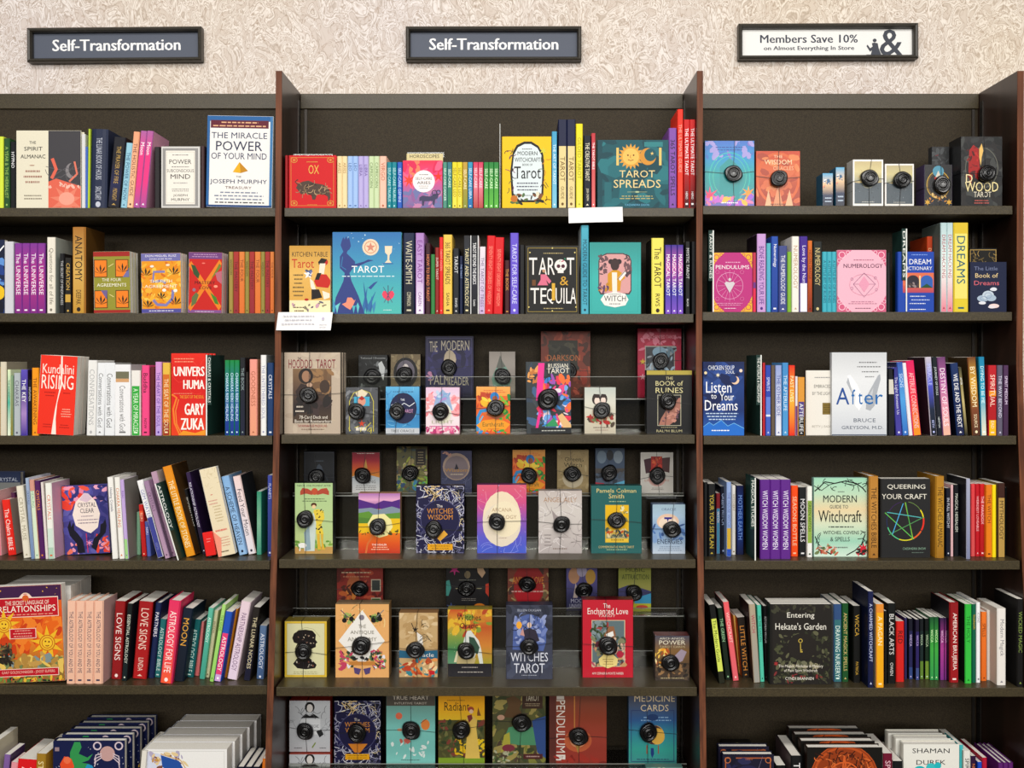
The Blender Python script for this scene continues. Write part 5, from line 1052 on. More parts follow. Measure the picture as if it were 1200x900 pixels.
# --- bottom shelf
zod = [('r', 0, 0, 1, 1, '#172150'), ('n', 0, 0, 1, .9, '#e8e8f0', 24, .008, 130), ('p', [(.24, .18), (.30, .02), (.38, .02), (.4, .1), (.36, .2), (.48, .26), (.56, .2), (.5, .3), (.4, .34), (.52, .36), (.44, .42), (.3, .44), (.24, .34)], '#3a9a58'), ('e', .76, .2, .105, .105, '#c9a4a0'), ('o', .62, .08, .06, .06, '#d8c8d0', .02), ('o', .92, .08, .06, .06, '#d8c8d0', .02)]+[('l', [(.68, .2+.03*i), (.6, .22+.05*i), (.58, .30+.05*i)], '#d8c8d0', .014) for i in range(3)]+[('l', [(.84, .2+.03*i), (.92, .24+.05*i), (.93, .32+.05*i)], '#d8c8d0', .014) for i in range(3)]+\
  [('p', [(.1, .36), (.16, .24), (.26, .28), (.3, .4), (.24, .5), (.12, .5)], '#e8582c'), ('e', .2, .30, .05, .05, '#f07a50'), ('p', [(.42, .48), (.48, .36), (.55, .38), (.6, .5), (.5, .6)], '#2a9ac4'), ('n', 0, .5, 1, 1, '#e8582c #3a9a58 #2a9ac4 #d8b040 #c9a4a0 #8a4a9a', 26, .08, 131), ('r', .03, .10, .09, .16, '#a08a90')]
F('L', 5, 62, 146, 868, '#172150', zod, 'navy face-out zodiac book with crab and coloured figures', b=944, T=.03, n=5, gap=.022, hard=True, side='#121a3c', step=.004)
F('L', 5, 169, 266, 878, '#f0efec', [('f', .03, .03, .97, .98, '#d8d8d4', .006), ('p', [(0, .02), (.18, .08), (.42, .22), (.5, .5), (.3, .9), (0, .95)], '#d8dcec'), ('n', .06, .06, .5, .8, '#c89a5a #8a5a4a #e8d0a0 #b8b0c8', 30, .05, 140), ('p', [(.2, .1), (.42, .2), (.5, .4), (.4, .5), (.22, .3)], '#2c5aa8'), ('l', [(.2, .08), (.44, .19), (.54, .42)], '#d8b070', .012)],
  'thick white face-out book with a blue corner emblem', b=946, T=.060, n=5, gap=.003, hard=False, side='#e4e6ec', step=.006)
F('L', 5, 160, 166, 880, '#e8e4da', [], 'narrow cream book standing at left of white stack', b=948, L=6, T=.16, hard=False, side='#e4ded0')
F('R', 5, 846, 907, 884, '#211f38', [('f', .06, .06, .94, .97, '#b8683c', .02), ('e', .5, .5, .3, .3, '#2c2c54'), ('n', .12, .12, .9, .9, '#2a2a50 #35355c #1a1a30', 16, .12, 150), ('o', .11, .11, .06, .06, '#c87a4a', .015), ('o', .89, .11, .06, .06, '#c87a4a', .015), ('w', .42, .08, .62, .11, 1, '#c87a4a'), ('l', [(.78, .04), (.66, .4), (.7, .9)], '#8a8098', .006)],
  'dark indigo face-out book with a copper frame', b=946, T=.03, n=2, gap=.035, side='#1a1a30')
F('R', 5, 945, 1034, 876, '#17140f', [('e', .5, .50, .45, .45, '#9a4418'), ('o', .5, .50, .45, .45, '#c05a24', .012), ('o', .5, .50, .42, .42, '#c05a24', .03), ('c', .14, .1, .86, .9, '#e07a3c #3c1808 #5a240c #2a1008', 190, .09, 151, .012), ('o', .5, .5, .22, .22, '#d86a30', .02), ('s', .5, .5, .06, .18, 8, '#d86a30'), ('l', [(.5, .14), (.46, .5), (.5, .9), (.54, .5), (.5, .14)], '#d86a30', .02)],
  'black face-out book with a carved orange medallion', b=948, T=.035, n=4, gap=.02, side='#2c1c14', step=-.004)
F('R', 5, 1058, 1124, 872, '#edece4', [('t', .5, .105, .66, .075, 'SHAMAN', '#23242a'), ('t', .5, .29, .52, .075, 'DUREK', '#23242a'), ('e', .3, .46, .13, .13, '#2cc0c8'), ('e', .5, .38, .09, .09, '#48c8cc'), ('e', .62, .34, .06, .06, '#2cc0c8'), ('n', .2, .5, .8, .9, '#2cc0c8 #48c8cc #18a0ac', 12, .1, 160)],
  'white face-out shaman book with turquoise blots', b=946, T=.035, n=3, gap=.012, side='#d9d7cc', step=-.006)
# ------------------------------------------------------------------ boxed card decks with security tags
K = deck
# --- top shelf, right bay
K('R', 0, 826, 884, 165, '#2f8fc8', [('g', 0, 0, 1, 1, '#4a78c8 #2f9ad0 #2ca8a8 #3a9aa0 #7a6ac0'), ('n', 0, 0, 1, .25, '#8a7ac8 #a8a0d8 #4a80c8', 18, .1, 200), ('o', .5, .55, .42, .5, '#3ac0b8', .02), ('o', .5, .55, .34, .42, '#58c8b0', .012), ('w', .2, .08, .8, .16, 2, '#2a4a9c'), ('p', [(.3, .4), (.5, .26), (.7, .4), (.7, .9), (.3, .9)], '#289a9c'), ('s', .1, .84, .06, .2, 7, '#f04a7a'), ('s', .88, .80, .05, .16, 7, '#f0a040'), ('n', 0, .86, 1, 1, '#c870d0 #a868d8 #e088b8 #f0c050', 22, .09, 201), ('w', .3, .92, .7, .97, 1, '#fff')],
  'bright blue deck box with tropical flowers', (859, 204), T=.05, side='#3a80a8')
K('R', 0, 886, 937.6, 177, '#c0552c', [('g', 0, 0, 1, 1, '#c8481c #d86a34 #b84a24 #a83c1c'), ('o', .5, .5, .5, .6, '#d8682c', .06), ('n', .0, .1, 1, .9, '#d87040 #b04420 #e08850', 16, .16, 202), ('t', .5, .10, .2, .05, 'THE', '#f0d0a8'), ('t', .5, .20, .62, .085, 'WISDOM', '#f4d8b0'), ('t', .62, .31, .46, .07, 'ORACLES', '#e8b890'), ('p', [(.2, 1), (.28, .7), (.36, 1)], '#e8b890'), ('p', [(.38, 1), (.5, .62), (.62, 1)], '#e09a70'), ('p', [(.66, 1), (.76, .7), (.84, 1)], '#e8b890'), ('w', .3, .94, .7, .98, 1, '#5a1c0c')],
  'burnt orange deck box with praying figures', (912, 210), T=.05, side='#a8482c')
for x0, x1, yt, dn in ((964, 976, 203, 'small blue landscape deck turned sideways, leftmost of two'), (979.5, 989.5, 196, 'small blue landscape deck turned sideways, right one of two')):
    K('R', 0, x0, x1, yt, '#4a8ab0', [('g', 0, 0, 1, 1, '#5ab0d8 #e8c8a0 #2a3a5c #1c2438'), ('n', .1, .2, .9, .45, '#e89a78 #f0f0f0 #3a6a90', 8, .2, 203), ('w', .2, .7, .9, .9, 2, '#c8d8e8')], dn, None, T=.07, side='#2f6a88', top='#c8d4d8')
K('R', 0, 999.5, 1035, 187, '#e9e6de', [('f', 0, 0, 1, 1, '#f4f2ee', .05), ('g', .05, .04, .95, .48, '#c8b88a #d8cc98 #a8a890'), ('r', .05, .48, .95, .94, '#525e66'), ('s', .5, .48, .2, .5, 12, '#cdbb88'), ('r', .05, .5, .95, .94, '#525e66'), ('e', .5, .49, .2, .2, '#8a8a78'), ('n', .06, .55, .94, .9, '#8a949a #3c464e', 18, .02, 204), ('w', .25, .88, .75, .93, 1, '#b8b8b0')],
  'white-edged deck with a gold sunburst, third from right group', (1018, 209), T=.06, side='#d4d0c8', top='#e8e6e0')
K('R', 0, 1037, 1071, 192, '#e4e1d8', [('f', 0, 0, 1, 1, '#eceae6', .05), ('g', .05, .04, .95, .45, '#c0b48c #d0c490 #989c88'), ('r', .05, .45, .95, .94, '#4c5860'), ('s', .5, .45, .15, .4, 12, '#c4b484'), ('r', .05, .47, .95, .94, '#4c5860'), ('n', .06, .55, .94, .9, '#7a848a #343e46', 18, .02, 205), ('w', .25, .88, .75, .93, 1, '#a8a8a0')],
  'shorter white-edged deck with a gold sunburst beside it', (1056, 211), T=.06, side='#c8c4bc', top='#dcdad4')
K('R', 0, 1092, 1112.5, 172, '#2a2c2e', [('n', 0, 0, 1, .4, '#4a4e50 #6a2a34 #3a3c3e', 12, .2, 206)], 'black box showing above the gilded arch deck', None, T=.03, s=9, side='#3a3c40')
K('R', 0, 1083, 1116, 193, '#2a2a2c', [('o', .5, .48, .42, .5, '#c8a23c', .03), ('o', .5, .48, .36, .44, '#8a6a2c', .015), ('e', .5, .16, .2, .2, '#5a9ab0'), ('p', [(.4, .3), (.5, .14), (.6, .3)], '#d8d0c0'), ('p', [(.36, .3), (.64, .3), (.6, .46), (.4, .46)], '#b83a34'), ('s', .12, .9, .05, .12, 6, '#d8a83c'), ('s', .88, .9, .05, .12, 6, '#d8a83c'), ('n', .2, .7, .8, .95, '#c88a3c #3a3a4a #e0c080', 14, .06, 207)],
  'black deck with a gilded arch and red figure', (1103, 217), T=.07, side='#4c3f64')
K('R', 0, 1126, 1174.6, 160, '#2c2a2a', [('n', 0, 0, 1, 1, '#3a3c3c #222426 #4a4c4a #1a1c1c', 40, .16, 208), ('o', .5, .45, .40, .5, '#6a6a60', .02), ('p', [(.2, .2), (.3, .12), (.42, .18), (.46, .5), (.4, .62), (.3, .5), (.24, .7), (.18, .5)], '#a82020'), ('n', .15, .15, .5, .6, '#8a1c1c #c03028 #5a1414', 12, .07, 209), ('p', [(.44, .18), (.5, .1), (.54, .2), (.5, .3), (.48, .42), (.44, .3)], '#e8c070'), ('t', .2, .60, .16, .12, 'D', '#f0e0b0'), ('t', .5, .72, .80, .14, 'WOOD', '#efe0a8'), ('t', .52, .83, .42, .08, 'TAROT', '#e4dcc8'), ('w', .3, .90, .7, .97, 2, '#d06a60')],
  'tall black deck with a red forest figure and gold lettering', (1155, 204), T=.09, side='#26282a')
# --- third shelf, front row
K('C', 2, 333, 399, 413, '#c3b3a0', [('n', 0, 0, 1, 1, '#cbbca8 #baa996 #c8b8a2', 30, .1, 210), ('r', .155, .20, .84, .87, '#5a4636'), ('g', .155, .20, .84, .87, '#8a6c4c #6a5240 #3a2c28 #5a4838'), ('n', .5, .22, .82, .5, '#a07c54 #7a5c40', 14, .1, 211), ('e', .385, .29, .13, .14, '#2c1e18'), ('e', .39, .295, .075, .10, '#a88064'), ('p', [(.3, .38), (.38, .4), (.48, .38), (.56, .5), (.6, .7), (.3, .7), (.2, .48)], '#3c2c28'), ('e', .45, .40, .05, .04, '#c0a088'), ('e', .72, .42, .09, .12, '#4a382c'), ('n', .2, .55, .8, .74, '#2c2422 #4a3a38', 16, .1, 212),
  ('w', .2, .64, .36, .75, 2, '#e8dccc'), ('t', .27, .075, .06, .03, 'THE', '#3a2a28'), ('t', .29, .14, .42, .11, 'HOODOO', '#8a2430'), ('t', .74, .14, .34, .11, 'TAROT', '#8a2430'), ('t', .52, .795, .50, .04, '78-Card Deck and', '#efe6d8'), ('t', .52, .845, .66, .04, 'Book for Rootworkers', '#efe6d8'), ('t', .5, .905, .52, .035, 'TAYANNAH LEE McQUILLAR', '#a02c30'), ('w', .3, .93, .72, .96, 1, '#8a7060')],
  'large beige deck with an old brown portrait', (362, 463), T=.028, n=3, b=508.3, side='#a59a8a', s=3)
K('C', 2, 405, 443, 454, '#5c5e62', [('n', 0, 0, 1, 1, '#4a4c50 #74767a #8a8c90 #3c3e44', 26, .14, 213), ('l', [(.12, .95), (.12, .3), (.25, .12), (.5, .05), (.75, .12), (.86, .3), (.86, .95)], '#d8cc50', .02), ('p', [(.3, .12), (.5, .04), (.68, .12), (.6, .2), (.36, .2)], '#e8dcc0'), ('r', .26, .2, .74, .4, '#4ab0d0'), ('e', .5, .3, .12, .14, '#e0a088'), ('p', [(.4, .24), (.5, .18), (.6, .24), (.5, .28)], '#b83028'), ('s', .5, .78, .04, .12, 5, '#e0502c'), ('r', .32, .86, .64, .93, '#e8e0d0'), ('c', .14, .8, .86, .96, '#d8cc50', 8, .15, 214, .02)],
  'small grey deck with a moth over a yellow arch', (418.5, 482), b=508.3, s=3, side='#3c3c40')
K('C', 2, 452, 491.6, 453, '#4aa0d0', [('g', 0, 0, 1, 1, '#6ab8e0 #4a9ed0 #3a8ac0 #4a9ed0'), ('c', .02, .05, .98, .85, '#8acce8 #2a78b0', 30, .2, 215, .012), ('e', .52, .46, .40, .46, '#1c2450'), ('w', .15, .09, .9, .13, 1, '#1c3a6a'), ('t', .5, .28, .12, .045, 'THE', '#f0f4fa'), ('l', [(.16, .40), (.3, .34), (.4, .42), (.55, .35), (.7, .42), (.86, .34)], '#f0f4fa', .02), ('t', .66, .52, .3, .08, 'TAROT', '#e0a8d0'), ('r', 0, .88, 1, 1, '#c8ccd0'), ('t', .5, .94, .7, .055, 'TREE ORACLE', '#4a4e54')],
  'sky blue deck with a round midnight emblem', (465.5, 482), b=508.3, s=3, side='#2a5a7c', ps=.95)
K('C', 2, 499, 538.6, 454, '#efcad4', [('g', 0, 0, 1, 1, '#e8c8e0 #f0e0e8 #f4e4e8 #f0dce0'), ('n', 0, .12, .3, .6, '#f09098 #f4b0b4', 16, .1, 216), ('n', .72, .12, 1, .6, '#f09098 #f4b0b4', 16, .1, 217), ('p', [(.2, .5), (.3, .2), (.5, .04), (.7, .2), (.8, .5), (.5, .44)], '#a0b8d8'), ('n', .3, .1, .7, .4, '#8ab0d8 #b898d0 #c8d8ec', 12, .08, 218), ('e', .5, .56, .26, .3, '#f0ecd8'), ('t', .5, .745, .64, .07, 'LIGHT', '#b8b89a'), ('n', .0, .86, 1, 1, '#d85a90 #f090b0 #c03a78', 20, .08, 219), ('r', .1, .83, .9, .85, '#d070a0')],
  'pale pink deck with a lavender peak', (516.5, 482), b=508.3, s=3, side='#cfa8b4')
EC = [('g', 0, 0, 1, .2, '#f0b060 #f0a84c'), ('r', 0, .2, 1, 1, '#e8702c'), ('n', 0, .18, .5, .55, '#c8502c #e8803c #b84428', 14, .12, 220), ('n', .68, .2, 1, .7, '#4aa83c #8ac03c #2c8a3c', 16, .1, 221), ('n', .2, .25, .75, .5, '#f0c030 #f4d84c', 10, .12, 222), ('w', .1, .06, .9, .14, 2, '#e06a3c'), ('e', .54, .22, .13, .14, '#2c88c8'), ('e', .55, .26, .08, .09, '#a8603c'), ('p', [(.3, .6), (.42, .45), (.6, .42), (.74, .5), (.84, .62), (.6, .7)], '#b0663c'), ('l', [(.02, .95), (.04, .65), (.14, .52), (.3, .5)], '#3a98d0', .10), ('l', [(.1, 1), (.1, .75), (.2, .62)], '#68c0e0', .04),
  ('p', [(.0, .82), (.2, .72), (.5, .69), (.8, .72), (1, .8), (.8, .95), (.2, .95)], '#f4a428'), ('t', .5, .80, .62, .09, 'Earthcraft', '#5a6a2a'), ('w', .3, .88, .72, .92, 1, '#c87028'), ('n', 0, .93, 1, 1, '#3a98d0 #4aa83c #e8502c', 10, .08, 223)]
K('C', 2, 558, 598, 453, '#e8853c', EC, 'orange and green deck with a curled blue dragon, front row', (581, 478), b=508.3, s=3, side='#3a3430')
K('C', 2, 617, 669.6, 424, '#3c4448', [('n', 0, 0, 1, 1, '#2c3438 #4a5258 #4a6a90 #3a4a5c', 20, .2, 224), ('n', .3, .22, 1, .9, '#3a8ad0 #e8508a #f07a3c #7ab0e8 #a85ab8 #f0e0e8 #e83a5c', 46, .12, 225), ('n', 0, .08, .35, .3, '#e8a860 #c88040', 10, .08, 226), ('p', [(.28, .02), (.42, .02), (.36, .54), (.22, .54)], '#f0389a'), ('p', [(.3, .62), (.36, .62), (.24, 1), (.18, 1)], '#f0389a'), ('t', .72, .06, .44, .06, 'RUSSIAN', '#f0ead8'), ('t', .72, .13, .5, .07, 'TAROT', '#f0ead8'), ('p', [(.4, .9), (.62, .78), (.72, .9)], '#3aa068'), ('p', [(.7, .76), (.8, .72), (1, .88), (1, .92), (.82, .92)], '#e8c088'), ('r', 0.1, .92, 1, 1, '#24282c'), ('w', .3, .94, .9, .98, 1, '#c8c8c0')],
  'multicoloured fantasy deck with a hot pink ribbon', (643, 468), b=508.3, s=3, side='#2c3438', ps=1.25, L=-1)
K('C', 2, 685, 721.6, 454, '#d9d6c8', [('g', 0, 0, 1, 1, '#c4ccc4 #dcdacc #d4cdb8 #c8c0ac'), ('e', .37, .26, .13, .17, '#3a2c28'), ('e', .61, .25, .12, .16, '#3a2c28'), ('e', .40, .29, .085, .12, '#f0dcd0'), ('e', .60, .28, .08, .11, '#f0dcd0'), ('p', [(.25, .2), (.3, .14), (.48, .15), (.5, .22), (.4, .23)], '#3a2c28'), ('p', [(.5, .22), (.54, .14), (.68, .15), (.72, .22)], '#3a2c28'), ('p', [(.26, .5), (.38, .4), (.5, .46), (.6, .4), (.72, .5), (.74, .72), (.26, .72)], '#e0b49a'), ('n', .1, .6, .9, .82, '#c0302c #7a8a5a #5a4a3c #d8c8a8 #a83a34', 20, .1, 227), ('w', .25, .84, .85, .89, 1, '#6a4a44'), ('w', .3, .90, .8, .94, 1, '#a07a70')],
  'pale deck with two dark-haired women embracing', (705, 481), b=508.3, s=3, side='#a8a498')
K('C', 2, 757.6, 811, 434, '#0e0f14', [('r', 0, 0, 1, .07, '#b8a84a'), ('t', .5, .125, .16, .045, 'THE', '#d8cf9c'), ('t', .5, .205, .60, .075, 'BOOK of', '#dcd3a0'), ('t', .5, .315, .60, .085, 'RUNES', '#dcd3a0'), ('r', .24, .385, .76, .875, '#b8b49c'), ('r', .255, .395, .745, .865, '#1a1418'), ('p', [(.27, .86), (.32, .76), (.44, .62), (.55, .6), (.7, .44), (.745, .43), (.745, .6), (.62, .8), (.5, .865)], '#b07a6a'), ('n', .34, .6, .7, .8, '#8a5a58 #c89080 #6a4a5a', 12, .06, 228), ('w', .3, .885, .7, .915, 1, '#b8b08a'), ('t', .5, .955, .56, .04, 'RALPH BLUM', '#c8c094')],
  'black deck box with gold band and a clasped hand', (782, 470), b=508.3, s=2, side='#0c0d12', top='#a89a44')
# --- third shelf, back row on the riser
K('C', 2, 420, 454, 416, '#2a2c2c', [('n', 0, .1, 1, 1, '#3c4040 #1c1e1e #6a6e70 #8a8e90', 30, .09, 230), ('p', [(.68, .2), (.8, .14), (.92, .3), (.86, .6), (.74, .4)], '#d8dcdc'), ('t', .5, .07, .86, .045, 'Tattooed Silhouette', '#b8bcbc')], 'small black deck with a white feathered wing', (436.5, 441), Y=3.40, Zb=RZ3)
K('C', 2, 457.6, 493, 415, '#8a7a5c', [('n', 0, 0, 1, .6, '#9a8a68 #b0a07c #75684c', 20, .1, 231), ('e', .5, .42, .40, .5, '#1c1a1c'), ('e', .5, .40, .30, .38, '#7a7480'), ('e', .5, .32, .10, .14, '#e8e0dc'), ('p', [(.35, .5), (.5, .3), (.65, .5), (.8, .9), (.2, .9)], '#1a181c')], 'small tan deck with a pale face in a black arch', (474, 439), Y=3.40, Zb=RZ3)
K('C', 2, 498.4, 555, 394, '#32305a', [('g', 0, 0, 1, 1, '#28264c #34325e #3a3868 #2c2a50'), ('n', 0, .2, 1, 1, '#3c3a6c #2c2a52 #46447c', 18, .14, 232), ('f', .04, .03, .96, .97, '#5a5888', .008), ('t', .17, .17, .16, .17, 'THE', '#cfc6b4'), ('t', .62, .15, .58, .16, 'MODERN', '#cfc6b4'), ('p', [(.40, .3), (.44, .25), (.5, .22), (.56, .24), (.62, .3), (.64, .38), (.6, .5), (.42, .5), (.38, .4)], '#cfc0a8'), ('l', [(.46, .3), (.46, .24)], '#cfc0a8', .03), ('r', .44, .54, .58, .68, '#a89a8c'), ('t', .30, .71, .40, .15, 'PALM', '#cfc6b4'), ('t', .68, .73, .44, .13, 'READER', '#cfc6b4'), ('n', .04, .5, .16, .72, '#c890b0 #a8a0d0', 5, .05, 233)],
  'indigo deck with a pale raised hand', (526, 431), Y=3.405, Zb=RZ3, side='#201e3c')
K('C', 2, 573, 604, 412, '#b4aca4', [('p', [(.42, .08), (.5, .2), (.74, .42), (.86, .62), (.7, .82), (.4, .84), (.16, .74), (.1, .58), (.28, .34)], '#88b0a0'), ('p', [(.42, .08), (.5, .2), (.62, .32), (.4, .4), (.28, .34)], '#787c74'), ('n', .3, .4, .7, .7, '#9cc4b0 #7aa898', 8, .1, 234)], 'small pale deck with a grey-green drop', (589, 441), Y=3.40, Zb=RZ3, side='#8a847c')
K('C', 2, 633.6, 692, 388, '#8a4432', [('n', 0, 0, 1, 1, '#a04a34 #7a3c2c #b45a3c #5c3426', 46, .12, 235), ('r', .16, .14, .74, .60, '#3e3c30'), ('n', .18, .16, .72, .58, '#4c4a3c #34342a #5a5644', 20, .12, 236), ('t', .46, .40, .66, .09, 'DARKSON', '#c87a48'), ('n', .1, .6, .9, .95, '#b04430 #8a3426 #c8604a', 20, .1, 237)], 'dark rust-red deck with a mossy square', (666, 434), Y=3.41, Zb=RZ3, side='#5a2c22')
K('C', 2, 747, 798.6, 385, '#c22a50', [('n', 0, 0, 1, .3, '#d04a68 #b02044 #e88aa0', 20, .1, 238), ('r', .17, .25, .85, .75, '#b8b0a8'), ('r', .19, .265, .83, .74, '#4a4e54'), ('n', .2, .28, .82, .7, '#7a98a8 #a8b0b4 #c89a78 #3c4048 #b8d0e0', 26, .1, 239), ('e', .5, .34, .16, .12, '#98b8cc'), ('t', .55, .12, .66, .05, 'ENCHANTED TAROT', '#e8a0b0'), ('s', .12, .48, .03, .08, 5, '#d8b838'), ('s', .12, .70, .03, .08, 5, '#e8b0b8')], 'crimson deck with a silver framed picture', (774, 423), Y=3.41, Zb=RZ3, side='#7a1c34')
# --- fourth shelf, front row
K('C', 3, 345.6, 390, 566, '#b9d094', [('g', 0, 0, 1, 1, '#b4d098 #bed49a #c0d08c'), ('r', 0, .9, 1, 1, '#c8a05c'), ('n', 0, .82, 1, .92, '#8ab04a #6a9a3c', 14, .08, 240), ('t', .5, .04, .9, .03, 'TAROT, ONE MOMENT AFTER', '#2c3420'), ('e', .52, .12, .09, .09, '#c85a3a'), ('p', [(.14, .12), (.2, .07), (.34, .08), (.46, .12), (.46, .17), (.3, .15), (.14, .17)], '#b8523a'), ('p', [(.9, .12), (.84, .07), (.7, .08), (.58, .12), (.58, .17), (.74, .15), (.9, .17)], '#b8523a'), ('w', .2, .21, .84, .27, 2, '#5a6a48'),
  ('e', .50, .31, .075, .06, '#5a3018'), ('e', .50, .335, .05, .05, '#f0d0a0'), ('p', [(.5, .38), (.62, .37), (.76, .4), (.78, .5), (.7, .58), (.76, .72), (.56, .72), (.56, .56), (.48, .46)], '#e8d04c'), ('n', .56, .38, .76, .7, '#2c2418', 14, .03, 241), ('p', [(.36, .5), (.5, .42), (.56, .56), (.52, .96), (.3, .96)], '#d0dcd4'), ('p', [(.24, .7), (.38, .6), (.42, .94), (.28, .96)], '#9ab0b8'), ('p', [(.58, .72), (.66, .72), (.66, .82), (.7, .94), (.6, .94)], '#e0b840'), ('p', [(.68, .72), (.75, .72), (.74, .84), (.8, .94), (.72, .94)], '#e0b840'), ('e', .20, .88, .11, .07, '#f4f2ec'), ('l', [(.14, .9), (.13, .96)], '#f4f2ec', .03), ('l', [(.26, .9), (.27, .96)], '#f4f2ec', .03)],
  'pale green deck with two medieval figures and a white dog', (358, 608), b=649, T=.05, side='#1a1a1c', n=1)
K('C', 3, 420, 469, 578, '#e8902c', [('g', 0, 0, 1, .22, '#b07ab8 #e8b0d0 #8a4a9c'), ('p', [(0, .1), (.2, .14), (.4, .18), (.6, .12), (.8, .14), (1, .10), (1, .26), (0, .26)], '#5a2c88'), ('p', [(0, .26), (.3, .24), (.5, .27), (.8, .22), (1, .26), (1, .4), (0, .4)], '#8a9aa8'), ('p', [(0, .33), (.25, .30), (.4, .38), (.7, .34), (1, .32), (1, .48), (0, .5)], '#6a9a3c'), ('r', 0, .42, 1, .66, '#ecc41c'), ('p', [(0, .4), (.3, .42), (.22, .5), (0, .5)], '#5c8a3a'), ('g', 0, .66, 1, 1, '#e8801c #e0601c #c83a1c'), ('p', [(.22, .5), (.34, .36), (.62, .34), (.78, .44), (.82, .56), (.7, .7), (.5, .74), (.3, .68)], '#f0e8a8'), ('n', .0, .62, 1, .68, '#3c4a24 #8a6a1c', 10, .05, 242), ('l', [(.36, .7), (.22, .84), (.18, 1)], '#d87a3c', .04), ('t', .5, .855, .36, .03, 'THE HEALER', '#fff0e0'), ('w', .3, .88, .74, .95, 2, '#f8d0b0')],
  'landscape deck with purple sky and golden fields', (443, 617), b=648.5, side='#b08a70')
ww = [('n', 0, 0, 1, 1, '#1c1a48 #26245a #100f28', 20, .2, 250), ('c', 0, 0, 1, .36, '#c8c8dc #e8e8f0 #7a7a9c #e8d8b0', 60, .22, 251, .012), ('c', 0, .72, 1, 1, '#c8c8dc #7a7a9c #e8e8f0', 50, .22, 252, .012), ('c', 0, .3, .16, .8, '#b8b8d0 #6a6a90', 24, .18, 253, .012), ('c', .86, .3, 1, .8, '#b8b8d0 #d8d8e8 #e8d8b0', 24, .18, 254, .012), ('c', .2, .02, .44, .18, '#f0d49c', 14, .16, 258, .018), ('e', .5, .5, .40, .40, '#1e1c4a'), ('o', .5, .5, .41, .41, '#5a5a84', .012), ('t', .49, .30, .12, .045, 'The', '#f0e8e0')]
K('C', 3, 487.6, 544, 569, '#1c1a48', ww+[('t', .50, .375, .54, .075, 'WITCHES', '#d8943c'), ('t', .50, .465, .52, .075, 'WISDOM', '#d8943c'), ('p', [(.44, .78), (.58, .66), (.66, .72), (.5, .82)], '#e8b040'), ('r', .24, .86, .76, .95, '#e8ac14'), ('w', .28, .875, .72, .94, 2, '#a87808')],
  'navy deck with silver tangles and a yellow base label', (508.5, 620), b=648.5, side='#171636')
K('C', 3, 559, 617, 568, '#b05a98', [('g', 0, 0, 1, 1, '#e06a80 #d85a90 #9a60b8 #6a66cc #4a68d0'), ('c', .02, .02, .98, .3, '#f0a8b8', 10, .25, 260, .006), ('n', 0, 0, 1, 1, '#f0c8d8 #c8c0f0', 30, .010, 261), ('c', .02, .82, .98, .98, '#a8b0f0', 12, .25, 262, .006), ('e', .5, .50, .385, .56, '#f0e0c4'), ('e', .5, .58, .385, .44, '#e8dcc8'), ('e', .56, .5, .32, .36, '#f2e6c8'), ('t', .5, .365, .40, .055, 'ARCANA', '#b89a78'), ('t', .5, .47, .60, .055, 'ASTROLOGY', '#b89a78'), ('w', .42, .76, .62, .79, 1, '#b8a088')],
  'pink to blue deck with a cream oval', (582.5, 611), b=648.5, side='#7a3a6a')
K('C', 3, 631, 682, 575, '#cfc8c2', [('g', 0, 0, 1, 1, '#c8beb8 #d4cec8 #ccc4c0 #b8b0ae'), ('c', 0, 0, 1, 1, '#e4dedc #a89e9c #b8aeac', 60, .3, 263, .012), ('t', .5, .145, .76, .075, 'ANGEL ALLY', '#b08a68'), ('p', [(.42, .4), (.3, .3), (.36, .5), (.3, .6), (.5, .56), (.64, .4), (.56, .42)], '#a49a98'), ('w', .12, .68, .3, .9, 4, '#8a8280'), ('w', .3, .9, .7, .95, 1, '#8a7a70')],
  'silvery white deck with pale angel swirls', (658, 614), b=648.5, side='#9a928e')
K('C', 3, 692.6, 752, 569, '#256a68', [('t', .5, .075, .78, .06, 'Pamela Colman', '#e0cf8a'), ('t', .5, .155, .30, .07, 'Smith', '#e0cf8a'), ('w', .3, .22, .74, .25, 1, '#b8c89a'), ('r', .28, .285, .745, .84, '#d8b838'), ('r', .295, .295, .73, .83, '#e8bc10'), ('g', .295, .66, .73, .80, '#e8bc10 #8a9a8a'), ('n', .3, .64, .72, .76, '#c85a2c #e0cf9c #5a6a5c #3a4a4a', 20, .05, 264), ('n', .58, .3, .72, .5, '#8a8a5c #e8e0b0', 10, .05, 265), ('r', .295, .78, .73, .83, '#e8c440'), ('w', .34, .785, .7, .82, 1, '#7a5a14'), ('t', .5, .905, .70, .035, 'COMMEMORATIVE WAITE TAROT', '#d8c888'), ('w', .3, .93, .72, .96, 1, '#b8c89a')],
  'dark teal deck with a small yellow card picture', (722, 609.5), b=648.5, side='#1c4c4c')
K('C', 3, 764.6, 803, 591, '#a9c0d4', [('g', 0, 0, 1, 1, '#a8c0cc #b0c8dc #88a8d0 #a0b8d0 #c8d4e0'), ('n', 0, .4, 1, .7, '#5a80b8 #8aa8d0 #3a5a90', 14, .14, 266), ('e', .47, .35, .34, .24, '#e8c8b0'), ('e', .47, .38, .28, .2, '#f0dcc8'), ('p', [(.36, .26), (.6, .26), (.58, .3), (.5, .3), (.46, .36), (.44, .3), (.36, .3)], '#3a2c90'), ('t', .5, .10, .44, .05, 'ORACLE', '#6a7a94'), ('t', .53, .75, .76, .1, 'ENERGIES', '#2c3a5c'), ('w', .15, .84, .9, .95, 3, '#7a8aa4')],
  'pale blue oracle deck with a cream oval cloud', (787, 620), b=649, side='#4a6080')
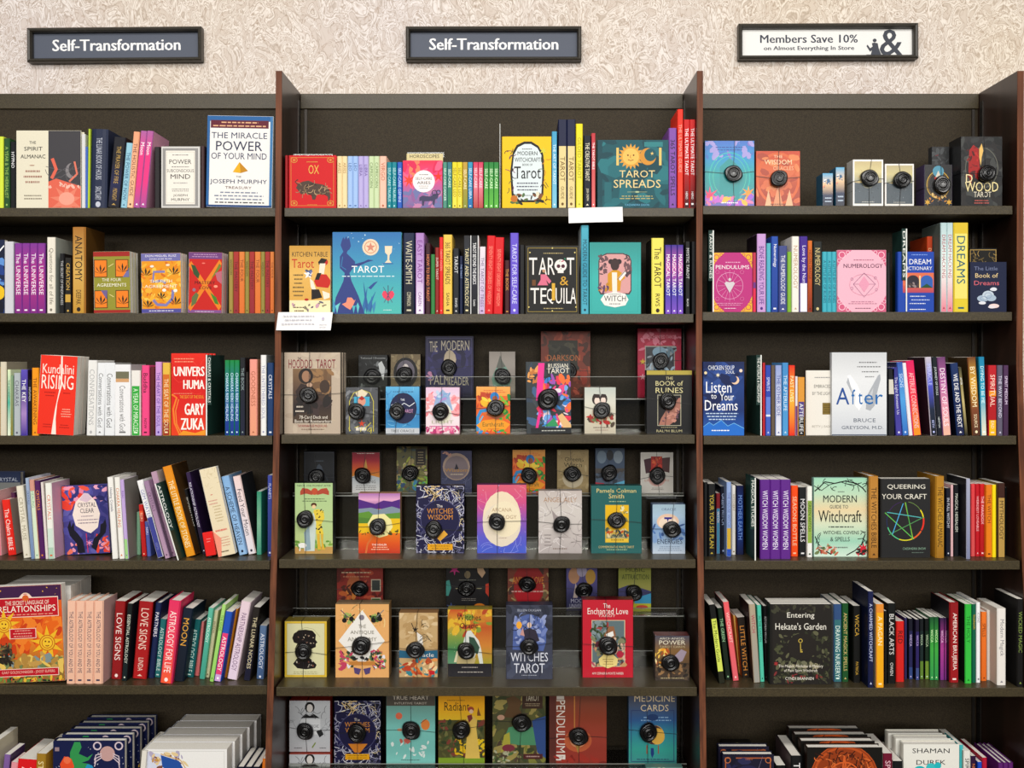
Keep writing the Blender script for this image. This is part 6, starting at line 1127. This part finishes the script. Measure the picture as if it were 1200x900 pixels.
# --- fourth shelf, back row
K('C', 3, 356, 392, 529, '#1a1e24', [('f', .02, .02, .98, .98, '#343a44', .02), ('w', .3, .2, .7, .26, 1, '#5a6470'), ('p', [(.36, .52), (.44, .34), (.5, .3), (.58, .36), (.66, .52)], '#4a5460'), ('o', .5, .75, .3, .3, '#3a424c', .03)], 'dim black deck behind the medieval figures deck', (371, 559), Y=3.40, Zb=RZ4)
K('C', 3, 412.6, 445, 530, '#d9d6d0', [('g', 0, 0, 1, .62, '#98203c #b02a3c #d8642c #e0a03c'), ('p', [(.42, .4), (.5, .16), (.56, .4)], '#c89a50'), ('g', 0, .62, 1, 1, '#c8d0d4 #e4e2de'), ('p', [(0, .6), (.3, .5), (1, .62), (1, .68), (0, .68)], '#c8d0d4'), ('t', .6, .72, .5, .08, 'TUNNG', '#5a5c5a'), ('w', .1, .8, .9, .93, 3, '#8a8a88'), ('w', .05, .01, .95, .05, 1, '#e8e0d8')], 'red and white desert deck', (425.5, 557), Y=3.40, Zb=RZ4, side='#8a8880')
K('C', 3, 464.6, 501, 523, '#6c6a48', [('n', 0, 0, 1, 1, '#8a8a50 #a89a6a #5a6a6a #c8b898 #3c4a50 #a8b04a #6a5a44', 46, .12, 270), ('r', .62, .06, .94, .40, '#2c241e'), ('w', .66, .1, .9, .38, 5, '#a89a7a'), ('n', 0, .6, .5, .95, '#3a5a7a #4a6a5c #7a9a4a', 14, .1, 271), ('n', .55, .65, 1, .95, '#5ab06a #4a90b0 #8ac04a', 14, .1, 272)], 'green collage deck with a dark text panel', (481, 554), Y=3.40, Zb=RZ4, side='#5a2a34')
K('C', 3, 516.6, 553, 528, '#3c3e5c', [('g', 0, 0, 1, 1, '#48486a #3a3a5a #464a68 #585c80'), ('c', 0, .6, 1, 1, '#7a7c9c #5a5c80', 30, .2, 273, .01), ('e', .5, .38, .44, .44, '#b09a8c'), ('e', .5, .40, .38, .38, '#8a7c80'), ('t', .5, .46, .74, .08, 'Wisdom', '#c8983c'), ('p', [(.44, .44), (.5, .3), (.58, .44)], '#2a2838'), ('w', .3, .53, .74, .59, 1, '#d8c8b0'), ('n', .05, .02, .3, .15, '#c89a8a', 4, .06, 274)], 'dusky blue deck with a tan moon disc', None, Y=3.40, Zb=RZ4)
K('C', 3, 600.6, 639, 527, '#a86a38', EC, 'orange and green deck with a curled blue dragon, back row', (620, 557), Y=3.40, Zb=RZ4, side='#3a3430')
K('C', 3, 652.6, 690, 527, '#a8946a', [('n', 0, 0, 1, 1, '#b09c70 #98845c #bcaa80', 24, .12, 275), ('n', 0, 0, 1, 1, '#5a5a34 #6a5a3c', 20, .02, 276), ('e', .5, .66, .32, .3, '#c8bca0'), ('t', .5, .22, .52, .09, 'Green', '#4a4428'), ('t', .5, .35, .56, .1, 'Witch', '#4a4428')], 'tan botanical deck lettered in dark green', (670.5, 555), Y=3.40, Zb=RZ4, side='#5a4e34')
K('C', 3, 697.6, 732, 525, '#5c6c80', [('r', 0, 0, 1, .45, '#4a5c74'), ('e', .22, .2, .16, .22, '#7a8c9c'), ('e', .78, .2, .16, .22, '#8a98a4'), ('e', .5, .16, .12, .18, '#2c3038'), ('r', 0, .45, 1, .56, '#5a5450'), ('n', 0, .5, 1, 1, '#3c4450 #5a6470 #2c343c', 16, .12, 277), ('p', [(0, .76), (.3, .78), (.22, 1), (0, 1)], '#b83048'), ('p', [(.6, .8), (1, .72), (1, 1), (.3, 1)], '#6ab8d8')], 'slate blue deck with two ghostly faces', (713.5, 554), Y=3.40, Zb=RZ4, side='#2c3038')
K('C', 3, 750.6, 789, 530, '#d4d0c8', [('f', 0, 0, 1, 1, '#e4e0da', .02), ('p', [(.1, .18), (.32, .14), (.32, .5), (.16, .52)], '#4a2030'), ('p', [(.66, .14), (.9, .12), (.88, .5), (.66, .46)], '#5a3a3a'), ('r', .32, .1, .66, .5, '#b02c24'), ('n', .34, .12, .64, .48, '#c8402c #8a2420 #d86a3c', 12, .08, 278), ('e', .5, .66, .26, .22, '#d8b0a8'), ('t', .5, .69, .74, .05, 'LIGHT SEERS', '#c88a7a'), ('w', .3, .86, .74, .93, 2, '#6a625c')], 'white deck with three fanned red cards', (770, 557), Y=3.40, Zb=RZ4, side='#8a8478')
# --- fifth shelf, front row
K('C', 4, 333.6, 383, 728, '#dcd9b0', [('f', 0, 0, 1, 1, '#e0c040', .05), ('f', .05, .035, .95, .965, '#b8942c', .006), ('l', [(.2, .3), (.32, .16), (.5, .11), (.68, .14), (.84, .28)], '#a8a47c', .008), ('p', [(.18, .3), (.22, .22), (.34, .16), (.5, .15), (.66, .17), (.74, .24), (.73, .33), (.78, .38), (.74, .40), (.74, .46), (.62, .50), (.58, .56), (.56, .64), (.66, .7), (.76, .78), (.72, .84), (.5, .86), (.3, .84), (.2, .76), (.3, .66), (.34, .56), (.24, .5), (.3, .4), (.22, .38)], '#1c1212'), ('n', .3, .2, .7, .4, '#8a6a5a #d8c8b0 #5a3a30', 12, .018, 280), ('n', .28, .7, .68, .82, '#c8c0b0 #8a5a4a', 8, .02, 281), ('w', .15, .89, .85, .95, 2, '#b0aa80')],
  'cream deck with a black bust silhouette', (356, 763), b=793.5, side='#8a7a34', T=.06)
K('C', 4, 393, 456, 708, '#e8b374', [('c', .05, .04, .95, .35, '#f0dca0 #d8a860', 26, .16, 282, .012), ('p', [(.5, .08), (.92, .5), (.5, .84), (.06, .5)], '#f0ede6'), ('n', .14, .14, .34, .24, '#1c1a1c #5a7a3c #a8b86a', 12, .05, 283), ('n', .66, .14, .86, .24, '#1c1a1c #5a7a3c #a8b86a', 12, .05, 284), ('l', [(.1, .08), (.24, .18)], '#6a4a6a', .015), ('l', [(.9, .08), (.76, .18)], '#8a8a8a', .015), ('e', .17, .22, .045, .045, '#1c181a'), ('e', .3, .2, .045, .045, '#1c181a'), ('e', .71, .22, .045, .045, '#1c181a'), ('e', .83, .2, .045, .045, '#1c181a'), ('n', .1, .64, .36, .88, '#6a8a5a #c84a6a #e8e8ec #3c4a34', 30, .05, 285), ('n', .66, .64, .92, .88, '#6a8a5a #c84a6a #e8e8ec #3c4a34', 30, .05, 286), ('n', .3, .72, .7, .76, '#1c1a1c #2c2a2c', 10, .04, 287), ('r', .26, .78, .74, .83, '#c88a44'), ('p', [(.34, .86), (.48, .88), (.44, .96), (.36, .94)], '#5c4a7c'), ('p', [(.66, .86), (.52, .88), (.56, .96), (.64, .94)], '#5c4a7c'), ('e', .49, .18, .05, .05, '#8a8490'), ('t', .5, .30, .14, .05, 'THE', '#a8a498'), ('t', .5, .385, .44, .055, 'ANTIQUE', '#989488'), ('t', .5, .475, .54, .055, 'ANATOMY', '#a8a498')],
  'apricot deck with a white diamond among flowers', (424, 756), b=794, T=.06, side='#b08a58', ps=1.1, top='#a08a6a')
K('C', 4, 467.6, 513, 718, '#c9ab7c', [('n', 0, 0, 1, .55, '#d0b488 #bc9c6c #dcc49c', 24, .14, 290), ('l', [(.32, .16), (.42, .3), (.56, .34), (.48, .5)], '#2c2420', .02), ('s', .42, .26, .03, .09, 5, '#1c1814'), ('p', [(.46, .3), (.6, .36), (.62, .5), (.5, .54)], '#e8e4dc'), ('c', .5, .16, .8, .5, '#3c342c', 10, .16, 291, .014), ('p', [(0, .58), (.4, .60), (1, .58), (1, .72), (0, .70)], '#2c6a88'), ('t', .62, .655, .56, .06, 'Miracle', '#e8e4dc'), ('n', 0, .72, 1, 1, '#d8702c #e8a05c #c04a24 #3a8a94 #f0d0a0 #b85a34', 34, .1, 292), ('r', .78, .90, .92, .96, '#c8202c')],
  'sandy deck with a dark dancer and teal banner', (487, 761), b=793.5, T=.05, side='#a07a54')
K('C', 4, 524.6, 576.6, 714, '#8a6a2c', [('g', 0, 0, .5, .8, '#c85a2c #d8a83c #8aa04a #4a8a5a #6a9a7a'), ('g', .5, 0, 1, .8, '#d8a03c #c0602c #d08a3c #a8a03c'), ('n', 0, 0, 1, .4, '#b8502c #e0b83c #c88a30 #8a9a3c', 22, .12, 293), ('n', 0, 0, 1, .8, '#f0e8c0', 20, .008, 294), ('t', .48, .12, .54, .09, 'Witches', '#3a3010'), ('t', .48, .24, .40, .08, 'Oracle', '#3a3010'), ('p', [(.38, .42), (.44, .32), (.52, .31), (.6, .38), (.7, .46), (.76, .6), (.8, .8), (.72, .8), (.66, .62), (.6, .72), (.36, .74), (.32, .56)], '#d8dcd4'), ('p', [(.48, .4), (.6, .42), (.72, .56), (.68, .66), (.5, .62)], '#3c5a4a'), ('p', [(.2, .62), (.26, .6), (.2, .78), (.14, .78)], '#e0d8b8'), ('p', [(.24, .68), (.64, .72), (.6, .80), (.2, .80)], '#c8b888'), ('r', 0, .80, 1, 1, '#26242a'), ('w', .3, .84, .7, .87, 1, '#c8c0b8'), ('w', .2, .91, .84, .94, 1, '#c8c0b8')],
  'autumn-toned deck with a grey-haired seer', (546, 762), b=793.5, T=.05, side='#9a8a30')
K('C', 4, 593, 647.6, 709, '#474b5c', [('n', 0, 0, 1, 1, '#3c4050 #50566a #343846', 30, .14, 295), ('p', [(.14, .6), (.16, .3), (.3, .16), (.5, .12), (.7, .16), (.86, .3), (.86, .5), (.8, .62)], '#5a6ea8'), ('n', .2, .18, .82, .5, '#7a8ac0 #4a5a90 #98a4cc', 20, .1, 296), ('c', .1, .1, .9, .34, '#8a98c8 #2c3040', 20, .16, 297, .014), ('t', .5, .07, .5, .03, 'ELLEN DUGAN', '#b8bcc8'), ('e', .28, .27, .06, .08, '#f0b040'), ('e', .5, .27, .05, .06, '#e0c4b0'), ('p', [(.38, .34), (.5, .31), (.64, .34), (.72, .48), (.62, .5), (.5, .48), (.4, .52)], '#3a3444'), ('p', [(.36, .3), (.3, .4), (.4, .42)], '#c89a94'), ('t', .5, .70, .80, .12, 'WITCHES', '#dfe2ec'), ('t', .5, .85, .66, .13, 'TAROT', '#dfe2ec'), ('w', .32, .93, .68, .96, 1, '#a8acb8')],
  'stormy blue-grey deck with a lantern-bearing witch', (620, 757), b=796, T=.05, side='#34384a')
K('C', 4, 682.6, 742, 703, '#c8243a', [('t', .48, .075, .14, .06, 'The', '#f4ece4'), ('t', .5, .145, .80, .08, 'Enchanted Love', '#f4ece4'), ('t', .48, .205, .34, .03, 'TAROT', '#f0d8d0'), ('r', .18, .26, .84, .86, '#d8c8a8'), ('r', .195, .268, .825, .85, '#6a7c80'), ('n', .2, .28, .5, .5, '#4a5a34 #a84a4a #3c4a2c #8a9a9c', 20, .07, 298), ('n', .2, .5, .82, .84, '#8a8c6c #b85a6c #c8a070 #4a5648 #d8b8a0 #6a3040', 50, .07, 299), ('p', [(.42, .46), (.52, .34), (.62, .34), (.66, .46), (.54, .52)], '#9a6c4c'), ('p', [(.46, .44), (.6, .4), (.62, .46), (.5, .5)], '#eceae4'), ('e', .74, .70, .07, .07, '#b82c48'), ('p', [(.32, .76), (.42, .70), (.5, .72), (.6, .70), (.7, .76), (.68, .84), (.5, .88), (.34, .84)], '#ecd890'), ('w', .4, .75, .62, .84, 3, '#9a7a34'), ('t', .5, .945, .62, .03, 'AMY ZERNER & MONTE FARBER', '#f0e0d8')],
  'tall bright red deck with a romantic garden picture', (712, 756), b=794, T=.05, side='#a01c30', top='#7a2028', ps=1.1)
K('C', 4, 767.6, 808, 745, '#5a5248', [('g', 0, 0, 1, 1, '#5a5a68 #8a6a40 #6a5440 #4a4038'), ('n', 0, .3, .5, .7, '#e8a030 #f0c860 #b85a28 #f8e8b0', 20, .09, 300), ('p', [(.5, .5), (.76, .3), (.92, .36), (.8, .56), (.64, .62)], '#a89aa8'), ('n', 0, .65, 1, .95, '#3c342e #6a5a48 #a8845c', 20, .1, 301), ('t', .5, .06, .74, .045, 'ARCHANGEL', '#d8d4c4'), ('t', .5, .15, .76, .095, 'POWER', '#ece4cc'), ('t', .5, .245, .74, .045, 'TAROT CARDS', '#c8b890'), ('w', .15, .92, .85, .97, 1, '#c8b890')],
  'small bronze deck with a fiery winged figure', (785, 776), b=797.5, T=.05, side='#3a2c2c', top='#6a3434')
# --- fifth shelf, back row
K('C', 4, 394.6, 449, 656, '#98342a', [('n', 0, 0, 1, 1, '#a83c2c #8a2c24 #c0583c #6a241c', 36, .12, 310), ('e', .38, .5, .16, .2, '#b86a40'), ('n', .1, .5, .6, .9, '#d88a40 #c86a34 #5a2a1c', 16, .09, 311), ('r', .74, .38, .95, .62, '#c8b8a0'), ('r', .76, .4, .93, .6, '#3c4440'), ('r', .74, .74, .95, .9, '#c8b8a0'), ('r', .76, .76, .93, .88, '#3a7a3c'), ('w', .1, .22, .74, .28, 1, '#d8c0a0'), ('w', .1, .3, .74, .36, 1, '#c89070')], 'brick red deck with two postage stamp pictures', (422, 689), Y=3.41, Zb=RZ5, side='#5a1e1a')
K('C', 4, 522.6, 573, 655, '#17151a', [('s', .2, .2, .05, .14, 6, '#c83a8a'), ('p', [(.72, .14), (.84, .14), (.92, .26), (.84, .36), (.74, .26)], '#d0b090'), ('p', [(0, .42), (.08, .4), (.12, .55), (.06, .7), (0, .7)], '#4a9a90'), ('p', [(.92, .48), (1, .46), (1, .72), (.92, .64)], '#c8442c'), ('e', .78, .90, .13, .07, '#e88a24'), ('e', .7, .92, .06, .05, '#e8a040'), ('s', .12, .92, .05, .12, 6, '#4a5a8c'), ('e', .5, .3, .07, .09, '#8a7c60'), ('w', .3, .38, .7, .42, 1, '#8a8a80'), ('w', .22, .54, .36, .58, 1, '#c0b890'), ('w', .7, .54, .84, .58, 1, '#c0b890'), ('w', .3, .74, .76, .8, 2, '#9a948c')], 'black deck bordered with bright flowers', (547, 689), Y=3.40, Zb=RZ5)
K('C', 4, 594.6, 643, 656, '#8a4a38', [('n', 0, 0, 1, 1, '#a05a44 #7a6a4a #b8a070 #5c3c34', 26, .12, 312), ('p', [(.16, .3), (.3, .12), (.7, .12), (.86, .3), (.86, .7), (.7, .88), (.3, .88), (.16, .7)], '#a82a2c'), ('e', .5, .7, .3, .22, '#c01c2c'), ('t', .5, .40, .76, .14, 'ANIMAL LOVE', '#e0983c'), ('w', .1, .58, .9, .66, 1, '#d8a8a0')], 'red deck with an octagonal emblem and orange lettering', (618, 684), Y=3.41, Zb=RZ5)
K('C', 4, 663.6, 700, 657, '#4a4878', [('g', 0, 0, 1, 1, '#5a5490 #6a64a0 #3c3c6c #34345c'), ('e', .25, .3, .18, .26, '#c89a78'), ('e', .78, .32, .16, .24, '#c8a04a'), ('e', .5, .2, .16, .2, '#b8b0c8'), ('p', [(.3, .44), (.38, .6), (.36, .74), (.22, .74)], '#c8b8b0'), ('t', .4, .80, .5, .08, 'MOON', '#c8c8dc'), ('t', .36, .90, .5, .08, 'UNIVERSE', '#c8c8dc')], 'twilight purple deck with glowing moons', (684, 691), Y=3.41, Zb=RZ5)
K('C', 4, 724.6, 763, 657, '#9aa04c', [('g', 0, 0, 1, .6, '#a8a850 #9aa04a #a8a45c'), ('t', .52, .18, .58, .08, 'MUSIC', '#4a5424'), ('t', .52, .32, .82, .1, 'ATTRACTION', '#4a5424'), ('p', [(0, .55), (.3, .48), (.6, .52), (1, .6), (1, .8), (0, .8)], '#4a4a78'), ('p', [(.5, .74), (1, .64), (1, .86), (.5, .86)], '#4aa8d0'), ('r', 0, .84, 1, 1, '#c8c83c'), ('e', .72, .91, .18, .06, '#d85a3c')], 'olive green deck with a dusk skyline', (742.5, 694), Y=3.40, Zb=RZ5)
# --- bottom shelf
bw = [('r', 0, 0, 1, 1, '#c9ccd0'), ('e', .5, .13, .12, .13, '#1a1a1c'), ('e', .5, .15, .075, .10, '#d8d4d0'), ('p', [(.28, .34), (.4, .26), (.5, .3), (.6, .26), (.74, .34)], '#1c1c1e'), ('c', .06, .14, .94, .34, '#5a5c60', 10, .2, 320, .01), ('r', .26, .36, .76, .66, '#dfe2e4'), ('c', .05, .38, .25, .6, '#a8acb0', 8, .2, 321, .012), ('c', .78, .38, .95, .6, '#a8acb0', 8, .2, 322, .012), ('p', [(.66, .6), (.78, .56), (.84, .66), (.74, .72)], '#2c2e30'), ('l', [(.56, .92), (.64, .82)], '#8a9a4a', .03), ('w', .1, .9, .34, .95, 1, '#5a5c60'), ('w', .72, .9, .92, .95, 1, '#5a5c60'), ('t', .62, .5, .2, .06, 'PSYCHIC', '#5a5c60')]
K('C', 5, 339, 387, 821, '#b8babc', bw, 'grey and white deck with a woman portrait, upper of two', (358, 856), Y=3.30, side='#a83c2c', Zb=Z(881, 3.30), T=.045)
K('C', 5, 339, 387, 884, '#b8babc', bw, 'grey and white deck with a woman portrait, lower of two', None, Y=3.285, side='#a83c2c', T=.045, top='#c04a34')
K('C', 5, 391.6, 446, 821, '#1c1a48', ww+[('t', .50, .375, .54, .075, 'WITCHES', '#d8943c'), ('t', .50, .465, .52, .075, 'WISDOM', '#d8943c'), ('p', [(.3, .68), (.72, .68), (.56, .82), (.44, .82)], '#d88a30'), ('r', .24, .84, .76, .93, '#e8ac14'), ('w', .28, .85, .72, .92, 2, '#a87808')],
  'navy tangled deck with yellow label beside the grey pair', (419, 858), Y=3.305, Zb=RZ6, side='#171636', ps=1.1)
K('C', 5, 452.6, 510, 810, '#7cc4bc', [('r', 0, 0, 1, .2, '#5a544c'), ('t', .5, .09, .74, .055, 'TRUE HEART', '#d8cfc0'), ('t', .5, .165, .66, .03, 'INTUITIVE TAROT', '#c8c0b4'), ('g', 0, .2, 1, 1, '#7aa8a0 #88d0c8 #84ccc4 #8ad0c8'), ('e', .26, .34, .07, .07, '#e87a5a'), ('e', .28, .53, .06, .03, '#d8a080'), ('e', .80, .46, .09, .11, '#e8904a'), ('l', [(.7, .44), (.82, .38)], '#4a4a4a', .01), ('n', .1, .64, .46, .7, '#d87a6a #c86a5c', 6, .06, 330), ('n', .1, .7, .9, .9, '#e4f0ec', 9, .06, 331), ('w', .3, .93, .7, .96, 1, '#4a6a68')],
  'mint and taupe deck with small balloons', (482, 855), Y=3.305, Zb=RZ6, side='#4a8a84', ps=1.1)
K('C', 5, 513.6, 568, 812, '#e0ac1c', [('g', 0, 0, 1, .4, '#e8a818 #f0b420 #f0cc38'), ('t', .40, .19, .54, .12, 'Radiant', '#4a3a10'), ('w', .16, .09, .6, .12, 1, '#7a5a18'), ('r', 0, .38, 1, .92, '#5a5a34'), ('n', 0, .38, 1, .9, '#6a6a3c #8a4a3c #4a5a34 #7a7a4a #3c4a2c', 60, .07, 332), ('n', .36, .62, .6, .88, '#f0d028 #e8c020', 12, .06, 333), ('n', .82, .66, 1, .88, '#f0d028', 8, .06, 334), ('r', 0, .91, 1, 1, '#8aa834'), ('e', .70, .23, .07, .06, '#a8503c'), ('e', .71, .26, .045, .045, '#e8c8a8'), ('p', [(.64, .32), (.76, .32), (.84, .38), (.82, .5), (.9, .92), (.58, .92), (.62, .56), (.56, .42)], '#e8c868'), ('p', [(.62, .32), (.72, .3), (.74, .36), (.66, .42)], '#8a3c3c'), ('p', [(.84, .28), (.86, .2), (.9, .28), (.92, .32), (.84, .32)], '#8a5a2c')],
  'golden yellow deck with a woman in a long dress', (541, 854), Y=3.305, Zb=RZ6, side='#8a6a14', ps=1.1)
K('C', 5, 577, 639.6, 810, '#5c5c3c', [('n', 0, 0, 1, 1, '#8a8a44 #6a6a3c #4a5234 #a89a5c #5a4a3c', 44, .14, 335), ('r', .56, .02, .94, .24, '#4a3428'), ('t', .75, .09, .26, .09, 'TAROT', '#d8cfb8'), ('w', .6, .16, .9, .21, 2, '#b8a88a'), ('e', .4, .17, .08, .09, '#c89a74'), ('p', [(.26, .1), (.4, .06), (.56, .14), (.5, .24), (.6, .36), (.2, .36), (.3, .2)], '#6a5034'), ('e', .16, .36, .07, .05, '#c8a088'), ('p', [(.2, .7), (.3, .5), (.5, .46), (.8, .5), (.9, .74), (.5, .74)], '#5a9a74'), ('p', [(.16, .84), (.22, .6), (.32, .56), (.34, .74)], '#b8b04a'), ('p', [(.74, .4), (1, .34), (1, .92), (.84, .84)], '#3c5a94'), ('e', .3, .78, .12, .07, '#8a3c4a'), ('n', 0, .82, .5, 1, '#5a7a4a #8a8a5a #b8b89a', 20, .05, 336), ('r', .58, .86, .94, .93, '#5a2c2c'), ('w', .62, .87, .9, .92, 1, '#c8a8a0')],
  'olive deck with reclining figures by a stream', (611, 846), Y=3.305, Zb=RZ6, side='#3c3a2c', ps=1.1)
K('C', 5, 643.6, 711, 813, '#8c4434', [('g', 0, 0, 1, 1, '#84503c #a04c34 #a8483a #9c3c30'), ('r', 0, 0, .12, 1, '#6a3830'), ('r', .43, .02, .45, .56, '#c8884a'), ('e', .5, .66, .24, .2, '#c86a44'), ('e', .5, .66, .14, .12, '#e0a078'), ('p', [(.42, .66), (.58, .66), (.54, .74), (.50, .84), (.46, .74)], '#b8904c'), ('r', .13, .02, .26, .08, '#d8d0c8'), ('t', .20, .46, .15, .74, 'PENDULUM', '#eee6dc', 1), ('r', .12, .86, .28, .94, '#e8e0d8'), ('t', .2, .90, .1, .03, 'KIT', '#8a3a2c'), ('n', .1, .88, 1, 1, '#8a2c24 #a83c30', 8, .1, 337)],
  'rust-brown pendulum kit box lettered vertically', (678, 862), Y=3.30, Zb=RZ6, side='#5a2820', ps=1.1)
K('C', 5, 736.6, 793, 810, '#4a7a94', [('g', 0, 0, 1, 1, '#5a5c6c #54627c #3c6ca4 #3c98a8 #44b0a4 #4a9a98'), ('f', .05, .26, .95, .97, '#3a4c7c', .014), ('t', .54, .10, .84, .09, 'MEDICINE', '#e4d2b0'), ('t', .54, .23, .58, .09, 'CARDS', '#e4d2b0'), ('w', .24, .34, .9, .42, 2, '#9cc0e0'), ('e', .54, .60, .20, .20, '#e0b050'), ('e', .52, .6, .2, .2, '#5a3c34'), ('e', .60, .62, .15, .17, '#e8bc58'), ('l', [(.38, .74), (.38, .86)], '#a85a3c', .02), ('l', [(.62, .74), (.62, .86)], '#a85a3c', .02), ('p', [(.46, .78), (.52, .78), (.53, .86), (.49, .92), (.46, .86)], '#2c4a8c'), ('e', .5, .36, .12, .07, '#2c4a7c'), ('w', .15, .92, .85, .95, 1, '#3c3c6c')],
  'blue to teal deck with a feathered shield', (759, 857), Y=3.305, Zb=RZ6, side='#3a5a7a', ps=1.1)
K('C', 5, 757, 800, 899, '#6a9088', [('n', 0, 0, 1, 1, '#7aa098 #a8b8a0 #5a7a74', 14, .12, 338)], 'pale green card box low at the right, mostly hidden', None, Y=3.2, side='#5a8078', T=.03)
K('R', 5, 846, 880, 870, '#181a18', [('c', .04, .04, .96, .96, '#8a8a5a #5a5a3c', 40, .2, 339, .02)], 'black filigree box behind the copper framed book', None, b=905, side='#141614', T=.03)
# ------------------------------------------------------------------ clear stands behind two small books on the top shelf
for x0, x1, yt, s_, lb in ((344, 390, 181, 4.4, 'clear acrylic stand behind the red ox book'), (477, 520.5, 179, 6.4, 'clear acrylic stand behind the pink zodiac book')):
    Ys = YS[0]+s_/100; zb = shelf_z('C', 0); W = X(x1, Ys)-X(x0, Ys); H = Z(yt, Ys)-zb
    rt = empty('book_stand', (X(x0, Ys), Ys, zb), lb, 'book stand', 'clear book stands'); rt.rotation_euler = (0, 0, 0)
    MB().box(0, W, 0, .002, 0.002, H).obj('back_plate', M_ACR, rt); MB().box(0, W, 0, .05, 0, .002).obj('foot', M_ACR, rt)
    MB().box(0, W, -.0003, .0023, H, H+.0012).obj('top_edge', M_ACRE, rt)
dup = {k: v for k, v in LABELS.items() if len(v) > 1}
if dup: print('DUPLABELS', dup)
